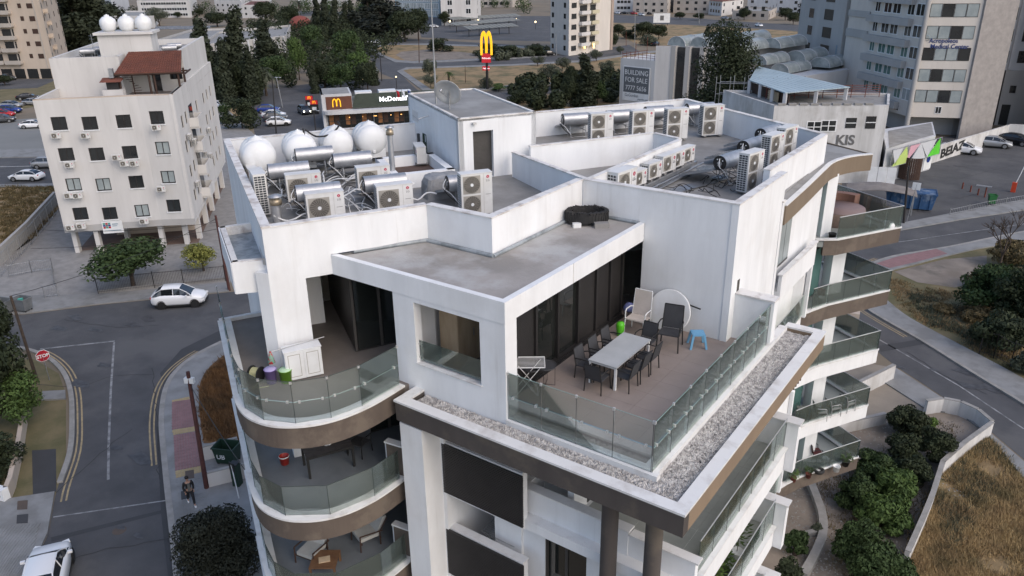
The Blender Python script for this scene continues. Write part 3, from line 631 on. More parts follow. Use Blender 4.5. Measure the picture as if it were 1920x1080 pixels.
BB(MB().box(-14.15, -13.73, 14.28, 15.2, 15.5, 18.28), 'pier', white)
# tray canopy on the left with its silver coating
tr = [(-21.35, 13.75), (-18.26, 11.96), (-17.6, 12.75), (-20.85, 14.75)]
BB(MB().prism(tr, 18.3, 18.62), 'canopy_slab', silver)
q = MB()
for i in range(4): q.wall(tr[i], tr[(i+1) % 4], .16 if i != 9 else .1, 18.1, 18.9)
BB(q, 'canopy_edge', cap); BB(MB().wall((-21.37, 13.74), (-18.27, 11.94), -.03, 17.95, 18.88).wall((-18.27, 11.94), (-17.58, 12.74), -.03, 17.95, 18.88), 'canopy_fascia', white)
BB(MB().wall((-17.75, 12.3), P0, .35, 15.5, 18.6), 'corner_pier', white)
BB(MB().box(-17.62, -17.5, 12.5, 12.9, 18.8, 19.0), 'flashing', steel)
# --- pillar and lower front
BB(MB().box(-13.42, -12.62, 13.16, 14.0, 0, 14.8), 'pillar', white)
BB(MB().box(-13.7, -12.62, 14.0, 14.25, 0, 14.9).box(-12.62, -12.5, 13.9, 16.4, 0, 14.8), 'front_wall', white)
for z in (12.5, 9.5, 6.5, 3.5):
    BB(MB().box(-12.5, -5.1, 14.05, 16.4, z-.3, z-.001), 'floor_slab', white)
    BB(MB().box(-12.5, -9.85, 14.0, 14.2, z-.3, z+1.5), 'parapet_wall', white); BB(MB().box(-12.5, -9.85, 13.96, 14.24, z+1.5, z+1.55), 'coping', marble)
    q = MB(); zz = z-.15
    while zz < z+1.5: q.box(-12.58, -9.8, 13.88, 13.94, zz, zz+.035); zz += .056
    q.box(-12.56, -12.5, 13.941, 13.97, z-.15, z+1.48).box(-9.9, -9.84, 13.941, 13.97, z-.15, z+1.48)
    BB(q, 'louvre_slats', darkslat, kind='stuff')
    BB(MB().box(-12.5, -10.35, 16.2, 16.4, z, z+2.7).box(-11.3, -10.35, 14.6, 16.2, z, z+2.7) if z < 12 else MB().box(-12.5, -9, 16.2, 16.4, z, z+2.4), 'back_wall', white)
    BB(MB().box(-12.2, -11.4, 16.12, 16.19, z+.05, z+2.2), 'dark_door', dglass)
    if z == 12.5:
        BB(MB().box(-10.35, -6.9, 14.38, 14.6, 11.85, 13.25).box(-10.35, -10.1, 14.6, 15.4, 11.85, 13.25).box(-6.9, -5.1, 14.4, 14.6, 11.85, 13.15), 'terrace_parapet', white)
        BB(MB().box(-10.4, -6.86, 14.34, 14.64, 13.25, 13.30).box(-10.4, -10.05, 14.64, 15.42, 13.25, 13.30).box(-6.86, -5.02, 14.36, 14.64, 13.15, 13.2), 'coping', marble)
    else:
        BB(MB().wallo((-10.35, 14.7), (-5.1, 14.7), .2, z, z+2.7, [(.75, 2.1, z+.05, z+2.2)]), 'lower_wall', white); BB(MB().box(-9.6, -8.25, 14.82, 14.86, z+.05, z+2.2), 'door_pane', dglass)
        BB(MB().box(-9.62, -9.55, 14.72, 14.88, z+.05, z+2.2).box(-8.98, -8.9, 14.78, 14.88, z+.05, z+2.2), 'door_frame', MATS['frame_brown'])
# --- terraces on the right side, below the brown band
for lv, z in enumerate((12.5, 9.5, 6.5, 3.5)):
    m_ = MB().box(-.5, .5, -.5, .5, -.5, .5).mesh('tile', floor_pale) if lv == 0 else m_
    for i in range(5):
        for j in range(8):
            if lv < 2: mk('floor_tile', m_, root, True, loc=(-8.7+i*.72+.36, 14.6+j*.85+.425, z-.03), scale=(.716, .846, .06))
    BB(MB().box(-10.3, -5.15, 14.6, 21.4, z-.3, z-.0605), 'terrace_slab', white)
    BB(MB().box(-5.22, -5.06, 14.4, 21.3, z-.75, z+.06), 'terrace_edge', white); BB(MB().box(-5.32, -5.0, 14.64, 21.3, z+.06, z+.11), 'coping', marble)
    glassrow((-5.14, 14.7), (-5.14, 21.3), 7, ((0, .98),), z+.11); rail([(-5.14, 14.7), (-5.14, 21.3)], z+1.1, .018, MATS['rail_metal'], 'handrail')
    BB(MB().box(-8.6, -4.78, 21.32, 21.6, z-.75, z+.98), 'end_wall', white); BB(MB().box(-8.6, -4.72, 21.26, 21.66, z+.98, z+1.03), 'coping', marble)
    BB(MB().box(-9.0, -8.8, 14.9, 21.3, z, z+2.35), 'house_wall', white)
    BB(MB().box(-8.8, -8.77, 15.6, 17.4, z+.05, z+2.1).box(-8.8, -8.77, 18.2, 20.4, z+.05, z+2.1), 'glass_door', dglass)
# --- right flank: wall with recess, window, ledge, fin
core = [(-12, 22), (-7.62, 22.0), (-7.62, 32.4), (-8.15, 32.6), (-8.05, 33.6), (-9.2, 36.0), (-12, 38), (-16, 37)]
BB(MB().prism([(-14, 16.6), (-7.62, 22.8), (-7.62, 32.1), (-8.3, 32.8), (-8.1, 34.6), (-10.3, 38.1), (-16.3, 37.8), (-28, 19.4), (-20.3, 17), (-17.2, 19.6)], 0.1, 12.2), 'house_core', white)
BB(MB().box(-7.66, -7.5, 22.75, 25.9, 17.2, 18.8).box(-7.6, -7.36, 21.8, 22.75, 12, 18.8), 'side_pier', white) if False else None
BB(MB().box(-8.55, -7.33, 25.75, 25.98, 11.5, 18.95), 'side_fin', white); BB(MB().box(-8.0, -7.3, 25.72, 26.01, 18.95, 19.0), 'coping', cap)
# white ledge balcony at the window, roof canopy strip
CAN = smooth([(-7.30, 25.99), (-7.38, 28), (-7.48, 30), (-7.58, 31.8), (-7.62, 33.0), (-7.45, 34.0), (-7.1, 34.8), (-6.63, 35.4)], 4)
BB(MB().prism(CAN+[(-9.5, 37.1), (-12, 38.2), (-12, 33), (-8.0, 32), (-7.95, 26)], 18.3, 18.74), 'canopy_slab', concrete)
BB(MB().prism(offs(CAN, .10)+[(-9.5, 37.05), (-12, 38.1), (-12, 33), (-8.0, 32), (-7.95, 26)], 18.741, 18.76), 'roof_membrane', membrane)
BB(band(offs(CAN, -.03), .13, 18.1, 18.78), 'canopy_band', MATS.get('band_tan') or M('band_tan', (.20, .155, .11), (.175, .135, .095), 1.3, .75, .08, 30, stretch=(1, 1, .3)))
BB(band(offs(CAN, -.05), .17, 18.78, 18.83), 'coping', marble)
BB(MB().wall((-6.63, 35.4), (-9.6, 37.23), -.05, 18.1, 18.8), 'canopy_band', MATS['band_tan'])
TIP = (-5.15, 36.3)
F0 = (-7.55, 32.2)
for lv, z in enumerate((15.5, 12.5, 9.5, 6.5, 3.5)):
    bm_ = bronze if lv in (0, 1, 4) else white
    s0 = (-7.75, 32.7) if lv == 0 else (-7.55, 24.2)
    path = [(-7.75, 32.6), (-7.45, 32.75)] if lv == 0 else [(-7.55, 24.2), (-7.62, 31.4), (-7.4, 32.1)]
    edge = path+[(-7.0, 33.1), TIP]
    back = [TIP, (-8.6, 38.45)]
    BB(MB().prism(edge+[(-8.6, 38.45), (-11, 36), (-9.5, 33)]+([] if lv == 0 else [(-8.5, 24.2)]), z-.25, z), 'balcony_slab', floor_pale)
    bp = (edge[1:] if lv == 0 else edge[1:])
    BB(band(offs(bp, -.02), .14, z-.62, z+.05), 'balcony_band', bm_)
    BB(band(offs(edge, -.06), .24, z+.05, z+.10), 'coping', marble); BB(band(offs(back, -.06), .24, z+.05, z+.10), 'coping', marble)
    BB(band(offs(back, -.02), .14, z-.62, z+.05), 'balcony_band', bm_)
    if lv: BB(band(offs(edge[:2], -.02), .12, z-.62, z+.05), 'balcony_edge', white)
    for pp, n in ((offs([edge[-2], TIP], .03), 4), (offs(back, .03), 4))+(((offs([(-7.4, 32.2), edge[-2]], .03), 1),) if lv else ()):
        glassrow(pp[0], pp[1], n, ((0, .93),), z+.1); rail(pp, z+1.04, .02, MATS['rail_metal'], 'handrail')
    if lv:
        glassrow((-7.5, 27.6), (-7.56, 31.4), 3, ((0, 1.0),), z+.1); rail([(-7.5, 27.6), (-7.56, 31.4)], z+1.1, .018, MATS['rail_metal'], 'handrail')
    # glazing and pillar
    zt = z+2.6
    BB(MB().prism([(-7.9, 32.5), (-8.2, 33.4), (-8.6, 34.3), (-10.3, 37), (-12, 36), (-9.6, 31.8)] if lv == 0 else [(-7.75, 32.1), (-8.0, 33.2), (-7.85, 34.6), (-9.9, 38), (-13, 36), (-9, 31)], z, zt), 'glazed_room', dark)
    if lv == 0:
        BB(MB().wall((-7.88, 32.35), (-8.12, 33.3), -.03, z+.1, z+2.5), 'door_pane', glassT)
        BB(MB().obb((-7.75, 33.6, z+1.35), (.55, .35, 2.7), 1.02), 'pillar', white)
    else:
        BB(MB().wall((-7.72, 32.2), (-7.93, 33.1), -.03, z+.1, z+2.3).wall((-7.94, 33.2), (-7.82, 34.4), -.03, z+.1, z+2.3), 'door_pane', glassT)
        BB(MB().obb((-7.35, 34.85, z+1.35), (.75, .5, 2.7), 1.02), 'pillar', white)
    BB(MB().prism([(-7.62, 26.1), (-7.62, 32.0), (-8.2, 32.2), (-9.5, 31), (-9.5, 26.1)], z, z+2.7) if lv == 0 else MB().prism([(-8.3, 27.5), (-8.0, 31.0), (-7.66, 31.2), (-7.62, 32.1), (-9.5, 32), (-9.5, 27.4)], z, z+2.7), 'house_wall', white)
    if lv: BB(MB().box(-7.6, -7.45, 31.35, 31.55, z, z+2.4), 'wall_pier', white)
BB(MB().box(-7.61, -7.57, 26.6, 28.0, 16.2, 17.9), 'window', dark); BB(MB().box(-7.568, -7.56, 26.7, 27.3, 16.3, 17.8).box(-7.568, -7.56, 27.35, 27.95, 16.3, 17.8), 'pane', curtain, kind='stuff')
BB(MB().box(-7.63, -7.2, 26.3, 30.6, 15.2, 15.5).box(-7.32, -7.2, 26.3, 30.6, 15.5, 16.15), 'ledge', white); BB(MB().box(-7.36, -7.16, 26.25, 30.65, 16.15, 16.2), 'coping', marble)
BB(MB().box(-7.345, -7.33, 22.0, 22.18, 15.6, 17.4), 'slit_window', MATS['frame_brown'])
# --- stair house on the roof
sC = (-18.72, 22.62); sR = (-18.72+.53*3.2, 22.62+.848*3.2); sL = (sC[0]+B_[0]*7.0, sC[1]+B_[1]*7.0); sB = (sR[0]+B_[0]*7.0, sR[1]+B_[1]*7.0)
BB(MB().wallo(sC, sR, .25, 18.8, 21.1, [(.58, 1.4, 18.81, 20.62)]).wall(sR, sB, .2, 18.8, 21.1).wall(sB, sL, .2, 18.8, 21.1).wall(sL, sC, .2, 18.8, 21.1), 'stair_house_wall', white)
BB(MB().prism([sC, sR, sB, sL], 21.05, 21.12), 'stair_house_roof', membrane)
q = MB()
for a, b in ((sC, sR), (sR, sB), (sB, sL), (sL, sC)): q.wall(a, b, .12, 21.1, 21.17)
BB(q, 'coping', cap)
q = MB(); f = lambda u, w=0: (sC[0]+.53*u-.848*w, sC[1]+.848*u+.53*w)
for i in range(36): q.wall(f(.58, .2), f(1.4, .2), .03, 18.82+i*.05, 18.862+i*.05)
BB(q, 'roller_door', M('brown_shutter', (.075, .07, .065), (.06, .056, .052), 3, .55), kind='stuff')
BB(MB().wall(f(.5, .26), f(1.5, .26), .05, 18.8, 20.7), 'door_backing', dark)
BB(MB().obb((*f(.62, -.08), 20.95), (.14, .16, .07), 1.0), 'wall_lamp', clipm)
# low walls on the roof
parapet((-12.62, 21.6), (-17.35, 24.15), -.15, 18.8, 19.92, 'stair_side_wall', 19.75)
parapet((-12.66, 29.0), (-12.62, 21.75), .15, 18.8, 19.9, 'low_wall'); parapet((-13.95, 29.45), (-12.66, 29.0), .15, 18.8, 19.92, 'low_wall'); parapet((-16.85, 24.7), (-13.95, 29.45), .15, 18.8, 19.92, 'low_wall')
# ------------------------------------------------------------------ rooftop machines
def ac_unit(name, w, d, h, fans, logo=True):
    t = thing(name, 'x', 'air conditioner')
    MB().box(-w/2, w/2, -d/2, d/2, .06, h).build('casing', acw, t)
    MB().box(-w/2-.012, w/2+.012, -d/2-.015, d/2+.012, h, h+.018).build('top_lid', acw, t)
    MB().box(w*.22, w*.225, -d/2-.004, -d/2, .08, h-.02).build('panel_joint', acf, t)
    fs = min(w*.56, (h-.1)/fans-.06)
    for k in range(fans):
        cx = -w/2+.06+fs/2; cz = .09+(h-.12)*(k+.5)/fans
        s = MB().box(cx-fs/2, cx+fs/2, -d/2-.008, -d/2, cz-fs/2, cz+fs/2).build('fan_surround', acf, t)
        MB().cyl((cx, -d/2-.010, cz), (cx, -d/2-.014, cz), fs*.46, fs*.46, 24, smooth=False).build('fan', acd, s)
        q = MB()
        for i in range(22):
            a = i*2*math.pi/22; a2 = a+.25
            p = (cx+math.cos(a)*fs*.1, -d/2-.03, cz+math.sin(a)*fs*.1); e = (cx+math.cos(a2)*fs*.47, -d/2-.018, cz+math.sin(a2)*fs*.47); q.cyl(p, e, .0045, .0045, 3, False)
        q.lathe([(fs*.47, 0), (fs*.485, .012), (fs*.49, 0)], (0, 0, 0), 20, 'Y'); k0 = len(q.v)-60
        q.v[k0:] = [(v[0]+cx, v[1]-d/2-.015, v[2]+cz) for v in q.v[k0:]]
        q.build('fan_guard', acf, s); MB().cyl((cx, -d/2-.02, cz), (cx, -d/2-.036, cz), fs*.09, fs*.09, 12).build('fan_hub', pvc, s)
    q = MB().box(-w/2-.006, -w/2, -d/2+.04, d/2-.02, .1, h-.05); q.build('coil', acgrid, t); q = MB(); nz = int(h/.085)
    for i in range(nz+1): z = .1+(h-.15)*i/nz; q.box(-w/2-.014, -w/2-.0065, -d/2+.03, d/2-.01, z-.008, z+.008)
    for i in range(4): y = -d/2+.04+(d-.06)*i/3; q.box(-w/2-.016, -w/2-.0141, y-.007, y+.007, .1, h-.05)
    q.build('coil_grille', acw, t, kind='stuff')
    if logo:
        MB().cyl((w*.36, -d/2-.003, h-.13), (w*.36, -d/2-.006, h-.13), .05, .05, 16, smooth=False).build('logo_disc', redlogo, t)
        MB().box(w*.36-.006, w*.36+.006, -d/2-.009, -d/2-.0062, h-.155, h-.11).box(w*.36, w*.36+.022, -d/2-.009, -d/2-.0062, h-.156, h-.147).build('logo_mark', pvc, t)
        text('lettering', 'LG', .10, greylogo, t, (w*.36-.062, -d/2-.003, h-.285), (R(90), 0, 0), .002)
        MB().box(w*.28, w*.44, -d/2-.004, -d/2-.001, h*.5-.006, h*.5+.006).build('lettering_line', greylogo, t)
    for q in (-1, 1): MB().box(q*(w/2-.14)-.06, q*(w/2-.14)+.06, -d/2-.04, d/2+.04, 0, .06).build('foot', concrete, t)
    return t
acS = ac_unit('air_conditioner', 1.2, .42, 1.0, 1); acD = ac_unit('air_conditioner', 1.05, .40, 1.42, 2); acM = ac_unit('air_conditioner', .80, .30, .58, 1)
def ctr(p, q, z=18.8): a, b = G(*p, z), G(*q, z); return ((a.x+b.x)/2, (a.y+b.y)/2)
g1 = 'air conditioners on the main roof'
AN = R(56)
for (p, lab) in (((613, 416), 'air conditioner nearest the parapet, beside the short steel chimney'), ((741, 400), 'air conditioner behind the parapet, left of the two-fan unit'),
        ((573, 377), 'single fan air conditioner standing farthest left, behind the nearest one'), ((702, 362), 'single fan air conditioner beside the tall steel chimney')):
    q = G(p[0], p[1], 18.8); place(acS, USED, (q.x, q.y, 18.82), AN, lab, None, g1)
for (p, q, lab, rz) in (((-15.4, 19.35), 0, 'tall two-fan air conditioner in front of the roof stair and the wrapped box', AN), (tuple(G(1125, 273, 18.8)[:2]), 0, 'two-fan air conditioner at the left end of the back row', R(50)),
        (tuple(G(1201, 267, 18.8)[:2]), 0, 'two-fan air conditioner second from the left in the back row', R(50)), (tuple(G(1265, 263, 18.8)[:2]), 0, 'two-fan air conditioner third from the left in the back row', R(50)), (tuple(G(1331, 256, 18.8)[:2]), 0, 'two-fan air conditioner at the right end of the back row, all of it in view', R(50)),
        ((-8.95, 26.95), 0, 'tall air conditioner nearest the corner of the right parapet, grille side forward', R(80)), ((-9.3, 30.3), 0, 'tall air conditioner in the middle of the three by the right parapet', R(80)), ((-9.3, 32.0), 0, 'tall air conditioner farthest back of the three by the right parapet', R(80))):
    place(acD, USED, (p[0], p[1], 18.85), rz, lab, None, g1)
for (y, lab, s) in ((23.45, 'larger single-fan unit nearest in the small row along the low wall', 1.45), (24.6, 'small unit second in the row along the low wall', 1.0), (25.75, 'small unit third in the row along the low wall', 1.1), (26.9, 'small unit fourth in the row, by the low wall, plain grey casing', 1.2), (27.75, 'small unit fifth in the row along the low wall', 1.15), (28.75, 'small unit at the far end of the row by the low wall', 1.1)):
    place(acM, USED, (-12.2, y, 19.08), R(84), lab, s, g1)
tag(MB().box(-12.35, -12.25, 23, 29.3, 18.95, 19.08).box(-12.0, -11.9, 23, 29.3, 18.95, 19.08).tube([(-11.75, 22.9, 19.0), (-11.7, 29.4, 19.0)], .035, 6).tube([(-11.66, 22.9, 18.9), (-11.6, 29.4, 18.9)], .025, 6).box(-12.4, -11.8, 23.2, 23.5, 18.8, 18.95).box(-12.4, -11.8, 25.6, 25.9, 18.8, 18.95).box(-12.4, -11.8, 28.6, 28.9, 18.8, 18.95).build('pipe_run', steel), 'steel pipe run on blocks beside the small row of units', 'pipe')
for i, lab in enumerate(('small unit nearest in the line inside the left parapet', 'second small unit inside the left parapet', 'third small unit inside the left parapet, below the first tank', 'farthest small unit inside the left parapet')):
    place(acM, USED, (-25.0-i*.78, 17.85+i*.52, 18.85), R(150-180), lab, 1.1, g1)
place(acM, USED, (-21.4, 23.35, 19.0), R(-40), 'small unit on the roof kerb right of the tall steel chimney', 1.25, g1)
place(acD, USED, (-21.6, 15.6, 18.85), R(150), 'tall unit at the left parapet seen from behind, above the silver tray', None, g1)
# water tanks
def tank(name, lab, cat):
    t = thing(name, lab, cat); n = 14
    pr = [(0.001, -.98)]+[(.76*math.sin(a)**.8, -.98+.42*(1-math.cos(a))) for a in [math.pi/2*i/6 for i in range(1, 7)]]
    pr += [(.765, -.2), (.80, -.18), (.80, -.12), (.765, -.10), (.765, .3), (.80, .32), (.80, .38), (.765, .40)]+[(.76*math.sin(a)**.8, .98-.42*(1-math.cos(a))) for a in [math.pi/2*i/6 for i in range(6, 0, -1)]]+[(.001, .98)]
    MB().lathe(pr, (0, 0, .84), 28, 'Y').build('shell', pvc, t)
    MB().lathe([(.001, .155), (.12, .155), (.13, .12), (.26, .10), (.28, .04), (.34, .03), (.36, -.10)], (0, -.15, 1.58), 18).build('lid', pvc, t)
    MB().lathe([(.001, .05), (.035, .05), (.04, 0)], (0, -.15, 1.735), 8).build('lid_knob', pvc, t)
    MB().box(-.62, .62, -.78, -.5, 0, .42).box(-.62, .62, .4, .68, 0, .42).build('saddle', pvc, t)
    MB().box(-.06, .06, -1.0, -.93, .3, .42).build('outlet', pvc, t); return t
tk = tank('water_tank', 'x', 'water tank')
for (x, y, lab) in ((-25.75, 18.75, 'white water tank at the left end of the row of four'), (-25.25, 20.4, 'second white water tank from the left, behind a metal drum'), (-24.75, 21.9, 'third white water tank from the left with a black hose over it'), (-24.2, 23.3, 'white water tank at the right end of the row of four')):
    place(tk, USED, (x, y, 19.0), R(58), lab, .84, 'white water tanks on the main roof')
q = MB(); pts = smooth([(-25.0, 20.6, 20.45), (-24.7, 20.9, 20.15), (-24.4, 21.4, 20.2), (-24.3, 21.8, 20.5), (-24.5, 21.9, 20.6)], 4); q.tube(pts, .035, 6).tube([(-25.0, 20.5, 20.5), (-24.6, 20.3, 19.9), (-24.3, 20.2, 19.3)], .035, 6)
tag(q.build('hose', blackr), 'black hose looped between the two middle water tanks', 'hose')
# solar water heaters
def heater(name):
    t = thing(name, 'x', 'solar heater')
    MB().cyl((-.85, 0, 1.0), (.85, 0, 1.0),   .33, .33, 26).build('drum', drumm, t)
    c = MB().cyl((-.87, 0, 1.0), (-.851, 0, 1.0), .325, .325, 24, smooth=False).build('end_cap', black, t); MB().cyl((-.89, 0, .96), (-.871, 0, .96), .12, .12, 18, smooth=False).build('cover_plate', steel, c)
    MB().cyl((-.885, .12, 1.15), (-.87, .12, 1.15), .03, .03, 8).cyl((-.885, -.14, 1.12), (-.87, -.14, 1.12), .03, .03, 8).build('valve', pvc, c)
    MB().cyl((.851, 0, 1.0), (.87, 0, 1.0), .325, .325, 24, smooth=False).build('end_cap', steel, t)
    MB().cyl((-.6, 0, 1.0), (-.585, 0, 1.0), .336, .336, 26).build('band', steel, t); MB().cyl((.585, 0, 1.0), (.6, 0, 1.0), .336, .336, 26).build('band', steel, t)
    q = MB()
    for x in (-.45, .45): q.tube([(x, -.3, 0), (x, -.1, .68), (x, .2, .66), (x, 1.7, .08)], .022, 4).tube([(x, .25, 0), (x, .2, .66)], .022, 4).tube([(x, -.24, .35), (x, 1.2, .35)], .018, 4)
    q.tube([(-.45, -.3, .03), (.45, -.3, .03)], .022, 4).tube([(-.45, .25, .5), (.45, -.2, .5)], .016, 4); q.build('frame', steel, t)
    c = MB().hexa([(-.95, .25, .62), (.95, .25, .62), (.95, 1.95, .12), (-.95, 1.95, .12), (-.95, .29, .70), (.95, .29, .70), (.95, 1.99, .20), (-.95, 1.99, .20)]).build('collector', MATS['coll'], t)
    MB().hexa([(-.89, .35, .682), (.89, .35, .682), (.89, 1.93, .238), (-.89, 1.93, .238), (-.89, .352, .69), (.89, .352, .69), (.89, 1.932, .243), (-.89, 1.932, .243)]).build('collector_glass', MATS['collg'], c)
    q = MB().tube(smooth([(-.89, .1, .95), (-1.0, .05, .8), (-.8, .15, .5), (-.5, .2, .2), (-.2, .3, .05)], 4), .014, 5).tube(smooth([(-.89, -.1, .95), (-.98, -.2, .7), (-.6, -.3, .3), (-.3, -.45, .05), (.2, -.5, .04)], 4), .012, 5)
    q.build('pipe', blackr, t, kind='stuff'); q = MB().tube(smooth([(-.89, 0, 1.2), (-1.05, -.1, .9), (-.75, -.2, .6), (-.4, -.3, .1)], 4), .02, 5); q.build('pipe', pvc, t); return t
M('coll', (.36, .37, .38), (.28, .29, .30), 2, .5, metal=.4); M('collg', (.10, .11, .12), (.15, .16, .17), 1.5, .25, c3=(.30, .30, .30), sc3=2, amt3=.6, spec=.7)
ht = heater('solar_water_heater')
for (x, y, rz, lab) in ((-19.55, 16.35, 56, 'metal drum heater directly behind the nearest air conditioner'), (-22.7, 17.75, 56, 'metal drum heater at the left, above its air conditioner, below the first tanks'), (-18.5, 18.35, 56, 'metal drum heater behind the second unit of the front row'), (-21.95, 20.15, 56, 'metal drum heater left of the tall chimney'),
        (-23.9, 20.0, 56, 'grey drum heater standing right in front of the two middle water tanks'), (-16.2, 19.95, 56, 'metal drum heater with a black end behind the tall two-fan unit'),
        (*G(1082, 229, 19.55)[:2], 50, 'metal drum heater at the left end of the back row'), (*G(1163, 223, 19.55)[:2], 50, 'metal drum heater second from left in the back row'), (*G(1235, 215, 19.55)[:2], 50, 'metal drum heater third from left in the back row'), (*G(1312, 209, 19.55)[:2], 50, 'metal drum heater at the right end of the back row'),
        (-9.95, 27.6, 80, 'drum heater with a black end nearest in the right hand row'), (-10.15, 30.5, 80, 'drum heater with a black end, middle of the right hand row'), (-10.4, 33.2, 80, 'drum heater with a black end, farthest of the right hand row')):
    place(ht, USED, (x, y, 18.88), R(rz), lab, .83, 'solar water heaters on the main roof')
# chimneys
def chimney(lab, x, y, h, r, capr):
    t = thing('flue_chimney', lab, 'chimney', (x, y, 18.8)); MB().cyl((0, 0, 0), (0, 0, h), r, r, 18).build('flue', drumm, t)
    MB().lathe([(r, h), (r*1.35, h), (r*1.35, h+.16), (r, h+.18), (r*.9, h+.28)], n=18).build('collar', MATS['brass'], t); MB().lathe([(.001, h+.36), (capr, h+.28), (capr, h+.26), (.001, h+.26)], n=20).build('cowl', steel, t)
M('brass', (.42, .35, .25), (.30, .25, .18), 6, .4, metal=.6)
chimney('tall thin steel chimney between the tanks and the stair house', -20.45, 20.75, 1.9, .105, .17); chimney('short steel chimney with a round cap by the nearest parapet', -20.35, 15.25, .62, .14, .24)
# kerb box of the roof shaft, wrapped box, junk
t = thing('roof_hatch', 'low walled roof pit with a rusty floor beside the stair house', 'roof pit', (-20.4, 22.4, 18.8))
q = MB(); rp = [G(762, 345, 19.3), G(700+862/4.8-30, 200+515/4.8+2, 19.3), G(835, 290, 19.3), G(755, 300, 19.3)]; rp = [(-19.9, 20.2), (-18.6, 22.2), (-21.2, 23.9), (-22.5, 21.9)]
for i in range(4): q.wall(rp[i], rp[(i+1) % 4], .28 if i % 2 else .28, 18.8, 19.35)
q.build('pit_wall', white, t, True); MB().prism([(-20, 20.6), (-19, 22.2), (-21.2, 23.6), (-22.2, 22)], 18.81, 18.95).build('pit_floor', M('rusty_floor', (.12, .08, .065), (.09, .06, .05), 2, .9), t, True)
t = thing('wrapped_box', 'grey tarpaulin wrapped box behind the two-fan unit on the left roof', 'box', (-17.9, 20.7, 18.8), R(56))
q = MB(); n = 9; vs = []
for k, (zz, s) in enumerate(((0, 1.05), (.25, 1.0), (.5, .98), (.72, .92), (.80, .6))):
    for i in range(20):
        a = i*2*math.pi/20; c, s_ = math.cos(a), math.sin(a); ex = .35; vs.append(((abs(c)**ex*math.copysign(1, c))*.75*s*random.uniform(.93, 1.05), (abs(s_)**ex*math.copysign(1, s_))*.5*s*random.uniform(.93, 1.05), zz*random.uniform(.95, 1.03)))
q.add(vs+[(0, 0, .82)], [(j*20+i, j*20+(i+1) % 20, (j+1)*20+(i+1) % 20, (j+1)*20+i) for j in range(4) for i in range(20)]+[(80+i, 80+(i+1) % 20, 100) for i in range(20)])
q.build('tarpaulin', M('tarpaulin', (.28, .285, .29), (.20, .205, .21), 2, .6, .6, 5), t)
# pipes, cables and blocks lying about on the roof
q = MB()
for _ in range(48):
    x, y = random.uniform(-24, -18.6), random.uniform(16, 21.5); u = (x+19)*-.848+(y-16)*.53
    a = random.uniform(0, 6.28); p = [(x, y, 18.86)]
    for k in range(4): a += random.uniform(-.8, .8); x += math.cos(a)*.35; y += math.sin(a)*.35; p.append((x, y, 18.86+random.uniform(0, .3)))
    if any((v[0]+17.35)*.51+(v[1]-12.42)*.86 < .6 or (v[0]+15.03)*.87-(v[1]-16.55)*.49 > -.4 for v in p): continue
    q.tube(smooth(p, 3), random.choice((.012, .02, .03)), 5)
tag(q.build('roof_pipes', pvc), 'tangle of pale pipes between the machines on the left roof', 'pipes'); bpy.data.objects['roof_pipes']['kind'] = 'stuff'
q = MB()
for _ in range(60):
    x, y = (random.uniform(-10.9, -9.0), random.uniform(25.5, 32)) if random.random() < .6 else (random.uniform(-23, -18.8), random.uniform(16.8, 21)); a = random.uniform(0, 6.28); p = [(x, y, 18.84)]
    for k in range(4): a += random.uniform(-1, 1); x += math.cos(a)*.25; y += math.sin(a)*.25; p.append((x, y, 18.84+random.uniform(0, .25)))
    if any((v[0]+17.35)*.51+(v[1]-12.42)*.86 < .6 or v[0] > -8.3 for v in p): continue
    q.tube(smooth(p, 3), .014, 4)
o = q.build('roof_cables', blackr); tag(o, 'black cables and hoses tangled under the drum heaters', 'cables'); o['kind'] = 'stuff'
q = MB()
for a, b, w in (((-11.2, 24.0), (-10.1, 28.4), .5), ((-12.0, 23.4), (-11.6, 28.0), .3), ((-10.9, 30.0), (-10.7, 34.0), .4)): q.wall(a, b, w, 18.82, 18.87)
tag(q.build('metal_ducts', steel), 'flat pale metal duct covers lying on the right hand roof', 'duct cover')
q = MB(); 
for i in range(14): a = -22.6+i*.12; q.tube([(a, 24.6+i*.05, 18.9), (a+.5, 25.2+i*.05, 18.95)], .05, 5)
o = tag(q.build('plant_rack', M('plant_green', (.04, .06, .03), (.02, .025, .02), 8, .9)), 'dark slatted rack with weeds beside the stair house wall', 'rack')
# stair house fittings: dish, mast, antenna, pump and lamps
t = thing('satellite_dish', 'large pale satellite dish on the stair house roof', 'satellite dish', tuple(G(843, 205, 21.15)))
q = MB(); q.lathe([(.001, .0), (.2, .02), (.4, .08), (.55, .16), (.56, .165), (.55, .175), (.4, .1), (.2, .04), (.001, .02)], n=24, axis='Y'); m_ = q
dm = q.mesh('dish', M('dish_grey', (.45, .46, .46), (.36, .37, .37), 2, .5)); o = mk('reflector', dm, t); o.location = (0, 0, .75); o.rotation_euler = (R(25), 0, R(20))
MB().tube([(0, 0, 0), (0, 0, .75)], .03).tube([(0, -.05, .45), (.15, -.7, .8)], .012, 4).tube([(0.15, -.7, .8), (.15, -.62, .86)], .04, 6).build('arm', steel, t)
t = thing('radio_mast', 'tall thin grey mast standing on the stair house roof', 'mast', tuple(G(818, 195, 21.1))); MB().cyl((0, 0, 0), (0, 0, 2.2), .045, .035, 8).cyl((0, 0, 2.2), (0, 0, 6.2), .03, .012, 8).build('pole', steel, t); MB().box(-.03, .03, -.03, .03, 4.0, 4.3).build('clamp', steel, t)
t = thing('roof_antenna', 'small grille aerial fixed to the left wall of the stair house', 'antenna', (sC[0]+B_[0]*3.6-.25, sC[1]+B_[1]*3.6-.45, 20.6), R(-32))
q = MB().tube([(0, 0, 0), (0, .45, .1)], .02).tube([(-.5, -.1, .1), (.5, -.1, .0)], .012, 4)
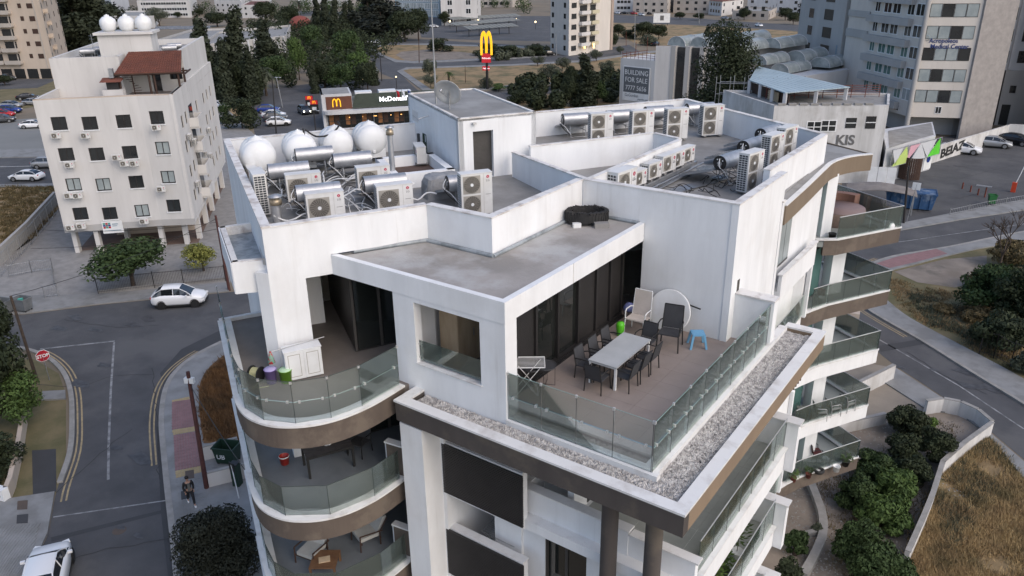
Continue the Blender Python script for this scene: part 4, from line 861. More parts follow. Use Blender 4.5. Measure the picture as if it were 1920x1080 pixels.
for i in range(8): q.tube([(-.45+i*.11, -.12, -.1), (-.4+i*.11, -.12, .35)], .006, 3)
q.build('elements', steel, t)
t = thing('pump_cabinet', 'dark green pump and pipes on the stair house wall', 'pump', (sC[0]+B_[0]*4.0-.1, sC[1]+B_[1]*4.0-.2, 18.8), R(-32))
MB().box(-.12, .12, -.1, .05, .2, .75).cyl((0, 0, .75), (0, 0, 1.1), .05).tube([(-.1, 0, 1.1), (.35, 0, 1.1), (.4, 0, .1)], .02).build('pump', dgreen, t); MB().box(-.9, -.75, -.05, .05, .35, .95).build('box', acgrid, t)
# black planter with artificial grass lying on the penthouse roof
t = thing('black_raft', 'black inflatable ring with rough rim on two pale blocks on the penthouse roof', 'inflatable ring', (-12.0, 20.75, 18.8), R(35))
q = MB()
for i in range(40):
    a = i*2*math.pi/40; x, y = .62*math.cos(a), .42*math.sin(a); q.obb((x, y, .22+.03*math.sin(i*2.3)), (.16, .16, .24), a, random.uniform(-.2, .2))
    q.obb((x*1.02, y*1.02, .35+random.uniform(-.02, .04)), (.12, .10, .12), a+random.uniform(-.5, .5), .3)
q.box(-.5, .5, -.33, .33, .12, .18).build('ring', blackr, t); MB().obb((-.35, -.52, .07), (.25, .16, .14), .2).build('block', pvc, t); MB().obb((.42, -.55, .08), (.45, .22, .16), .1).build('block', concrete, t)
# ------------------------------------------------------------------ penthouse terrace furniture
M('grey_plastic', (.50, .52, .53), (.44, .46, .47), 1.5, .5); M('table_top', (.40, .42, .43), (.34, .36, .37), 1.5, .45); M('blue_plastic', (.15, .36, .55), (.13, .32, .50), 1, .45); M('beige_mesh', (.55, .50, .46), (.47, .43, .39), 3, .8); M('grey_mesh', (.045, .047, .052), (.035, .036, .04), 3, .7)
t = thing('dining_table', 'long pale rectangular dining table on the roof terrace', 'table', (-9.17, 17.95, 15.5))
MB().box(-.45, .45, -1.05, 1.05, .70, .74).build('table_top', MATS['table_top'], t)
for x, y in ((-.4, -1), (.4, -1), (-.4, 1), (.4, 1)): MB().box(x-.03, x+.03, y-.03, y+.03, 0, .70).build('leg', pvc, t)
MB().box(-.41, .41, -1.02, 1.02, .65, .70).build('apron', pvc, t)
def chair(name, lab, mat, arms=True, h=.88, fm=None):
    fm = fm or black; t = thing(name, lab, 'chair')
    for x, y in ((-.25, -.24), (.25, -.24), (-.25, .24), (.25, .24)): MB().tube([(x*1.08, y*1.12, 0), (x, y, .43 if y < 0 or not arms else .43)], .018, 6).build('leg', fm, t)
    MB().hexa([(-.25, -.25, .41), (.25, -.25, .41), (.25, .23, .39), (-.25, .23, .39), (-.25, -.25, .445), (.25, -.25, .445), (.25, .23, .425), (-.25, .23, .425)]).build('seat', mat, t)
    MB().hexa([(-.24, .23, .43), (.24, .23, .43), (.24, .25, .43), (-.24, .25, .43), (-.22, .33, h), (.22, .33, h), (.22, .36, h), (-.22, .36, h)]).build('backrest', mat, t)
    q = MB().tube([(-.25, .24, .42), (-.23, .345, h+.01), (.23, .345, h+.01), (.25, .24, .42)], .017, 6)
    q.build('back_frame', fm, t)
    if arms:
        for s in (-1, 1): MB().tube([(s*.26, -.22, .43), (s*.27, -.2, .62), (s*.28, -.12, .66), (s*.28, .15, .65), (s*.25, .28, .62)], .017, 6).build('armrest', fm, t)
    return t
ch = chair('dining_chair', 'x', MATS['grey_mesh'])
cg = 'dark mesh chairs around the terrace table'
for (x, y, rz, lab) in ((-9.2, 16.72, 180, 'dark chair at the near end of the long terrace table'), (-8.62, 17.25, 90+180-180, 'dark chair on the open side of the table, nearest the camera'), (-8.6, 17.9, -90, 'dark chair on the open side of the table, middle one'), (-8.6, 18.55, -90, 'dark chair on the open side of the table, farthest one'),
        (-9.8, 17.2, 90, 'dark chair on the glazing side of the table, nearest one'), (-9.78, 17.95, 90, 'dark chair on the glazing side of the table, middle one'), (-9.78, 18.7, 90, 'dark chair on the glazing side of the table, farthest one'), (-9.1, 19.45, 0, 'dark chair at the far end of the long terrace table')):
    if lab.startswith('dark chair on the open'): rz = -90
    if lab.startswith('dark chair on the glazing'): rz = 90
    place(ch, USED, (x, y, 15.5), R(rz), lab, None, cg)
big = chair('armchair', 'large black armchair in front of the leaning round table top', MATS['grey_mesh'], True, 1.0); big.location = (-8.65, 20.2, 15.5); big.rotation_euler.z = R(12); big.scale = (1.25, 1.2, 1.25)
sl_ = chair('sling_chair', 'pale beige reclining sling chair against the glazing corner', MATS['beige_mesh'], True, 1.1, pvc); sl_.location = (-9.95, 20.6, 15.5); sl_.rotation_euler.z = R(2); sl_.scale = (1.25, 1.1, 1.2)
t = thing('round_table_top', 'big round white table top leaning on the terrace wall', 'table top', (-9.15, 21.2, 15.5), 0)
o = MB().cyl((0, -.02, 0), (0, .03, 0), .70, .70, 48).cyl((0, -.03, 0), (0, -.02, 0), .68, .70, 48).build('disc', pvc, t); o.location = (0, 0, .72); o.rotation_euler = (R(-14), 0, 0)
MB().tube([(.35, .15, 1.05), (.95, .18, .95)], .025).build('folded_leg', black, t)
t = thing('stool', 'light blue square plastic stool by the terrace wall', 'stool', (-7.98, 20.75, 15.5), R(35))
MB().box(-.2, .2, -.2, .2, .42, .46).box(-.17, .17, -.17, .17, .46, .465).build('seat', MATS['blue_plastic'], t)
for x in (-1, 1):
    for y in (-1, 1): MB().hexa([(x*.24-.03, y*.24-.03, 0), (x*.24+.03, y*.24-.03, 0), (x*.24+.03, y*.24+.03, 0), (x*.24-.03, y*.24+.03, 0), (x*.17-.035, y*.17-.035, .42), (x*.17+.035, y*.17-.035, .42), (x*.17+.035, y*.17+.035, .42), (x*.17-.035, y*.17+.035, .42)]).build('leg', MATS['blue_plastic'], t)
gt = thing('garden_tub', 'bright green rounded plastic tub beside the beige sling chair', 'tub', (-10.3, 20.1, 15.5)); gt.scale = (.8, .8, .72); MB().lathe([(.12, 0), (.16, .3), (.17, .5), (.14, .62), (.001, .66)], n=14).build('shell', M('bright_green', (.10, .50, .02), (.08, .42, .02), 1, .4), gt)
q = MB().lathe([(.001, 0), (.16, .01), (.20, .12), (.12, .25), (.001, .3)], (-10.55, 21.15, 15.9), 12); tag(q.build('ball', M('blue_cloth', (.12, .15, .35), (.2, .22, .4), 5, .7)), 'small blue bundle in the corner of the terrace by the shutters', 'bundle')
t = thing('drying_rack', 'white folding clothes rack just inside the terrace corner', 'clothes rack', (-10.75, 15.5, 15.5), R(35))
q = MB().tube([(-.45, -.27, .9), (.5, -.27, .9), (.5, .27, .95), (-.45, .27, .95), (-.45, -.27, .9)], .012, 5)
for i in range(9): y = -.27+.06*(i+.5); q.tube([(-.45, y, .9+(y+.27)*.09), (.5, y, .9+(y+.27)*.09)], .006, 4)
q.build('rack', pvc, t)
for s in (-1, 1): MB().tube([(-.4, s*.25, .9), (.3, s*.25, 0), (.3, -s*.05, 0)], .012, 5).tube([(.4, s*.22, .9), (-.3, s*.22, 0)], .012, 5).build('leg', pvc, t)
def sidetable(lab, x, y, r, h):
    t = thing('side_table', lab, 'side table', (x, y, 15.5)); MB().cyl((0, 0, h-.02), (0, 0, h), r, r, 28).lathe([(r, h), (r+.012, h+.03), (r-.01, h)], n=28).build('top', MATS['grey_mesh'], t)
    for i in range(4): a = i*1.57+.4; MB().tube([(r*.9*math.cos(a), r*.9*math.sin(a), h), (r*.9*math.cos(a), r*.9*math.sin(a), 0), (0, 0, .01)], .008, 4).build('leg', black, t)
sidetable('smaller round dark side table beside the clothes rack', -11.0+.12, 15.95-.05, .22, .52); sidetable('larger round dark side table in front of the sliding doors', -10.55, 16.15, .30, .60)
t = thing('wardrobe', 'pale wood wardrobe seen through the wall opening', 'wardrobe', (-13.3, 15.7, 15.5))
MB().box(-.4, .25, -.35, 1.2, 0.05, 1.95).build('carcass', wood_tan, t); MB().box(.251, .27, -.34, .42, .08, 1.93).build('door', wood_tan, t); MB().box(.251, .27, .44, 1.19, .08, 1.93).build('door', wood_tan, t); MB().box(.27, .29, .36, .39, .9, 1.15).build('handle', steel, t); MB().box(-.42, .27, -.37, 1.22, 1.95, 1.975).build('top_board', wood_mid, t)
t = thing('shelf_unit', 'narrow white shelf unit right of the wardrobe', 'shelves', (-12.9, 17.3, 15.5))
MB().box(-.02, 0, 0, .9, 0, 2).box(-.02, .35, .9, .92, 0, 2).box(-.02, .35, -.02, 0, 0, 2).build('sides', pvc, t)
for i in range(6): MB().box(0, .35, 0, .9, .05+i*.37, .07+i*.37).build('shelf', pvc, t)
# curved balcony, penthouse level
t = thing('storage_cabinet', 'low white two-door cabinet against the wall of the curved balcony', 'cabinet', (-16.72, 12.70, 15.5), math.atan2(.87, .49))
MB().box(-.52, .52, -.30, .12, .03, .92).build('carcass', pvc, t); MB().box(-.54, .54, -.32, .14, .92, .95).build('top_board', pvc, t)
for s in (-1, 1):
    d_ = MB().box(s*.26-.24, s*.26+.24, -.318, -.301, .06, .90).build('door', pvc, t); q = MB(); a, b = s*.26-.17, s*.26+.17
    q.box(a, b, -.325, -.3185, .13, .145).box(a, b, -.325, -.3185, .82, .835).box(a, a+.012, -.325, -.3185, .145, .82).box(b-.012, b, -.325, -.3185, .145, .82).build('door_moulding', acf, d_)
t = thing('mop', 'mop with red and green cloth lying across the white cabinet', 'mop', (-17.0, 12.3, 16.47), math.atan2(.87, .49)); MB().cyl((-.35, -.2, 0.02), (1.2, .0, .06), .014).build('handle', steel, t); MB().lathe([(.02, .0), (.05, -.1), (.11, -.36), (.001, -.38)], (-.38, -.22, .05), 9).build('cloth', M('red_cloth', (.45, .05, .06), (.20, .38, .30), 6, .9, lo=.48, hi=.52), t)
M('purple_plastic', (.23, .17, .42), (.21, .155, .38), 1, .4); M('green_plastic', (.16, .36, .03), (.14, .32, .03), 1, .4)
def bucket(lab, x, y, z, r, h, mat, cat='bucket', name='bucket'):
    t = thing(name, lab, cat, (x, y, z)); MB().lathe([(.001, 0), (r*.82, 0), (r, h), (r*1.06, h), (r*1.06, h+.02), (r*.95, h+.01), (r*.8, .04), (.001, .04)], n=20).build('shell', mat, t); return t
b_ = bucket('purple plastic bin on the curved balcony beside the hose reel', -17.1, 11.85, 15.5, .17, .42, MATS['purple_plastic'], 'bin', 'bin'); MB().lathe([(.001, .5), (.12, .48), (.18, .42)], n=16).build('lid', M('lilac', (.40, .36, .6), (.38, .34, .56), 1, .4), b_)
b_ = bucket('bright green plastic bin on the curved balcony beside the cabinet', -16.78, 12.12, 15.5, .19, .38, MATS['green_plastic'], 'bin', 'bin'); MB().lathe([(.001, .44), (.12, .44), (.2, .38)], n=16).build('lid', M('mint', (.42, .60, .40), (.40, .56, .38), 1, .4), b_)
t = thing('hose_reel', 'black garden hose reel with pale hose on the curved balcony', 'hose reel', (-17.5, 11.65, 15.5), R(20))
MB().cyl((-.16, 0, .25), (-.13, 0, .25), .23, .23, 20).cyl((.13, 0, .25), (.16, 0, .25), .23, .23, 20).build('drum_side', black, t)
q = MB()
for i in range(7): q.lathe([(.16, -.015), (.185, 0), (.16, .015)], (-.11+i*.036, 0, .25), 16, 'X')
q.tube(smooth([(.1, -.18, .2), (.2, -.3, .1), (.1, -.4, .02), (.35, -.3, .02), (.5, -.2, .02)], 4), .013, 5); q.build('hose', M('pale_hose', (.42, .42, .25), (.34, .35, .2), 4, .5), t)
# balcony one floor down
t = thing('garden_table', 'dark slatted garden table on the second curved balcony', 'table', (-16.15, 12.75, 12.5), R(62))
for i in range(5): MB().box(-.7, .7, -.40+i*.162, -.40+i*.162+.15, .70, .73).build('slat', M('grey_wood', (.06, .055, .055), (.045, .042, .042), 4, .6) if 'grey_wood' not in MATS else MATS['grey_wood'], t)
for x in (-.67, .67):
    for y in (-.38, .38): MB().box(x-.035, x+.035, y-.035, y+.035, 0, .70).build('leg', black, t)
MB().box(-.72, .72, -.42, -.405, .66, .735).box(-.72, .72, .412, .43, .66, .735).build('rim', black, t)
t = thing('flower_bowl', 'small white flowers in a bowl on the dark garden table', 'flowers', (-16.15, 12.75, 13.235))
q = MB()
for _ in range(40): a = random.uniform(0, 6.28); r_ = random.uniform(0, .13); q.obb((r_*math.cos(a), r_*math.sin(a), .04+random.uniform(0, .06)), (.05, .05, .02), a, random.uniform(-.5, .5))
q.build('petals', pvc, t); MB().lathe([(.001, 0), (.06, 0), (.1, .04)], n=12).build('bowl', pvc, t)
b_ = bucket('red bucket with pale rim on the second curved balcony', -17.35, 12.05, 12.5, .15, .26, M('red_plastic', (.45, .04, .03), (.40, .035, .03), 1, .4)); MB().lathe([(.155, .25), (.165, .27), (.155, .29)], n=16).build('rim', pvc, b_)
M('pot_grey', (.20, .21, .20), (.16, .17, .16), 2, .8)
def potplant(lab, x, y, z, r, h, leafm, pot, n=60, sp=.25, hh=.35):
    t = thing('potted_plant', lab, 'potted plant', (x, y, z)); MB().lathe([(.001, 0), (r*.7, 0), (r, h), (r*1.05, h), (r*.95, h-.01), (.001, h-.03)], n=16).build('pot', pot, t)
    V = []; F = []
    for _ in range(n):
        a = random.uniform(0, 6.28); e = random.uniform(.2, 1); rr = sp*random.uniform(.3, 1); c = Vector((rr*math.cos(a), rr*math.sin(a), h+hh*e)); d1 = Vector((math.cos(a), math.sin(a), random.uniform(-.3, .8)))*.09; d2 = Vector((-math.sin(a), math.cos(a), 0))*.035; k = len(V)
        V += [tuple(c-d1), tuple(c+d2), tuple(c+d1), tuple(c-d2)]; F.append((k, k+1, k+2, k+3))
    me = bpy.data.meshes.new('foliage'); me.from_pydata(V, [], F); me.materials.append(leafm); mk('foliage', me, t); MB().tube([(0, 0, h-.02), (0.02, 0, h+hh*.7)], .012, 4).build('stem', trunkm, t); return t
potplant('grey pot with a small plant by the glass of the second curved balcony', -14.25, 13.0, 12.5, .2, .25, LE['olive'], MATS['pot_grey'], 30, .15, .1)
hc = chair('balcony_chair', 'black metal chair behind the dark table on the second curved balcony', MATS['grey_mesh']); hc.location = (-15.85, 13.75, 12.5); hc.rotation_euler.z = R(10)
# balcony two floors down
M('cushion', (.42, .42, .40), (.36, .36, .34), 2, .9)
def lounge(lab, x, y, z, rz):
    t = thing('lounge_chair', lab, 'lounge chair', (x, y, z), R(rz)); MB().box(-.3, .3, -.35, .3, .3, .42).build('seat_cushion', MATS['cushion'], t)
    MB().hexa([(-.29, .22, .40), (.29, .22, .40), (.29, .36, .40), (-.29, .36, .40), (-.29, .48, .95), (.29, .48, .95), (.29, .6, .92), (-.29, .6, .92)]).build('back_cushion', MATS['cushion'], t)
    for s in (-1, 1): MB().tube([(s*.36, -.38, 0), (s*.36, -.36, .58), (s*.36, .4, .50)], .024, 5).tube([(s*.36, .3, 0), (s*.36, .3, .5), (s*.34, .58, .9)], .024, 5).build('side_frame', wood_dark, t)
    MB().box(-.36, .36, -.34, -.30, .24, .30).box(-.36, .36, .3, .34, .24, .3).build('cross_rail', wood_dark, t)
lounge('cushioned wooden armchair by the glass door, third curved balcony', -15.5, 13.35, 9.5, -20); lounge('cushioned wooden armchair nearer the curve, third curved balcony', -16.35, 11.85, 9.5, 10)
t = thing('coffee_table', 'square slatted wooden coffee table on the third curved balcony', 'coffee table', (-15.65, 11.75, 9.5), R(35))
for i in range(6): MB().box(-.4, .4, -.4+i*.135, -.4+i*.135+.125, .36, .39).build('slat', wood_mid, t)
for x in (-.36, .36):
    for y in (-.36, .36): MB().box(x-.03, x+.03, y-.03, y+.03, 0, .36).build('leg', wood_mid, t)
tag(MB().obb((-15.63, 11.72, 9.905), (.34, .24, .03), R(50)).build('book', wood_tan), 'tan board lying on the wooden coffee table', 'board')
q = MB()
for i in (0, .16): q.lathe([(.001, 0), (.06, .0), (.05, .06), (.001, .07)], (-14.85+i, 14.05, 9.5), 8)
tag(q.build('shoes', pvc), 'pair of pale shoes by the glass door of the third curved balcony', 'shoes')
# right hand balconies: round tub, pots, furniture
t = thing('hot_tub', 'large round brown covered tub on the top right balcony', 'hot tub', (-7.75, 35.95, 15.5)); t.scale = (1.15, 1.15, 1.1)
MB().lathe([(.98, 0), (1.0, .05), (1.0, .50), (.96, .55)], n=40).build('shell', M('wicker_brown', (.20, .145, .115), (.14, .10, .08), 9, .8), t)
MB().lathe([(.97, .55), (.97, .60), (.001, .62)], n=40).build('cover', M('tub_cover', (.21, .155, .15), (.17, .125, .12), 1.5, .6), t)
q = MB()
for i in range(14):
    a0_, a1_ = R(70)+i*.13, R(70)+(i+1)*.13; P_ = lambda a, r: (r*math.cos(a), r*math.sin(a)); q.hexa([(*P_(a0_, 1.0), 0), (*P_(a0_, 1.35), 0), (*P_(a1_, 1.35), 0), (*P_(a1_, 1.0), 0), (*P_(a0_, 1.0), .9), (*P_(a0_, 1.35), .9), (*P_(a1_, 1.35), .9), (*P_(a1_, 1.0), .9)])
q.build('surround', M('clay', (.22, .12, .09), (.18, .10, .075), 2, .7), t)
tag(MB().lathe([(.001, .0), (.22, .02), (.26, .15), (.2, .3), (.001, .34)], (-5.6, 36.0, 15.52), 14).build('cushion', pvc), 'round white cushion in the corner of the top right balcony', 'cushion')
tag(MB().obb((-6.35, 35.7, 15.56), (.75, .12, .1), .5).obb((-6.2, 35.6, 15.6), (.4, .3, .12), .9).build('folded_parasol', black), 'black folded parasol lying on the top right balcony floor', 'parasol')
bucket('small black pot near the white pillar, top right balcony', -7.3, 33.45, 15.5, .16, .18, black, 'pot', 'pot')
bucket('small white pot on the second right balcony', -7.3, 33.3, 12.5, .15, .28, pvc, 'pot', 'pot'); bucket('rust brown pot by the glass door, second right balcony', -7.5, 33.95, 12.5, .17, .35, rust, 'pot', 'pot')
bucket('white pot in the tip of the lowest right balcony', -5.75, 34.6, 3.5, .17, .28, pvc, 'pot', 'pot'); 
potplant('dark potted shrub at the tip of the lowest right balcony', -5.5, 35.3, 3.5, .2, .3, LE['mid'], black, 60, .3, .3); potplant('potted plant by the railing of the lowest right balcony', -6.7, 33.3, 3.5, .15, .25, LE['mid'], rust, 50, .22, .3); potplant('leafy pot nearest on the lowest right balcony', -7.2, 32.6, 3.5, .15, .25, LE['green'], rust, 50, .25, .3)
tag(MB().lathe([(.2, 0), (.26, .1), (.26, .18), (.16, .2), (.12, .1)], (-6.4, 34.0, 3.5), 18).build('tyre', blackr), 'black tyre on the floor of the lowest right balcony', 'tyre')
c1 = chair('wooden_chair', 'dark red wooden chair with white cushion on the lowest right balcony', M('dark_red_wood', (.10, .025, .02), (.08, .02, .02), 2, .6)); c1.location = (-6.9, 35.1, 3.5); c1.rotation_euler.z = R(130)
c2 = chair('folding_chair', 'grey folding chair at the end of the fourth right balcony', MATS['pot_grey'], True, .85, steel); c2.location = (-5.9, 35.4, 6.5); c2.rotation_euler.z = R(150)
dup(c2, (-6.35, 34.6, 6.5), R(140), 'grey folding chair in the middle of the fourth right balcony'); dup(c2, (-6.75, 33.9, 6.5), R(120), 'grey folding chair nearest the glass door, fourth right balcony')
t = thing('side_table', 'small dark square table on the fourth right balcony', 'table', (-7.35, 33.4, 6.5), R(30)); MB().box(-.3, .3, -.3, .3, .5, .54).build('top', MATS['pot_grey'], t)
for x in (-.26, .26):
    for y in (-.26, .26): MB().box(x-.02, x+.02, y-.02, y+.02, 0, .5).build('leg', black, t)
# plants on the right lower terrace
for i, (x, y, hh, lf, lab) in enumerate(((-5.5, 17.2, 1.0, 'lime', 'tall yellow green plant on the lower right terrace, nearest'), (-5.6, 18.2, .6, 'green', 'spiky pale plant in a white pot on the lower right terrace'), (-5.55, 19.2, 1.5, 'green', 'tall thin staked plant on the lower right terrace'), (-5.6, 16.3, .7, 'lime', 'low bright plant at the near corner of the lower right terrace'), (-6.3, 19.8, .8, 'black', 'dark bush against the end wall of the lower right terrace'))):
    potplant(lab, x, y, 9.5, .2, .35, LE[lf], (pvc, black)[i % 2], 120, .33, hh)
t = thing('clothes_rack', 'wire clothes rack in the dark gap below the upper louvre panel', 'clothes rack', (-11.2, 14.9, 9.5), R(0)); q = MB().tube([(-.6, -.3, 1.3), (.6, -.3, 1.3), (.6, .3, 1.35), (-.6, .3, 1.35), (-.6, -.3, 1.3)], .012, 4)
for i in range(7): q.tube([(-.6, -.25+i*.08, 1.32), (.6, -.25+i*.08, 1.32)], .006, 3)
q.tube([(-.5, -.3, 1.3), (.4, .3, 0)], .012, 4).tube([(.5, -.3, 1.3), (-.4, .3, 0)], .012, 4); q.build('rack', steel, t)
# ------------------------------------------------------------------ surrounding buildings
def frame_mesh(mat, mull=1, b=.07):
    m = MB().box(0, 1, -.05, .02, 0, b).box(0, 1, -.05, .02, 1-b, 1).box(0, b, -.05, .02, b, 1-b).box(1-b, 1, -.05, .02, b, 1-b)
    for i in range(mull): c = (i+1)/(mull+1); m.box(c-b*.4, c+b*.4, -.045, .015, b, 1-b)
    return m.mesh('window', mat)
PANE = {}
def pane_mesh(mat):
    if mat.name not in PANE: PANE[mat.name] = MB().box(.03, .97, -.02, .01, .03, .97).mesh('pane', mat)
    return PANE[mat.name]
FRM = {'dark': frame_mesh(dark), 'white': frame_mesh(pvc), 'wide': frame_mesh(pvc, 3, .05), 'none': frame_mesh(dark, 0, .03)}
SILL = MB().box(-.04, 1.04, -.14, .02, -.07, 0).mesh('sill', pvc)
def win(rt, p0, p1, u, z, w, h, fr='dark', pane=None, sill=False):
    d = Vector((p1[0]-p0[0], p1[1]-p0[1])).normalized(); a = math.atan2(d.y, d.x)
    o = mk('window', FRM[fr], rt, True, loc=(p0[0]+d.x*u, p0[1]+d.y*u, z), rz=a, scale=(w, 1, h))
    mk('pane', pane_mesh(pane or glassW), o)
    if sill: s = mk('sill', SILL, o); s.scale = (1, 1, 1/h)
    return o
def balcony(rt, p0, p1, u, z, w, dep, mat, rmat=None, hr=.95, solid=True):
    d = Vector((p1[0]-p0[0], p1[1]-p0[1])).normalized(); n = Vector((d.y, -d.x)); P_ = lambda a, b: (p0[0]+d.x*a+n.x*b, p0[1]+d.y*a+n.y*b)
    m = MB().prism([P_(u, .0), P_(u+w, .0), P_(u+w, dep), P_(u, dep)], z-.2, z)
    if solid: m.wall(P_(u, dep), P_(u+w, dep), .12, z, z+hr).wall(P_(u, 0), P_(u, dep), -.12, z, z+hr).wall(P_(u+w, 0), P_(u+w, dep), .12, z, z+hr)
    o = m.build('balcony', mat, rt, True)
    if not solid:
        q = MB()
        for i in range(int(w/.3)+1): x = u+min(w, i*.3); q.cyl((*P_(x, dep-.05), z), (*P_(x, dep-.05), z+hr), .015, .015, 4, False)
        q.tube([(*P_(u, .05), z+hr), (*P_(u, dep-.05), z+hr), (*P_(u+w, dep-.05), z+hr), (*P_(u+w, .05), z+hr)], .02, 4); q.build('railing', rmat or black, o, kind='stuff')
    return o
def FB(name, label, L, Mx, R_, z1, mat, grids=(), z0=0, roof=None, cat='building', par=.7, flat=True, base=None, world=False):
    L, Mx, R_ = ([Vector((*q, 0)) for q in (L, Mx, R_)] if world else [G(*q) for q in (L, Mx, R_)])
    N = L+R_-Mx; rt = thing(name, label, cat, ((Mx.x), (Mx.y), 0)); f = [(L.x, L.y), (Mx.x, Mx.y), (R_.x, R_.y), (N.x, N.y)]
    MB().prism(f, z0, z1-par).build('wall', mat, rt, True)
    q = MB()
    for i in range(4): q.wall(f[i], f[(i+1) % 4], .25, z1-par, z1)
    if par > 0: q.build('parapet', mat, rt, True); MB().prism([((a[0]*.98+.02*(f[0][0]+f[2][0])/2), (a[1]*.98+.02*(f[0][1]+f[2][1])/2)) for a in f], z1-par+.01, z1-par+.04).build('roof', roof or membrane, rt, True)
    for (fa, rows, cols, w, h, zf, dz, m0, m1, fr, pn) in grids:
        p0, p1 = f[fa], f[fa+1]; D = math.dist(p0, p1); st = (D-m0-m1-w)/max(cols-1, 1)
        for r in range(rows):
            for c in range(cols): win(rt, p0, p1, m0+c*st, zf+r*dz, w, h, fr, pn if not isinstance(pn, tuple) else random.choice(pn))
    return rt, f
# --- white apartment building on the left
rt = thing('apartment_building', 'white five storey apartment building with tiled roof pergola, on the left', 'building', (-74, 38, 0)); WL = lambda mb, n, m, **k: mb.build(n, m, rt, True, **k)
C_ = [Vector(q) for q in ((-78.9, 33.8), (-76.9, 36.0), (-72.8, 40.5), (-70.3, 42.6))]; DV = Vector((-.745, .667))
bk = lambda p, d: (p.x+DV.x*d, p.y+DV.y*d)
wins = [[(97, 221, 125, 242), (154, 220, 183, 242), (218, 217, 246, 238), (281, 210, 307, 231)], [(111, 279, 138, 300), (168, 279, 195, 299), (230, 275, 257, 296), (292, 267, 318, 288)], [(125, 336, 151, 356), (181, 336, 207, 356), (243, 331, 268, 351), (303, 322, 327, 342)], [(138, 391, 164, 410), (193, 390, 219, 410), (254, 385, 279, 405), (314, 376, 337, 395)]]
segs = [(C_[0], C_[1]), (C_[1], C_[2]), (C_[2], C_[3])]; rowz = [11.35, 8.85, 6.35, 3.9]
for si, (a, b) in enumerate(segs):
    cols = ([0], [1, 2], [3])[si]; ops = []
    for r in range(4):
        for c in cols:
            x0, y0, x1, y1 = wins[r][c]; u, zc = hit((x0+x1)/2, (y0+y1)/2, a, b); L_ = math.dist(a, b); u = min(max(u, .85), L_-.85) if L_ > 1.8 else L_/2
            ops.append((u-.66, u+.66, zc-.62, zc+.62, r, c))
    WL(MB().wallo(a, b, .3, 3.0, 15.35, [o[:4] for o in ops]), 'wall', white2)
    WL(MB().wall(a, b, .3, 15.35, 15.45), 'coping', cream)
    WL(MB().wall((a.x+.03, a.y-.03), (b.x+.03, b.y-.03), .1, 2.45, 3.1), 'grey_band', grey_b)
    for u0, u1, z0, z1, r, c in ops:
        d = (b-a).normalized(); n = Vector((-d.y, d.x))*.14; p0 = a+n; p1 = b+n
        win(rt, p0, p1, u0, z0, u1-u0, z1-z0, 'dark', curtain if (r, c) in ((2, 0), (2, 1), (1, 3), (2, 3), (3, 2)) else glassW)
        WL(MB().wall(a+d*(u0-.08)-n*.6, a+d*(u1+.08)-n*.6, .22, z0-.1, z0), 'sill', pvc)
ba, bb = bk(C_[0], 27.5), bk(C_[3], 27.5); cA = bk(C_[0], .35); cB = bk(C_[3], .0)
WL(MB().prism([C_[0]+DV*.36, C_[1]+DV*.36, C_[2]+DV*.36, C_[3]+DV*.4+Vector((-.2, -.2)), Vector(bb)+Vector((-.3, -.3)), ba], 2.9, 14.4), 'storeys', dark)
WL(MB().prism([tuple(C_[0]+DV*.32), tuple(C_[1]+DV*.32), tuple(C_[2]+DV*.32), tuple(C_[3]+DV*.3), bb, ba], 14.4, 14.44), 'terrace_floor', floor_pink)
WL(MB().prism([tuple(C_[0]), tuple(C_[1]), tuple(C_[2]), tuple(C_[3]), bb, ba], 2.6, 2.95), 'first_floor_slab', white2)
# right flank with windows and projecting bays
S0 = C_[3]; S1 = Vector(bb); ops = []
for z in (4.2, 6.7, 9.2, 11.7):
    for u in (2.2, 4.6, 12.0, 17.5, 20.5, 23.5): ops.append((u, u+1.1, z, z+1.25))
WL(MB().wallo(S0, S1, .3, 3.0, 15.45, ops), 'wall', white2); WL(MB().wall(C_[0], ba, -.3, 3.0, 15.45), 'wall', white2); WL(MB().wall(ba, bb, .3, 3, 15.45), 'wall', white2)
dS = (S1-S0).normalized(); nS = Vector((-dS.y, dS.x))*.15
for o in ops: win(rt, S0+nS, S1+nS, o[0], o[2], 1.1, 1.25, 'dark', glassW)
for z in (3.6, 6.1, 8.6, 11.1): balcony(rt, S0, S1, 6.6, z, 3.2, .9, white2); WL(MB().wall(S0+dS*7.1-nS*.1, S0+dS*9.3-nS*.1, .06, z+.1, z+2.1), 'balcony_door', dglass)
# upper storey block, stair tower, coping
def lb(u, v): d = (C_[3]-C_[0]).normalized(); return (C_[0].x+d.x*u+DV.x*v, C_[0].y+d.y*u+DV.y*v)
WL(MB().wallo(lb(0, 7.0), lb(6.5, 7.0), .3, 14.4, 18.4, [(5.4, 6.3, 14.45, 16.5)]).wall(lb(0, 27), lb(0, 7), .3, 14.4, 18.4).wall(lb(6.5, 7), lb(6.5, 9.8), .3, 14.4, 18.4).wallo(lb(6.5, 9.8), lb(12.1, 9.8), .3, 14.4, 18.4, [(2.2, 3.1, 14.45, 16.5), (4.0, 5.4, 15.6, 16.5)]).wall(lb(12.1, 9.8), lb(12.1, 27), .3, 14.4, 18.6).wall(lb(12.1, 27), lb(0, 27), .3, 14.4, 18.4), 'upper_storey_wall', white2)
WL(MB().prism([lb(.2, 7.2), lb(6.4, 7.2), lb(6.4, 10), lb(12, 10), lb(12, 26.8), lb(.2, 26.8)], 17.5, 17.75), 'roof', membrane)
WL(MB().wall(lb(5.5, 7.25), lb(6.3, 7.25), .05, 14.45, 16.5).wall(lb(8.7, 10.05), lb(9.6, 10.05), .05, 14.45, 16.5).wall(lb(10.5, 10.05), lb(11.9, 10.05), .05, 15.6, 16.5), 'door', dglass)
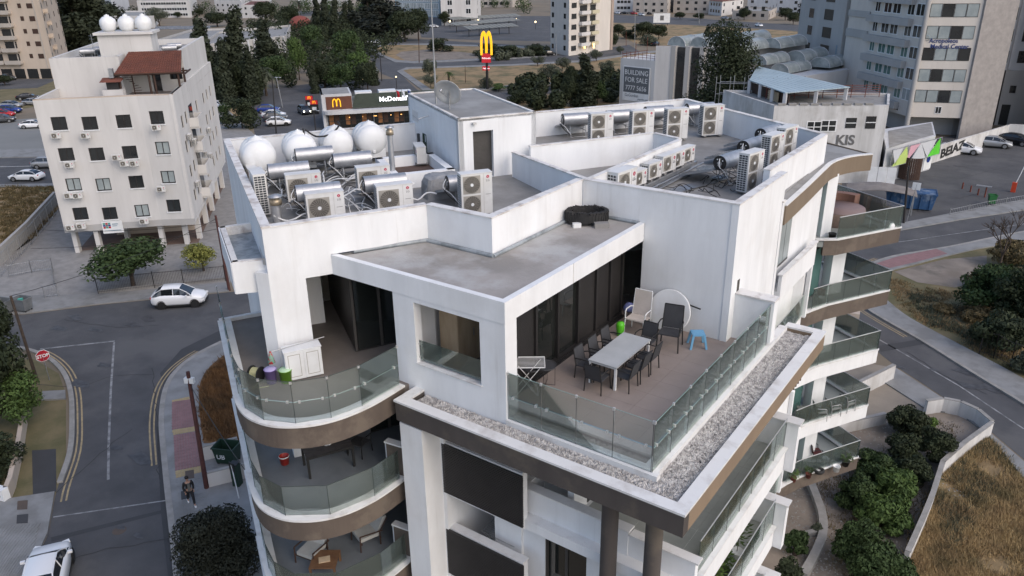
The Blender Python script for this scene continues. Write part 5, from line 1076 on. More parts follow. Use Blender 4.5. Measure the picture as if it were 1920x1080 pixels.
for i in range(4):
    a, b = (0, 7), (8.2, 7)
WL(MB().prism([lb(4.0, 10.5), lb(9.2, 10.5), lb(9.2, 14), lb(4.0, 14)], 17.7, 20.2), 'stair_tower', white2); WL(MB().prism([lb(3.7, 10.2), lb(9.5, 10.2), lb(9.5, 14.3), lb(3.7, 14.3)], 20.2, 20.45), 'stair_tower_roof', white2)
WL(MB().prism([lb(12.05, -.0), lb(12.3, 0), lb(12.3, 6), lb(12.05, 6)], 14.4, 15.45), 'parapet_wall', white2)
# pergola with tiles
TM = MB(); 
for i in range(4): TM.hexa([(i*.25, 0, .02), (i*.25+.22, 0, .02), (i*.25+.22, 1.04, .0), (i*.25, 1.04, .0), (i*.25+.03, 0, .10), (i*.25+.19, 0, .10), (i*.25+.19, 1.04, .06), (i*.25+.03, 1.04, .06)])
pr0, pr1, pr2, pr3 = [Vector((*q[:2], q[2])) for q in ((*lb(6.3, 4.9), 16.9), (*lb(12.6, 4.9), 16.9), (*lb(12.2, 9.5), 18.55), (*lb(7.0, 9.5), 18.55))]
q = MB(); q.add([pr0, pr1, pr2, pr3, pr0-Vector((0, 0, .12)), pr1-Vector((0, 0, .12)), pr2-Vector((0, 0, .12)), pr3-Vector((0, 0, .12))], [(0, 1, 2, 3), (7, 6, 5, 4), (0, 4, 5, 1), (1, 5, 6, 2), (2, 6, 7, 3), (3, 7, 4, 0)])
pg = thing('roof_pergola', 'timber pergola with red tiled roof on the white building terrace', 'pergola', (*lb(9, 6), 14.4)); q.build('roof_board', wood_dark, pg, True)
q = MB(); NR, NC = 13, 26
for r in range(NR):
    for c in range(NC):
        f = lambda u, v: (pr0*(1-u)*(1-v)+pr1*u*(1-v)+pr2*u*v+pr3*(1-u)*v)
        u0, u1, v0, v1 = c/NC, (c+.9)/NC, r/NR, (r+1.15)/NR; a, b, c2, d = f(u0, v0), f(u1, v0), f(u1, min(v1, 1)), f(u0, min(v1, 1)); up = Vector((0, 0, .10+random.uniform(-.01, .01))); up2 = Vector((0, 0, .03))
        q.hexa([a, b, c2, d, a*.8+b*.2+up, b*.8+a*.2+up, c2*.8+d*.2+up2, d*.8+c2*.2+up2])
q.build('roof_tiles', tile_red, pg, True, kind='stuff')
for u, v in ((6.6, 5.2), (9.4, 5.2), (12.2, 5.2), (12.2, 8.6), (9.9, 5.2)): MB().cyl((*lb(u, v), 14.44), (*lb(u, v), 16.9), .11, .11, 6).build('post', wood_dark, pg, True)
MB().wall(lb(6.2, 5.1), lb(12.7, 5.1), .14, 16.68, 16.86).wall(lb(6.2, 8), lb(12.7, 8), .14, 16.6, 16.75).wall(lb(12.9, 4.6), lb(12.9, 9), .1, 16.6, 16.75).build('beam', wood_dark, pg, True)
st = thing('iron_stair', 'dark iron spiral stair under the red pergola', 'stair', (*lb(7.6, 6.2), 14.44)); q = MB().cyl((0, 0, 0), (0, 0, 3), .06)
for i in range(12): q.obb((.35*math.cos(i*.5), .35*math.sin(i*.5), .2+i*.22), (.7, .2, .03), i*.5)
q.build('treads', wood_dark, st)
bq = thing('barbecue_counter', 'white counter with dark oven and small tiled hood on the white building terrace', 'counter', (*lb(5.9, 4.9), 14.44), math.atan2(.7, .7)); MB().box(-.9, 1.0, -.4, .5, 0, 1.0).build('counter', white2, bq); MB().box(-.5, .6, -.1, .5, 1.0, 1.7).build('oven', dark, bq); MB().hexa([(-1, -.5, 1.75), (1, -.5, 1.75), (1, .6, 1.9), (-1, .6, 1.9), (-.9, -.3, 1.9), (.9, -.3, 1.9), (.9, .5, 2.1), (-.9, .5, 2.1)]).build('hood', tile_red, bq); MB().box(-.1, .3, 0, .4, 2.1, 3.0).build('flue', steel, bq)
for i, (u, nm) in enumerate(((4.9, 'left'), (6.7, 'middle'), (8.4, 'right'))):
    t = thing('water_tank', nm+' white round water tank on top of the left white building', 'water tank', (*lb(u, 12.2), 20.45)); MB().lathe([(.001, 0), (.5, 0), (.75, .3), (.84, .75), (.76, 1.15), (.45, 1.45), (.25, 1.5), (.25, 1.62), (.001, 1.65)], n=22).build('shell', pvc, t); MB().cyl((0, 0, 1.62), (0, 0, 1.7), .1).build('lid', pvc, t)
sh = dup(ht, (*lb(2.5, 11.5), 17.75), R(60), 'solar heater on the upper roof of the left white building, left of the stair tower', None, 'solar heaters on the left white building'); dup(ht, (*lb(3.3, 13.5), 17.75), R(60), 'solar heater farther back on the upper roof of the left white building', None, 'solar heaters on the left white building')
dup(ht, (*lb(10.5, 12.5), 17.75), R(60), 'solar heater right of the stair tower on the left white building', None, 'solar heaters on the left white building'); dup(ht, (*lb(10.6, 15), 17.75), R(60), 'second solar heater right of the stair tower on the left white building', None, 'solar heaters on the left white building')
t = thing('roof_antenna', 'thin television aerial on the left white building', 'antenna', (*lb(3.4, 10.6), 17.75)); MB().cyl((0, 0, 0), (0, 0, 2.6), .03, .03, 5).tube([(-.5, 0, 2.4), (.5, 0, 2.4)], .02, 4).tube([(-.4, 0, 2.1), (.4, 0, 2.1)], .02, 4).build('pole', steel, t)
t = thing('roof_mast', 'thin mast on the stair tower of the left white building', 'antenna', (*lb(8.6, 12.6), 20.45)); MB().cyl((0, 0, 0), (0, 0, 3.6), .03, .02, 5).build('pole', steel, t)
for (px, py) in ((148, 472), (190, 472), (240, 446), (308, 461), (352, 456)):
    g = G(px, py); WL(MB().obb((g.x, g.y, 1.3), (.42, .7, 2.6), R(45)), 'column', white2)
for i in range(5): p = bk(C_[3], 3+i*5.2); WL(MB().obb((p[0]-.3, p[1]-.2, 1.3), (.5, .5, 2.6), R(45)), 'column', white2)
WL(MB().prism([lb(3, 6), lb(11, 6), lb(11, 20), lb(3, 20)], 0, 2.6), 'ground_floor_wall', cream); WL(MB().prism([lb(.3, 1.5), lb(12, 1.5), lb(12, 25), lb(.3, 25)], .02, .04), 'ground_floor_paving', M('car_port_floor', (.16, .11, .09), (.12, .085, .07), .8, .9))
for a_, lab in (((108, 253), 'under the first window of its top row'), ((163, 253), 'under the second window of its top row'), ((295, 238), 'under the fourth window of its top row'), ((133, 308), 'under the first window of its second row'), ((221, 294), 'left of its third window, second row'), ((236, 305), 'third window of row two, left one'), ((254, 305), 'third window of row two, right one'), ((132, 365), 'left of the pair under the third row'), ((148, 365), 'right of the pair under the third row'), ((304, 353), 'under the fourth window of its third row'), ((135, 425), 'left of the pair above the grey band'), ((155, 422), 'right of the pair above the grey band'), ((272, 413), 'under the third window of its lowest row')):
    a, b = segs[0] if a_[0] < 165 and a_[0] != 163 else (segs[1] if a_[0] < 262 or a_ == (272, 413) else segs[2])
    u, z = hit(*a_, C_[0], C_[3]); d = (C_[3]-C_[0]).normalized(); n = Vector((d.y, -d.x))
    dup(acM, (C_[0].x+d.x*u+n.x*.42, C_[0].y+d.y*u+n.y*.42, z-.28), R(45.5), 'wall unit on the left white building, '+lab, 1.0, 'air conditioners on the left white building')
for i, (u, z) in enumerate(((3.4, 10.4), (5.8, 9.4), (10.8, 7.0), (14.4, 6.0), (3.4, 5.5), (16.4, 8.6))):
    p = S0+dS*u+Vector((dS.y, -dS.x))*.3; dup(acM, (p.x, p.y, z), math.atan2(dS.y, dS.x), 'wall unit on the warm lit side of the left white building, '+('highest near the corner', 'second along', 'below the projecting bay', 'beside the lowest bay', 'lowest near the corner', 'near the far end')[i], 1.0, 'air conditioners on the left white building')
bs = thing('building_sign', 'white sign board with coloured flags over the grey band of the left white building', 'sign', (*(C_[1]+(C_[2]-C_[1])*.42), 2.3)); u, z = hit(212, 425, C_[1], C_[2]); d = (C_[2]-C_[1]).normalized(); p = C_[1]+d*u; n = Vector((d.y, -d.x))*.12; bs.location = (p.x+n.x, p.y+n.y, z); bs.rotation_euler.z = math.atan2(d.y, d.x)
MB().box(-.95, .95, -.03, .03, -.62, .62).build('board', pvc, bs)
k = 0
for i in range(3):
    for j in range(3): MB().box(-.85+i*.24, -.63+i*.24, -.036, -.03, -.1+j*.2, .08+j*.2).build('flag', (carr, carbl, M('sign_teal', (.05, .25, .2), (.05, .25, .2), 1, .6) if 'sign_teal' not in MATS else MATS['sign_teal'], greylogo)[(i*2+j) % 4], bs)
MB().box(.0, .55, -.036, -.03, .25, .36).box(0, .45, -.036, -.03, .08, .16).box(-.8, .75, -.036, -.03, -.38, -.3).build('print_line', blueb, bs, kind='stuff')

# --- beige block, top left
rt, f = FB('apartment_building', 'tall beige apartment building with balconies and parking arches, top left corner', (-75, 148), (107, 147), (132, 118), 27, cream, [(0, 7, 1, .9, 1.1, 5.2, 3.1, 21.0, 99, 'none', wood_dark), (0, 7, 1, 1.5, 1.2, 5.1, 3.1, 23.4, 99, 'none', wood_dark), (1, 7, 4, 1.2, 1.4, 5.0, 3.1, 1.5, 1.5, 'none', (wood_dark, curtain))])
L_ = math.dist(f[0], f[1])
for r in range(7):
    for u in (L_-12.5, L_-17.2, L_-22, L_-27): balcony(rt, f[0], f[1], u, 3.9+r*3.1, 4.2, 1.2, creamw, hr=.8); d = Vector((f[1][0]-f[0][0], f[1][1]-f[0][1])).normalized(); MB().wall((f[0][0]+d.x*(u+.5)+d.y*.05, f[0][1]+d.y*(u+.5)-d.x*.05), (f[0][0]+d.x*(u+3.7)+d.y*.05, f[0][1]+d.y*(u+3.7)-d.x*.05), .04, 4+r*3.1, 6.3+r*3.1).build('balcony_door', glassW, rt, True)
for i in range(9):
    d = Vector((f[1][0]-f[0][0], f[1][1]-f[0][1])).normalized(); u = L_-1.2-i*3.6; MB().wall((f[0][0]+d.x*(u-2.9)+d.y*.06, f[0][1]+d.y*(u-2.9)-d.x*.06), (f[0][0]+d.x*u+d.y*.06, f[0][1]+d.y*u-d.x*.06), .05, 0, 2.5).build('garage_opening', black, rt, True)
for i, u in enumerate((L_-1.9, L_-9.5)): MB().wall((f[0][0]+d.x*u+d.y*.1, f[0][1]+d.y*u-d.x*.1), (f[0][0]+d.x*(u+.3)+d.y*.1, f[0][1]+d.y*(u+.3)-d.x*.1), .1, 2.6, 27).build('pilaster', creamw, rt, True)
for r in range(7): balcony(rt, f[1], f[2], 3+3*(r % 2), 3.9+r*3.1, 3, 1.1, cream, hr=.8)
# --- far background, left to right
FB('white_building', 'white and grey low building behind the tall trees, top left', (172, 26), (214, 30), (245, 22), 9, greyw, [(0, 2, 3, 2, 1.2, 2, 3.4, 2, 2, 'none', glassW)])
FB('low_house', 'low white house with a brown band, above the left tanks', (215, 52), (292, 52), (300, 40), 5.5, white2, [(0, 1, 4, 2, 1.2, 1.6, 3, 2, 2, 'none', tile_red)])
FB('school_building', 'long white building with two rows of dark windows, top left centre', (262, 34), (360, 33), (372, 22), 9.5, white2, [(0, 3, 9, 3.2, 1.5, 1.0, 3.0, 2, 2, 'white', glassW)])
FB('white_house', 'white house at the top edge right of the school', (405, 26), (455, 27), (470, 18), 8, white2, [(0, 2, 5, 1.2, 1.2, 1.6, 3, 2, 2, 'none', glassW)])
FB('white_house', 'white house with a red roof corner, behind the tall cypresses', (455, 34), (500, 34), (512, 22), 7, white2, [(0, 2, 3, 1.2, 1.2, 1.6, 3, 2, 2, 'none', glassW)], roof=tile_red)
rt, f = FB('concrete_hall', 'grey concrete hall with upright fins behind the cypresses', (380, 128), (541, 106), (548, 80), 6.4, grey_b, [(0, 1, 5, 1.4, 3.2, .6, 3, 3, 3, 'none', glassW), (1, 1, 2, 1.4, 3.2, .6, 3, 3, 3, 'none', glassW)])
for i in range(14):
    t_ = (i+.5)/14; x, y = f[0][0]*(1-t_)+f[1][0]*t_, f[0][1]*(1-t_)+f[1][1]*t_; MB().obb((x+.3, y-.3, 3.1), (.5, .9, 6.2), R(60)).build('fin', greyw, rt, True)
FB('concrete_hall', 'long low grey hall with roof panels, right of the left white building', (300, 105), (425, 100), (470, 78), 5.2, grey_b, [(0, 1, 6, 1.5, 2.4, .8, 3, 3, 3, 'none', glassW)])
for i in range(3):
    g = G(315+i*28, 54, 5.2); tag(MB().obb((g.x, g.y, 5.6), (9, 2.2, .12), R(50), R(25)).build('solar_array', MATS['collg'], None), ('left', 'middle', 'right')[i]+' dark solar panel array on the long low grey hall', 'solar panel')
dm_ = thing('church', 'round church with a red dome among the dark trees', 'church', tuple(G(565, 62))); dm_.scale = (1, 1, 1)
MB().cyl((0, 0, 0), (0, 0, 2.6), 4.6, 4.6, 24).build('drum', creamw, dm_); MB().lathe([(5.2, 2.5)]+[(5.2*math.cos(a), 2.5+4.6*math.sin(a)) for a in [math.pi/2*i/9 for i in range(1, 9)]]+[(.001, 7.1)], n=28).build('dome', M('dome_red', (.22, .06, .045), (.17, .05, .04), .6, .8), dm_); MB().cyl((0, 0, 7.1), (0, 0, 9.0), .09).box(-.6, .6, -.06, .06, 8.2, 8.35).build('cross', steel, dm_)
FB('glass_building', 'blue glass fronted building behind the road, top centre', (742, 30), (826, 33), (832, 22), 12, blueb, [(0, 3, 6, 5, 3.0, .6, 3.6, 1, 1, 'wide', curtain)])
FB('white_building', 'white office building with square windows, top centre', (828, 48), (896, 47), (902, 30), 16, white2, [(0, 4, 2, 2.4, 2.4, 1.2, 3.8, 3, 3, 'white', glassW), (1, 4, 2, 2.2, 2.2, 1.2, 3.8, 2, 2, 'none', glassW)])
FB('apartment_building', 'cream apartment houses at the top edge, left of the tower block', (902, 14), (960, 14), (990, 8), 11, creamw, [(0, 3, 5, 2.4, 1.8, 1.6, 3.2, 2, 2, 'none', glassW)])
# tower block with corner balconies
rt, f = FB('tower_block', 'tall cream tower block with white balconies, top centre', (1032, 98), (1066, 105), (1147, 93), 32, medw, [(0, 10, 2, 1.4, 1.4, 1.4, 3.1, 1, 2, 'none', glassW), (1, 10, 1, 2.4, 1.5, 1.3, 3.1, 1.2, 99, 'none', glassW)])
d = Vector((f[2][0]-f[1][0], f[2][1]-f[1][1])); L_ = d.length; d.normalize(); nn = Vector((d.y, -d.x))
for k_, (u0, w, mm) in enumerate(((4.9, 4.3, white2), (10.2, 3.4, cream))):
    for r in range(10): balcony(rt, f[1], f[2], u0, 2.6+r*3.1, w, 1.3, (white2, M('cream_yellow', (.52, .48, .34), (.46, .42, .30), .4, .9) if 'cream_yellow' not in MATS else MATS['cream_yellow'])[k_], hr=.85); MB().wall((f[1][0]+d.x*(u0+.3)+nn.x*.05, f[1][1]+d.y*(u0+.3)+nn.y*.05), (f[1][0]+d.x*(u0+w-.3)+nn.x*.05, f[1][1]+d.y*(u0+w-.3)+nn.y*.05), .03, 2.7+r*3.1, 5.0+r*3.1).build('balcony_door', glassW, rt, True)
MB().wall((f[1][0]+d.x*(L_-1.2)+nn.x*.3, f[1][1]+d.y*(L_-1.2)+nn.y*.3), (f[1][0]+d.x*L_+nn.x*.3, f[1][1]+d.y*L_+nn.y*.3), .3, 0, 32).build('stair_wall', M('brown_tile_wall', (.36, .29, .24), (.31, .25, .21), .5, .9), rt, True)
for a, b in ((0, .8),): pass
for i, (px, py) in enumerate(((1098, 87), (1115, 86))):
    g = G(px, py, 2.2); tag(MB().box(g.x-.25, g.x+.25, g.y-.6, g.y-.5, 1.6, 3.0).build('entrance_light', MATS.get('warm_glow') or emis('warm_glow', (1.0, .62, .18), 3.0)), ('left', 'right')[i]+' warm lit entrance lamp of the tower block', 'lamp')
for i, (a, b, c_, h, m_, rf, lab) in enumerate((((1150, 22), (1188, 22), (1200, 14), 9, greyw, None, 'pale flats right of the tower block'), ((1186, 27), (1250, 28), (1262, 20), 8, creamw, None, 'beige flats above the billboard'), ((1262, 24), (1330, 25), (1345, 16), 9, creamw, tile_red, 'cream house with lit window, top right centre'), ((1328, 27), (1352, 30), (1392, 24), 7, white2, tile_red, 'white house with a red roof, top right centre'), ((1372, 36), (1440, 38), (1455, 30), 4, creamw, None, 'low cream shops by the upper road'), ((1400, 22), (1500, 25), (1520, 16), 8, greyw, None, 'grey flats behind the shops, top right'), ((560, 12), (640, 12), (660, 6), 8, white2, None, 'pale flats behind the pine wood, top centre left'), ((655, 14), (740, 14), (760, 8), 9, creamw, None, 'cream flats behind the dark pines, top centre'), ((100, 12), (170, 14), (190, 8), 9, creamw, None, 'cream houses behind the left pine tree'))):
    rt, f = FB('house', lab, a, b, c_, h, m_, [(0, 2, 4, 1.6, 1.4, 1.4, 3.2, 2, 2, 'none', glassW), (1, 2, 3, 1.6, 1.4, 1.4, 3.2, 2, 2, 'none', glassW)], roof=rf)
    if rf:
        c = Vector((sum(p[0] for p in f)/4, sum(p[1] for p in f)/4, h+2.4)); q = MB(); e = [Vector((p[0]+(p[0]-c.x)*.06, p[1]+(p[1]-c.y)*.06, h)) for p in f]; q.add(e+[c], [(0, 1, 4), (1, 2, 4), (2, 3, 4), (3, 0, 4), (3, 2, 1, 0)]); q.build('hip_roof', tile_red, rt, True)

# --- restaurant with its lettering
F0_ = Vector((-106.6, 92.4)); F1_ = Vector((-95.6, 105.6)); d = (F1_-F0_).normalized(); n = Vector((-d.y, d.x)); q_ = lambda u, v: (F0_.x+d.x*u+n.x*v, F0_.y+d.y*u+n.y*v)
rt = thing('restaurant', 'fast food restaurant with brown front, green sloping roof and lit windows', 'restaurant', (*q_(8, 4), 0)); rz_ = math.atan2(d.y, d.x)
BR = lambda mb, nme, m, **k: mb.build(nme, m, rt, True, **k)
W_ = 24
BR(MB().prism([q_(0, .6), q_(W_, .6), q_(W_, 12), q_(0, 12)], 0, 3.6), 'body', greyw); BR(MB().prism([q_(.2, 1), q_(W_, 1), q_(W_, 12), q_(.2, 12)], 3.6, 3.65), 'roof', membrane)
BR(MB().prism([q_(-.2, 0), q_(5.0, 0), q_(5.0, 8), q_(-.2, 8)], 3.0, 5.9).prism([q_(-.2, -.1), q_(.25, -.1), q_(.25, 8), q_(-.2, 8)], 0, 5.9), 'tower', greyw); BR(MB().prism([q_(.1, .3), q_(4.7, .3), q_(4.7, 7.7), q_(.1, 7.7)], 5.9, 5.94), 'tower_roof', membrane)
BR(MB().wall(q_(.5, -.06), q_(4.95, -.06), .06, 3.3, 5.5), 'wood_panel', M('brown_cladding', (.13, .05, .03), (.10, .04, .025), 1, .7))
q = MB()
for i in range(12): q.hexa([(*q_(4.9+i*.02, -.2+i*.2), 3.4+i*.17), (*q_(W_, -.2+i*.2), 3.4+i*.17), (*q_(W_, .05+i*.2), 3.4+i*.17), (*q_(4.9, .05+i*.2), 3.4+i*.17), (*q_(5+i*.1, -.2+i*.2), 3.58+i*.17), (*q_(W_, -.2+i*.2), 3.58+i*.17), (*q_(W_, .05+i*.2), 3.58+i*.17), (*q_(5+i*.1, .05+i*.2), 3.58+i*.17)])
BR(q, 'green_roof', M('green_roof_metal', (.05, .065, .05), (.04, .052, .04), .8, .6))
cv = [q_(-.1, -.1), q_(.1, -.7), q_(.6, -1.1), q_(1.4, -1.3), q_(W_, -1.3), q_(W_, .5), q_(0, .5)]; BR(MB().prism(cv, 2.6, 3.2), 'canopy', greyw)
BR(MB().prism([q_(.6, .4), q_(W_, .4), q_(W_, .59), q_(.6, .59)], 0, 2.6), 'glazing', dglass)
wg = MATS['warm_glow']; M('warm_interior', (.30, .13, .05), (.16, .08, .035), .8, .8)
q = MB(); r_ = random.Random(4)
for i in range(24): u = .8+i*.95; BR(MB().wall(q_(u, .36), q_(u+.8, .36), .03, .5, 2.3), 'window', (MATS['warm_interior'], wood_dark, dglass)[i % 3])
for i in range(13): q.wall(q_(.6+i*1.9, .3), q_(.72+i*1.9, .3), .08, 0, 2.6)
q.wall(q_(.6, .32), q_(W_, .32), .05, 1.15, 1.22); BR(q, 'mullions', dark)
q = MB()
for i in range(9): q.wall(q_(4+i*2.2+r_.random(), .30), q_(4.3+i*2.2+r_.random(), .30), .02, 1.7, 1.8)
BR(q, 'ceiling_lights', emis('amber_lamp', (1, .5, .15), 1.8))
gold = emis('yellow_arches', (.9, .5, .02), .45); wlit = emis('white_lit_letters', (.95, .97, 1), .7)
def arches(name, parent, loc, rot, s, mat, th=.25, w=.12):
    m = MB()
    for sx in (-1, 1):
        pts = []
        for i in range(15):
            a = math.pi*i/14; pts.append((sx*.25+.235*math.cos(a), 0 if False else .45+.55*math.sin(a)))
        pts = [(pts[0][0]+.0, 0)]+pts+[(pts[-1][0], 0)]
        if sx < 0: pts[0] = (pts[0][0], .1)
        else: pts[-1] = (pts[-1][0], .1)
        for a, b in zip(pts, pts[1:]):
            dx, dy = b[0]-a[0], b[1]-a[1]; L = math.hypot(dx, dy) or 1; nx, ny = -dy/L*w/2, dx/L*w/2; ex, ey = dx/L*.015, dy/L*.015
            a = (a[0]-ex, a[1]-ey); b = (b[0]+ex, b[1]+ey)
            m.hexa([(a[0]-nx, a[1]-ny, -th/2), (a[0]+nx, a[1]+ny, -th/2), (b[0]+nx, b[1]+ny, -th/2), (b[0]-nx, b[1]-ny, -th/2), (a[0]-nx, a[1]-ny, th/2), (a[0]+nx, a[1]+ny, th/2), (b[0]+nx, b[1]+ny, th/2), (b[0]-nx, b[1]-ny, th/2)])
    o = m.build(name, mat, parent); o.location = loc; o.rotation_euler = rot; o.scale = (s, s, s); return o
inv = lambda p, z: (WORLD[rt.name].inverted() @ Vector((*p, z)))
arches('arches_logo', rt, inv(q_(2.3, -.12), 3.75), (R(90), 0, rz_), 1.35, gold, .08)
text('lettering', "McDonald's", 1.12, wlit, rt, inv(q_(9.7, .1), 4.25), (R(90), 0, rz_), .08, sx=1.05, bold=.02)
for i, (u, v, w, dd, h) in enumerate(((7.5, 7, 3, 2.2, 1.5), (12, 8.5, 3.2, 2.4, 1.3), (9.5, 4.4, 3.4, 1.6, .8), (15, 7.5, 2.6, 2, 1.2), (17, 5, 2, 1.5, 1))): BR(MB().obb((*q_(u, v), 3.7+h/2), (w, dd, h), rz_), 'roof_unit', pvc)
# pylon sign
g = Vector((-104.5, 136.5, 0)); t = thing('pylon_sign', 'tall yellow arches sign on a black pole with red panel', 'pylon sign', tuple(g), R(33))
g0 = G(914, 168); t.location = (g0.x, g0.y, 0); k_ = ZT(912, 62, g0)
MB().cyl((0, 0, 0), (0, 0, k_-5.2), .32, .28, 12).build('pole', black, t); MB().box(.2, 1.0, -.25, .35, k_-6.0, k_-3.6).build('dark_side', black, t)
arches('arches_logo', t, (0, 0, k_-4.6), (R(90), 0, 0), 4.6, gold, .22, .19).scale = (2.3, 4.6, 4.6)
redm = emis('red_sign_panel', (.5, .02, .03), .15); MB().box(-1.1, .95, -.32, .32, k_-6.3, k_-4.4).build('red_panel', redm, t); text('lettering', "McDonald's", .48, wlit, t, (-1.02, -.34, k_-5.5), (R(90), 0, 0), .01, sx=.85)
MB().box(-1.0, .6, -.2, .2, k_-8.0, k_-7.1).build('red_panel', redm, t); text('lettering', 'McDrive', .42, wlit, t, (-.85, -.22, k_-7.7), (R(90), 0, 0), .01)
for i, (px, py) in enumerate(((582, 205), (591, 214))):
    g = G(px, py); t = thing('menu_sign', ('left', 'right')[i]+' dark drive-through menu board with a small yellow logo', 'menu board', tuple(g), R(40)); MB().box(-.75, .75, -.15, .15, 0, 2.7).build('board', black, t); MB().box(-.7, .7, -.17, -.15, 1.9, 2.65).build('red_top', redm, t); arches('arches_logo', t, (0, -.2, 2.0), (R(90), 0, 0), .55, gold, .05); MB().box(-.4, .4, -.17, -.15, .8, 1.4).build('screen', pvc, t)

# --- "building for sale" block with wave roof
rt = thing('office_building', 'grey and white building with curved glass roof waves and a for sale board', 'building', tuple(G(1200, 200))); BS = lambda mb, nme, m, **k: mb.build(nme, m, rt, True, **k)
a = Vector((-73.6, 138.9)); b = Vector((-64.0, 137.0)); d = (b-a).normalized(); n = Vector((-d.y, d.x)); q_ = lambda u, v: (a.x+d.x*u+n.x*v, a.y+d.y*u+n.y*v)
BS(MB().prism([q_(0, 0), q_(8.2, 0), q_(8.2, 9), q_(0, 9)], 0, 9.3), 'low_block', white2); BS(MB().wall(q_(8.2, 0), q_(11.0, 1), .25, 0, 12), 'white_fin', white2)
BS(MB().prism([q_(10.2, 1.5), q_(20, 4), q_(24, 26), q_(9, 26)], 0, 12.0), 'tall_block', grey_b)
for i in range(2): BS(MB().prism([q_(12+i*2.6, 1.6+i*.7), q_(13.7+i*2.6, 2.0+i*.7), q_(13.7+i*2.6, 2.3+i*.7), q_(12+i*2.6, 1.9+i*.7)], 2, 11.9), 'window', glassW)
for i in range(3): BS(MB().prism([q_(11+i*2.6, .9+i*.7), q_(11.8+i*2.6, 1.1+i*.7), q_(11.8+i*2.6, 2.3+i*.7), q_(11+i*2.6, 2.1+i*.7)], 0, 12.1), 'pilaster', grey_b)
wave = M('wave_roof_glass', (.20, .235, .235), (.29, .32, .32), .7, .35, c3=(.45, .48, .47), sc3=.5, amt3=.5)
for (u0, v0, w, dd, z) in ((9.2, 2.2, 3.9, 9, 12), (13.2, 3.4, 3.9, 9, 12), (9.8, 11, 3.6, 10, 12), (15, 12, 4, 10, 12.2), (19.2, 5, 4, 9, 11.5), (21.5, 14, 4, 10, 11.5), (24, 6, 3.6, 8, 9.5), (27.5, 7.5, 3.6, 8, 8.2), (26, 15, 4, 9, 9.5), (30, 16.5, 4, 9, 8.5)):
    vs = []; N = 10
    for j in (0, 1):
        for i in range(N+1): aa = math.pi*i/N; vs.append((*q_(u0+w/2-w/2*math.cos(aa), v0+dd*j), z+w*.42*math.sin(aa)))
    BS(MB().add(vs, [(i, i+1, N+2+i, N+1+i) for i in range(N)]+[tuple(range(N, -1, -1)), tuple(range(N+1, 2*N+2))]), 'roof_vault', wave)
    q = MB()
    for j in (0, .5, 1):
        pts = [(*q_(u0+w/2-w/2*math.cos(math.pi*i/8), v0+dd*j), z+.04+w*.42*math.sin(math.pi*i/8)) for i in range(9)]; q.tube(pts, .07, 4)
    BS(q, 'roof_rib', greyw)
BS(MB().prism([q_(20, 4), q_(34, 8), q_(36, 26), q_(24, 26)], 0, 8.0), 'rear_block', greyw)
q = MB()
for i in range(9): q.cyl((*q_(.3+i*.95, .2), 9.3), (*q_(.3+i*.95, .2), 10.6), .04, .04, 4, False)
for zz in (9.7, 10.1): q.tube([(*q_(.3, .2), zz), (*q_(8, .2), zz)], .045, 4).tube([(*q_(.3, .2), zz), (*q_(.3, 8), zz)], .045, 4)
BS(q, 'red_railing', rust, kind='stuff')
for i, (u, h) in enumerate(((1.2, 2.8), (3.9, 3.8), (6.6, 3.0))): BS(MB().cyl((*q_(u, 3), 9.3), (*q_(u, 3), 9.3+h), .05, .05, 5), 'roof_pole', rust)
t = thing('for_sale_board', 'grey BUILDING FOR SALE board with phone number on a white wall', 'sign board', (*q_(4.1, -.12), 5.5), math.atan2(d.y, d.x)); t.location.z = hit(1200, 158, a, b)[1]; t.scale = (1.12, 1, 1.06)
MB().box(-2.85, 2.85, -.05, .05, -3.1, 3.0).build('board', pvc, t); MB().box(-2.7, 2.7, -.07, -.05, -1.6, 2.85).build('grey_field', M('board_grey', (.12, .13, .14), (.11, .12, .13), 1, .6), t)
for s_, z, sz in (('BUILDING', 1.55, 1.22), ('FOR SALE', .25, 1.22), ('7777 5656', -1.15, 1.15)): text('lettering', s_, sz, pvc, t, (0, -.085, z), (R(90), 0, 0), .01, 'CENTER', .92)
text('lettering', 'GoGordian', .75, MATS['board_grey'], t, (-2.35, -.06, -2.35), (R(90), 0, 0), .01, sx=.85); text('lettering', 'gogordian.com', .42, MATS['board_grey'], t, (.5, -.06, -2.75), (R(90), 0, 0), .01, sx=.85)
# --- low white building with metal roof and KIS lettering
a = G(1410, 322, 0); 
a = Vector((-30.4, 98.0)); b = Vector((-18.7, 105.3)); d = (b-a).normalized(); n = Vector((-d.y, d.x)); q_ = lambda u, v: (a.x+d.x*u+n.x*v, a.y+d.y*u+n.y*v); L_ = math.dist(a, b)
rt = thing('workshop_building', 'low stained white building with square windows and a blue metal roof behind', 'building', (a.x, a.y, 0)); BK = lambda mb, nme, m, **k: mb.build(nme, m, rt, True, **k)
stw = M('stained_white_wall', (.56, .56, .555), (.40, .40, .39), .8, .9, stretch=(1, 1, .12), lo=.42, hi=.7, c3=(.30, .28, .25), sc3=.35, amt3=.4, streak=.7)
H_ = 9.8; kb, kc = (-20.6, 115.0), (-40.5, 107.0); BK(MB().prism([tuple(a), tuple(b), kb, kc], 0, H_-.35), 'wall', stw); BK(MB().wall(a, b, .3, H_-.35, H_).wall(b, kb, .3, H_-.35, H_).wall(kb, kc, .3, H_-.35, H_).wall(kc, a, .3, H_-.35, H_), 'parapet', stw); BK(MB().prism([(-30.3, 98.5), (-19.1, 105.6), (-20.8, 114.6), (-40, 107)], H_-.34, H_-.3), 'roof', membrane)
for i in range(9): p = a.lerp(b, (i+.7)/10.5); BK(MB().obb((p.x-.1, p.y+.15, H_+.12), (.95, .5, .22), math.atan2(d.y, d.x)), 'coping_stone', kerbm)
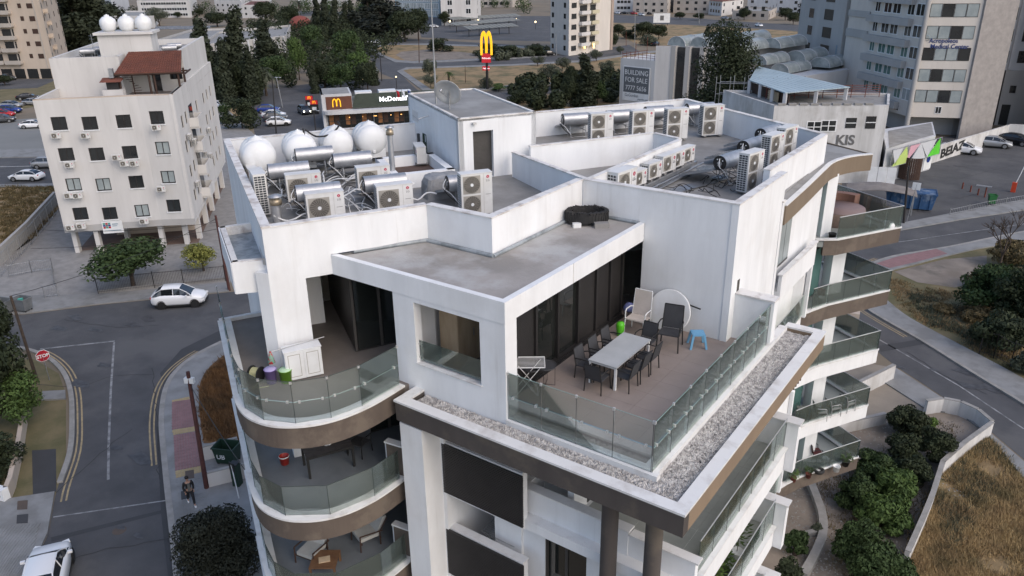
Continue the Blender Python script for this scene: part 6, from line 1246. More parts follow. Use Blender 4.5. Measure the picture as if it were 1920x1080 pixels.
for (x0, y0, x1, y1, fr) in ((1513, 227, 1539, 249, 'white'), (1540, 225, 1567, 247, 'white'), (1587, 221, 1604, 240, 'none'), (1625, 218, 1640, 241, 'none')):
    (u0, za), (u1, zb) = hit(x0, y0, a, b), hit(x1, y1, a, b); win(rt, a, b, u0, zb, u1-u0, za-zb, fr, glassW); BK(MB().wall(a+d*u0-n*.06, a+d*u1-n*.06, .02, (za+zb)/2-.05, (za+zb)/2+.05), 'transom', pvc)
u, z = hit(1567, 271, a, b); text('lettering', 'KIS', 1.7, greylogo, rt, WORLD[rt.name].inverted() @ Vector((*q_(u-.1, -.04), z)), (R(90), 0, math.atan2(d.y, d.x)), .02, bold=.05)
# metal roof shed behind
m0 = thing('metal_roof_shed', 'pale blue metal roofed structure with timber and scaffold sides', 'shed', (-34, 118, 0)); 
ra, rb, rc, rd = G(1410, 128, 8.4), G(1592, 165, 7.4), G(1460, 172, 7.6), G(1355, 150, 8.0)
ra = Vector((*q_(-6, 22), 8.6)); rb = Vector((*q_(15.5, 14), 7.9)); rc = Vector((*q_(5, 10.5), 7.6)); rd = Vector((*q_(-16, 17), 8.3))
ra, rb, rc = G(1420, 124, 11.4), G(1594, 163, 11.2), G(1472, 174, 11.2); rd = G(1405, 150, 11.3)
q = MB(); N = 22
for i in range(N):
    f = lambda u, v: ra*(1-u)*(1-v)+rb*u*(1-v)+rc*u*v+rd*(1-u)*v; w0, w1 = i/N, (i+.93)/N
    p = [f(0, w0), f(1, w0), f(1, w1), f(0, w1)]; q.hexa([x-Vector((0, 0, .1)) for x in p]+[x+Vector((0, 0, .02*(i % 2))) for x in p])
q.build('roof_sheet', metroof, m0, True)
for u, v in ((.02, .98), (.33, .98), (.66, .98), (.98, .98), (.98, .5), (.98, .02), (.02, .5)): p = f(u, v); MB().box(p.x-.2, p.x+.2, p.y-.2, p.y+.2, 0, p.z-.1).build('post', greyw, m0, True)
p, p2 = f(0.02, .9), f(.95, .9); MB().wall((p.x, p.y), (p2.x, p2.y), .1, 5.2, 10.8).build('infill', wood_dark, m0, True); p, p2 = f(.5, .93), f(.75, .93); MB().wall((p.x, p.y), (p2.x, p2.y), .1, 5.3, 10.7).build('plywood', wood_tan, m0, True)
q = MB(); e0, e1 = Vector((-33.5, 104)), Vector((-21.5, 113))
for i in range(5): q.tube([(e0.x, e0.y, H_+.15+i*.3), (e1.x, e1.y, H_+.1+i*.28)], .05, 4)
for i in range(9): p = e0.lerp(e1, i/8); q.cyl((p.x, p.y, H_-.3), (p.x, p.y, H_+1.4), .05, .05, 4, False)
tag(q.build('steel_frame', rust), 'rust red steel frame lying along the roof edge of the low white building', 'steel frame')
# scaffold
q = MB()
for i in range(6):
    for j in range(2): x, y = (-42+i*1.8, 108+j*1.5+i*.6); q.cyl((x, y, 0), (x, y, 11.4), .05, .05, 4, False)
for z in (5, 6.5, 8, 9.5):
    for j in range(2): q.tube([(-42, 108+j*1.5, z+1), (-33, 111+j*1.5, z+1)], .045, 4)
tag(q.build('scaffold', steel), 'tube scaffold beside the dark tree and the metal roof', 'scaffold')
# --- medical centre
rt = thing('medical_centre', 'beige and grey stepped office tower with green windows and a grey corner post', 'building', (-21, 138, 0)); BM = lambda mb, nme, m, **k: mb.build(nme, m, rt, True, **k)
c0 = Vector((-21.4, 137.0)); l0 = Vector((-36.5, 154.5)); r0 = Vector((-14.4, 139.8)); r1 = Vector((-10.5, 144.5)); bkp = Vector((-20, 172)); TT = 30
BM(MB().prism([tuple(l0), tuple(c0), tuple(r0), tuple(r1), tuple(bkp), (-34, 172)], 3.2, TT), 'tower', medw); BM(MB().prism([(-34, 155), (-22, 140.5), (-15.5, 142.5), (-11, 146), (-18, 165), (-32, 168)], 0, 3.2), 'ground_floor', grey_b)
BM(MB().wall(r0, r1, -.4, 0, TT+2), 'brick_wall', M('grey_brick', (.33, .31, .295), (.26, .245, .235), 1.2, .9)); BM(MB().cyl((c0.x+.1, c0.y-.25, .2), (c0.x+.1, c0.y-.25, TT), .38, .38, 12), 'corner_post', grey_b)
dL = (c0-l0).normalized(); nL = Vector((dL.y, -dL.x)); LL = math.dist(l0, c0); LR = math.dist(c0, r0); dR = (r0-c0).normalized(); nR = Vector((dR.y, -dR.x))
floors = [5.3, 8.45, 11.6, 14.75, 17.9, 21.05]
for i, z in enumerate(floors):
    pn = (glassT, glassT, glassT, glassW, glassW, glassW)[i]
    for u, w in ((LL-14.6, 1.6), (LL-11.9, 2.4), (LL-9.2, 2.4), (LL-5.0, 2.0)): win(rt, l0, c0, u, z+.2, w, 1.9, 'white', pn)
    win(rt, l0, c0, LL-2.7, z+.2, 2.5, 1.9, 'white', curtain if i == 0 else glassW); 
    for k in range(4): win(rt, c0, r0, .5+k*(LR-.9)/4, z+.2, (LR-.9)/4-.05, 1.9, 'none', (curtain, curtain, glassW)[(i+k) % 3])
    BM(MB().wall(l0+dL*(LL-15.8)+nL*.8, l0+dL*(LL-3.0)+nL*.8, .8, z-1.35, z-.25), 'balcony_band', grey_b)
BM(MB().wall(l0, l0+dL*(LL-15.8)+nL*.0, -.2, 13.6, 14.9).wall(l0+nL*.2, l0+dL*(LL-15.8)+nL*.2, .1, 17, 18), 'band', grey_b)
win(rt, c0, r0, LR*.5, 2.9+.9, .9, 1.1, 'white', glassW); win(rt, l0, c0, LL-3.6, 3.6, .8, 1.0, 'white', glassW); win(rt, l0, c0, LL-6.4, 3.6, .8, 1.0, 'white', glassW)
u, z = hit(1745, 74, c0, r0); W2L = WORLD[rt.name].inverted()
for i, s_ in enumerate(('Acropoleos', 'Medical Center')): text('lettering', s_, .92, M('navy_print', (.02, .04, .16), (.02, .04, .16), 1, .5) if i == 0 else MATS['navy_print'], rt, W2L @ Vector((c0.x+dR.x*(1.1+.3*i)+nR.x*.06, c0.y+dR.y*(1.1+.3*i)+nR.y*.06, z-.45-i*.85)), (R(90), 0, math.atan2(dR.y, dR.x)), .02, sx=.92, bold=.01)
BM(MB().lathe([(.35, -.02), (.42, 0), (.35, .02)], (0, 0, 0), 20, 'Y'), 'logo_ring', blueb).location = W2L @ Vector((c0.x+dR.x*.75+nR.x*.06, c0.y+dR.y*.75+nR.y*.06, z+.2)) - W2L @ Vector((0, 0, 0))
# annex, left of the tower
rt, f = FB('annex_building', 'grey office block with open balconies left of the medical tower', (-50.0, 171.0), (-37.5, 156.0), (-33, 160), 30, grey_b, [(0, 6, 1, 2.0, 1.7, 9.3, 3.2, 4.5, 99, 'none', glassW), (0, 6, 1, 3.6, 1.9, 9.3, 3.2, 11.2, 99, 'none', black)], world=True, z0=7)
rt, f = FB('parking_deck', 'pale flat roofed podium with an open car port below', (-60.5, 186), (-38.2, 154.2), (-30, 162), 5.4, greyw, world=True, z0=3.4)
q = MB(); dd = Vector((f[1][0]-f[0][0], f[1][1]-f[0][1])).normalized()
for i in range(10): p = Vector(f[0])+dd*(1+i*4.1); MB().box(p.x-.35, p.x+.35, p.y-.35, p.y+.35, 0, 3.4).build('column', greyw, rt, True)
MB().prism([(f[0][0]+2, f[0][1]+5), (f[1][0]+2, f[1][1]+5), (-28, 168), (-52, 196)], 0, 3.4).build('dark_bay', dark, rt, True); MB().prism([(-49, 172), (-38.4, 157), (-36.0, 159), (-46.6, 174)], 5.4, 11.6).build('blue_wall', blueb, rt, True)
# --- right hand white office building and grey block
rt = thing('office_building', 'white office building with a grid of dark windows at the right edge', 'building', (-15, 152, 0)); a = Vector((-16.0, 153.5)); b = Vector((-4.0, 157.0)); dd = (b-a).normalized(); nn = Vector((dd.y, -dd.x)); LB_ = 14
MB().prism([tuple(a), (a.x+dd.x*LB_, a.y+dd.y*LB_), (3, 180), (-14, 178)], 9.0, 30).build('tower', greyw, rt, True); MB().prism([(a.x+.3, a.y+.3), (a.x+dd.x*5.5, a.y+dd.y*5.5+.3), (-5, 178), (-13, 178)], 0, 9).build('dark_base', M('dark_stone', (.10, .085, .085), (.08, .07, .07), .6, .7), rt, True)
MB().prism([(a.x+dd.x*5.5, a.y+dd.y*5.5-.2), (a.x+dd.x*14, a.y+dd.y*14-.2), (3, 178), (-5, 178)], 0, 8.99).build('grey_base', grey_b, rt, True)
for r in range(6):
    for u in (.9, 3.9, 6.7): win(rt, a, b, u, 10.2+r*3.35, 1.45, 1.9, 'dark', glassW)
    for u in (8.6,): win(rt, a, b, u, 9.2+r*3.35, 1.3, 2.0, 'dark', glassW)
for u in (2.7, 5.6): MB().wall((a.x+dd.x*u+nn.x*.35, a.y+dd.y*u+nn.y*.35), (a.x+dd.x*(u+.55)+nn.x*.35, a.y+dd.y*(u+.55)+nn.y*.35), .35, 9.2, 30).build('pilaster', greyw, rt, True)
for u in (.9, 3.3): win(rt, (a.x+.3, a.y), (b.x+.3, b.y+.1), u, 1.0, 1.5, 6.6, 'none', curtain)
win(rt, (a.x, a.y-.2), (b.x, b.y-.2), 6.6, 5.4, .9, 1.2, 'dark', glassW); win(rt, (a.x, a.y-.2), (b.x, b.y-.2), 6.0, .1, 1.3, 3.4, 'none', black)
FB('grey_block', 'plain grey blue block at the far right edge', (-6.2, 149.5), (-1.0, 146.5), (6, 165), 30, grey_b, [(0, 6, 1, 1.0, 1.8, 9.5, 3.3, 1.0, 99, 'none', glassW)], world=True)
for i, z in enumerate((13.9, 11.7)): tag(MB().box(-16.35, -15.9, 153.0, 153.3, z, z+1.7).build('red_light_sign', MATS.get('red_neon') or emis('red_neon', (1, .02, .03), 2.5)), ('upper', 'lower')[i]+' glowing red sign on the edge of the right office building', 'sign')
# graffiti wall
a = Vector((-18.5, 112.0)); b = Vector((-8.0, 144.0)); a = G(1735, 310); b = G(1887, 262); t = thing('boundary_wall', 'white boundary wall with black graffiti letters behind the parked cars', 'wall', (a.x, a.y, 0)); a = Vector((a.x, a.y)); b = Vector((b.x, b.y)); d = (b-a).normalized(); nn = Vector((d.y, -d.x))
MB().wall(a, b, .25, 0, 2.3).build('wall', stw, t, True); MB().wall(b, (b.x+14, b.y+5), .25, 0, 2.4).build('wall', stw, t, True)
u, z = hit(1762, 296, a, b); text('graffiti', 'BEIAZ', 1.75, black, t, WORLD[t.name].inverted() @ Vector((a.x+d.x*u+nn.x*.02, a.y+d.y*u+nn.y*.02, .35)), (R(90), R(-4), math.atan2(d.y, d.x)), .01, sx=1.5, bold=.07)
# low annex, printed banner, stairs hut, container
t = thing('low_annex', 'low grey flat roofed annex with a coloured triangle banner', 'annex', tuple(G(1700, 300))); a = G(1650, 345); b = G(1742, 318)
MB().prism([(a.x, a.y), (b.x, b.y), (b.x-2, b.y+10), (a.x-3, a.y+12)], 0, 4.6).build('wall', greyw, t, True); MB().prism([(a.x+.3, a.y+.3), (b.x-.3, b.y+.3), (b.x-2, b.y+9), (a.x-2, a.y+11)], 4.6, 4.65).build('roof', membrane, t, True)
a2, b2 = Vector((a.x, a.y)), Vector((b.x, b.y)); d = (b2-a2).normalized(); nn = Vector((d.y, -d.x)); LA = math.dist(a2, b2)
bt = thing('triangle_banner', 'steel frame banner of green, pink and white triangles', 'banner', (a2.x, a2.y, 0)); fB = lambda u, z, o=.9: (a2.x+d.x*u+nn.x*o, a2.y+d.y*u+nn.y*o, z)
lg = M('banner_green', (.10, .55, .03), (.09, .5, .03), .5, .6); ly = M('banner_lime', (.42, .55, .15), (.40, .52, .15), .5, .6); lp = M('banner_pink', (.55, .32, .38), (.5, .3, .35), .5, .6); lw = M('banner_white', (.5, .52, .54), (.45, .47, .5), .5, .6)
z0, z1 = 2.3, 4.5; xs = [0, .8, 2.6, 4.2, 5.2, 7.4, 9.3]; s_ = LA/9.3
for i, (u0, u1, u2, up, mm) in enumerate(((0, 1.9, .9, 1, lw), (.3, 3.3, 2.6, 0, ly), (3.3, 5.2, 2.8, 1, lp), (3.6, 6.6, 5.2, 0, lw), (5.2, 8.3, 6.9, 1, lw), (6.9, 9.3, 9.0, 0, lg))):
    za, zb = (z1, z0) if up else (z0, z1); V3 = [fB(u0*s_, za), fB(u1*s_, za), fB(u2*s_, zb)]; V3b = [fB(u0*s_, za, .86), fB(u1*s_, za, .86), fB(u2*s_, zb, .86)]
    MB().add(V3+V3b, [(0, 1, 2), (5, 4, 3), (0, 3, 4, 1), (1, 4, 5, 2), (2, 5, 3, 0)]).build('triangle', mm, bt, True)
MB().tube([fB(0, z0), fB(LA, z0), fB(LA, z1), fB(0, z1), fB(0, z0)], .05, 4).build('frame', steel, bt, True)
MB().wall(b2+nn*.1-d*1.9, b2+nn*.1, .1, .2, 2.1).build('poster_wall', pvc, t, True); q = MB().cyl((0, 0, 0), (0, -.03, 0), .45, .45, 20, smooth=False); o = q.build('blue_emblem', carbl, t); o.location = WORLD[t.name].inverted() @ Vector((*(b2-d*.95+nn*.13), 1.6)); o.rotation_euler.z = math.atan2(d.y, d.x)
t = thing('iron_stair', 'dark outdoor stair rising beside the low white building', 'stair', tuple(G(1665, 330))); a = G(1650, 318, 0)
for i in range(10): p = Vector((-20.2+i*.32, 106.5+i*.5)); MB().box(p.x, p.x+1.6, p.y, p.y+.4, .3+i*.28, .36+i*.28).build('tread', steel, t, True)
t = thing('curved_screen', 'curved dark striped metal screen beside a barred gate', 'screen', tuple(G(1705, 335)), 0); c = G(1703, 342)
for i in range(16): aa = R(190)+i*.15; MB().obb((1.6*math.cos(aa), 1.6*math.sin(aa), 1.6), (.05, .22, 2.8), aa).build('slat', wood_dark, t)
t = thing('white_gate', 'white panelled gate at the foot of the low white building', 'gate', tuple(G(1650, 352)), R(20))
for i in range(3): MB().box(-1.6+i*1.07, -.6+i*1.07, -.04, .04, .1, 2.6).build('panel', pvc, t)
q = MB(); g = G(1692, 336); t = thing('barred_gate', 'low barred steel gate left of the curved screen', 'gate', tuple(g), R(15))
for i in range(14): q.box(-1.3+i*.19, -1.26+i*.19, -.02, .02, 0, 1.7)
q.box(-1.35, 1.25, -.03, .03, 1.7, 1.78).build('bars', steel, t, kind='stuff')
t = thing('red_boiler', 'rust red cylinder tank behind the barred gate', 'tank', tuple(G(1692, 325))); MB().lathe([(.001, 0), (.55, 0), (.55, 1.7), (.4, 2.0), (.001, 2.1)], (0, 0, .3), 16).build('shell', rust, t)
t = thing('canvas_shelter', 'sagging grey canvas shelter roof on posts beside the blue skip', 'shelter', tuple(G(1645, 392)), R(15)); q = MB(); vs = []
for i in range(7):
    for j in range(5): x, y = -3.6+i*1.2, -1.8+j*.9; vs.append((x, y, 2.5+.5*math.cos(x/3.6*1.5)-.15*(abs(y)**1.2)+random.uniform(-.05, .05)))
q.add(vs, [(i*5+j, (i+1)*5+j, (i+1)*5+j+1, i*5+j+1) for i in range(6) for j in range(4)]); o = q.build('canvas', M('canvas', (.22, .20, .185), (.16, .145, .135), 1.2, .95, .3), t); md = o.modifiers.new('s', 'SOLIDIFY'); md.thickness = .05
for x in (-3.3, 3.3):
    for y in (-1.6, 1.6): MB().box(x-.06, x+.06, y-.06, y+.06, 0, 2.4).build('post', steel, t)
t = thing('waste_skip', 'big blue metal waste skip with white scribbles in the parking lot', 'skip', tuple(G(1703, 388)), R(12)); bl = M('skip_blue', (.035, .10, .22), (.02, .06, .14), .8, .7, c3=(.3, .35, .4), sc3=1.2, amt3=.4)
MB().hexa([(-2.3, -1.1, .15), (2.3, -1.1, .15), (2.3, 1.1, .15), (-2.3, 1.1, .15), (-2.6, -1.2, 1.9), (2.6, -1.2, 1.9), (2.6, 1.2, 1.9), (-2.6, 1.2, 1.9)]).build('body', bl, t); MB().box(-2.66, 2.66, -1.27, -1.2, 1.82, 1.98).box(-2.66, 2.66, 1.2, 1.27, 1.82, 1.98).box(-2.66, -2.6, -1.2, 1.2, 1.82, 1.98).box(2.6, 2.66, -1.2, 1.2, 1.82, 1.98).build('rim', bl, t)
for i in range(5): MB().box(-2.0+i, -1.9+i, -1.26, -1.15, .2, 1.8).build('rib', bl, t)
# solar car park roofs and square lamps
for i, (a, b, w) in enumerate((((856, 62), (962, 52), 0), ((880, 70), (962, 64), 0), ((850, 50), (962, 43), 0))):
    p, q2 = G(*a), G(*b); t = thing('car_port', ('middle', 'nearest', 'farthest')[i]+' long car park roof with solar panels, top centre', 'car port', tuple(p)); d = Vector((q2.x-p.x, q2.y-p.y)).normalized(); nn = Vector((-d.y, d.x)); L = math.dist(p[:2], q2[:2])*1.15
    for k in range(12): u = k*L/12; f4 = [(p.x+d.x*u, p.y+d.y*u), (p.x+d.x*(u+L/12-.3), p.y+d.y*(u+L/12-.3))]; MB().hexa([(*f4[0], 2.9), (*f4[1], 2.9), (f4[1][0]+nn.x*5, f4[1][1]+nn.y*5, 3.8), (f4[0][0]+nn.x*5, f4[0][1]+nn.y*5, 3.8), (*f4[0], 3.0), (*f4[1], 3.0), (f4[1][0]+nn.x*5, f4[1][1]+nn.y*5, 3.9), (f4[0][0]+nn.x*5, f4[0][1]+nn.y*5, 3.9)]).build('panel', MATS['pot_grey'], t, True)
    for k in range(5): u = L*(k+.3)/5; MB().cyl((p.x+d.x*u+nn.x*2.5, p.y+d.y*u+nn.y*2.5, 0), (p.x+d.x*u+nn.x*2.5, p.y+d.y*u+nn.y*2.5, 3.3), .15, .15, 5).build('post', dark, t, True)
# billboard, small posters
t = thing('billboard', 'white billboard with a small dark badge beside the upper road', 'billboard', tuple(G(1240, 48)), R(30)); MB().box(-3.6, 3.6, -.1, .1, 1.2, 5.2).build('panel', pvc, t); MB().box(-3.7, 3.7, -.12, .0, 1.1, 1.2).box(-3.7, 3.7, -.12, 0, 5.2, 5.3).build('frame', dark, t); MB().box(-.7, .9, -.14, -.1, 2.2, 4.2).build('badge', greylogo, t)
for x in (-2.6, 2.6): MB().cyl((x, 0, 0), (x, 0, 1.2), .12).build('post', dark, t)
# yard walls and railings
def railing(name, lab, pts, h=1.2, step=.14, mat=None, solid=.0, cat='fence'):
    P_ = P2(pts); t = thing(name, lab, cat, (*P_[0], 0)); q = MB(); 
    for a, b in zip(P_, P_[1:]):
        L = math.dist(a, b); n_ = max(int(L/step), 1)
        for i in range(n_): x, y = a[0]+(b[0]-a[0])*i/n_, a[1]+(b[1]-a[1])*i/n_; q.cyl((x, y, .1), (x, y, h), .014, .014, 3, False)
        q.tube([(*a, h-.05), (*b, h-.05)], .02, 4).tube([(*a, .25), (*b, .25)], .02, 4)
        m_ = max(int(L/2.5), 1)
        for i in range(m_+1): x, y = a[0]+(b[0]-a[0])*i/m_, a[1]+(b[1]-a[1])*i/m_; MB().cyl((x, y, 0), (x, y, h+.1), .04, .04, 5).build('post', mat or dark, t, True)
        if solid: MB().wall(a, b, .2, 0, solid).build('plinth', concrete, t, True)
    q.build('bars', mat or dark, t, True, kind='stuff'); return t
railing('iron_fence', 'dark iron fence with plinth in front of the left white building trees', [(185, 552), (290, 540), (345, 535), (423, 527)], 1.5, .13, dark, .35)
railing('iron_fence', 'grey railing around the ramp at the left edge, behind the bins', [(18, 520), (60, 512), (100, 508), (104, 535)], 1.2, .15, steel)
railing('iron_gate', 'small grey iron gate between the yard and the left street', [(85, 560), (110, 557)], 1.1, .12, steel, cat='gate')
railing('wire_fence', 'tall wire fence on the low wall left of the white building yard', [(2, 520), (60, 460), (112, 395)], 2.0, .5, steel, 0)
p = P2([(0, 500), (58, 443), (110, 383)]); t = thing('boundary_wall', 'grey concrete boundary wall between the dry lot and the yard', 'wall', (*p[0], 0)); [MB().wall(a, b, .3, 0, 1.6).build('wall', grey_b, t, True) for a, b in zip(p, p[1:])]
# garden walls bottom right, bin enclosure bottom left
def gwall(lab, pts, h, w=.22, m=None, cp=True):
    p = P2(pts); t = thing('garden_wall', lab, 'wall', (*p[0], 0)); L = offs(p, w/2)
    for a, b in zip(p, p[1:]): MB().wall(a, b, w, 0, h).build('wall', m or stw, t, True)
    if cp: [MB().wall(a, b, w+.04, h, h+.04).build('coping', kerbm, t, True) for a, b in zip(p, p[1:])]
    return t
gwall('long curved white wall around the garden, beside the dry grass', [(1735, 778), (1765, 773), (1795, 779), (1825, 793), (1850, 815), (1800, 852), (1757, 890), (1738, 950), (1722, 990), (1690, 1062)], .95)
gwall('low white wall edging the driveway by the street', [(1540, 765), (1610, 745), (1675, 712)], 1.1)
gwall('low white wall between driveway and garden soil', [(1560, 818), (1640, 800), (1660, 795)], .7)
ribbon('garden_kerb', kerbm, P2(smooth([(1516, 905), (1530, 940), (1541, 975), (1541, 1010), (1525, 1050), (1505, 1085)], 4)), .4, .35, 0)
ribbon('garden_kerb', kerbm, P2([(1538, 1000), (1500, 1010), (1470, 1030)]), .25, .3, 0)
gwall('white wall of the bin enclosure nearest the rust grass', [(381, 868), (450, 850)], 1.0, .2, white2); gwall('white wall of the bin enclosure beside the brown pole', [(391, 918), (470, 898)], 1.0, .2, white2)
t = thing('lattice_gate', 'brown vertical bars at the end of the side terrace', 'screen', (-5.3, 24.2, 13.0))
for i in range(4): MB().box(-.5, -.46, i*.25, i*.25+.05, 0, 1.2).build('bar', wood_dark, t)
# ------------------------------------------------------------------ trees and bushes
def leafmesh(name, lobes, n, size, mat, seed, flat=.0, fill=.35):
    g = np.random.default_rng(seed); w = np.array([l[3]*l[4]*l[5] for l in lobes])**(2/3); w /= w.sum(); k = g.choice(len(lobes), n, p=w); L = np.array(lobes)[k]
    d = g.normal(size=(n, 3)); d /= np.linalg.norm(d, axis=1)[:, None]; r = np.where(g.random(n) < fill, g.random(n)**.4*.9, g.normal(.98, .07, n))[:, None]
    c = L[:, :3]+d*L[:, 3:6]*r; nrm = d+g.normal(0, .55, (n, 3)); nrm /= np.linalg.norm(nrm, axis=1)[:, None]
    t = np.cross(nrm, g.normal(size=(n, 3))); t /= np.linalg.norm(t, axis=1)[:, None]; b = np.cross(nrm, t); s = (size*g.uniform(.6, 1.35, n))[:, None]
    V = np.stack([c-t*s, c-b*s*.5+nrm*s*.12, c+t*s, c+b*s*.5+nrm*s*.12], 1).reshape(-1, 3); F = np.arange(n*4).reshape(n, 4)
    me = bpy.data.meshes.new(name); me.vertices.add(n*4); me.vertices.foreach_set('co', V.ravel()); me.loops.add(n*4); me.loops.foreach_set('vertex_index', F.ravel()); me.polygons.add(n); me.polygons.foreach_set('loop_start', np.arange(n)*4); me.polygons.foreach_set('loop_total', np.full(n, 4)); me.update(); me.materials.append(mat); return me
def lob_round(seed, n=14, h=1.0, w=.5, base=.25, sc=1.0):
    r = random.Random(seed); o = []
    for _ in range(n):
        a = r.uniform(0, 6.28); e = r.random(); z = base+(h-base)*(.2+.65*e); rr = w*(.62 if e < .7 else .4)*math.sqrt(r.random()); s = r.uniform(.14, .27)*sc
        o.append((rr*math.cos(a), rr*math.sin(a), z, s, s, s*.8))
    return o
def lob_cyp(seed, w=.13, n=16):
    r = random.Random(seed); return [(r.gauss(0, .02), r.gauss(0, .02), .06+.9*i/n, w*(1-.75*(i/n)**1.6)*r.uniform(.8, 1.15), w*(1-.75*(i/n)**1.6)*r.uniform(.8, 1.15), .08) for i in range(n)]
def lob_pine(seed, n=24):
    r = random.Random(seed); o = []
    for i in range(n): e = i/n; a = r.uniform(0, 6.28); rr = .25*(1-.6*e)*r.random()**.5; s = .15*(1-.5*e)*r.uniform(.8, 1.3); o.append((rr*math.cos(a), rr*math.sin(a), .16+.8*e, s, s, s*.9))
    return o
TREE = {}
def treeproto(kind, lf, lobes, n, size, seed, trunk=.22, tr=.028, name=None):
    key = (kind, lf); t = thing(name or {'c': 'cypress_tree', 'p': 'pine_tree', 'r': 'tree', 'b': 'bush', 'o': 'olive_tree', 'm': 'large_pine_tree'}[kind], 'x', 'bush' if kind == 'b' else 'tree')
    mk('crown', leafmesh('crown', lobes, n, size, LE[lf], seed), t)
    q = MB()
    if kind != 'b':
        q.cyl((0, 0, 0), (0.01, 0, trunk+.2), tr, tr*.6, 7)
        r = random.Random(seed)
        for i in range(6): a = r.uniform(0, 6.28); L = lobes[r.randrange(len(lobes))]; q.cyl((0.01, 0, trunk*.8+.05*i*.3), (L[0]*.8, L[1]*.8, L[2]), tr*.42, tr*.12, 5, False)
    else: q.cyl((0, 0, 0), (0, 0, .4), .02, .01, 5)
    q.build('trunk', trunkm, t); TREE[key] = t; t.location = (0, 0, -300); return t
treeproto('r', 'dark', lob_round(1, 18), 6500, .030, 1); treeproto('r', 'mid', lob_round(2, 14), 4200, .032, 2); treeproto('r', 'green', lob_round(3, 14), 3600, .032, 3); treeproto('o', 'olive', lob_round(4, 12, 1, .55, .3), 3000, .030, 4)
treeproto('c', 'cypress', lob_cyp(5, .125), 4600, .022, 5, .1); treeproto('m', 'cypress', lob_pine(6, 30), 12000, .022, 6, .12); treeproto('p', 'black', lob_pine(7, 20), 4200, .027, 7, .15); treeproto('r', 'yellow', lob_round(8, 14), 3600, .032, 8); treeproto('r', 'lime', lob_round(9, 14), 3000, .032, 9)
treeproto('b', 'dark', lob_round(10, 12, .85, .5, .0), 2800, .035, 10); treeproto('b', 'green', lob_round(11, 12, .85, .5, .0), 2800, .035, 11); treeproto('b', 'olive', lob_round(12, 12, .85, .5, .0), 2600, .035, 12); treeproto('b', 'pink', lob_round(13, 10, .8, .5, .0), 1600, .035, 13); treeproto('b', 'mid', lob_round(15, 12, .85, .5, 0), 2800, .035, 15)
def tree(kind, lf, bx, by, ty, wpx, lab, group=None, xy=None):
    p = G(bx, by) if xy is None else Vector((*xy, 0)); h = max(ZT(bx, ty, p), .6) if ty is not None else wpx; dist = math.hypot(p.x, p.y, H)
    wm = wpx/FPX*dist if ty is not None else h
    natw = {'c': .26, 'p': .55, 'm': .62}.get(kind, 1.05 if kind != 'o' else 1.15)
    sx = wm/natw; key = TREE[(kind, lf)]; o = place(key, USED, (p.x, p.y, -.02), random.uniform(0, 6.28), lab, (sx, sx, h), group); return o
gB, gC = 'trees behind the white building', 'trees'
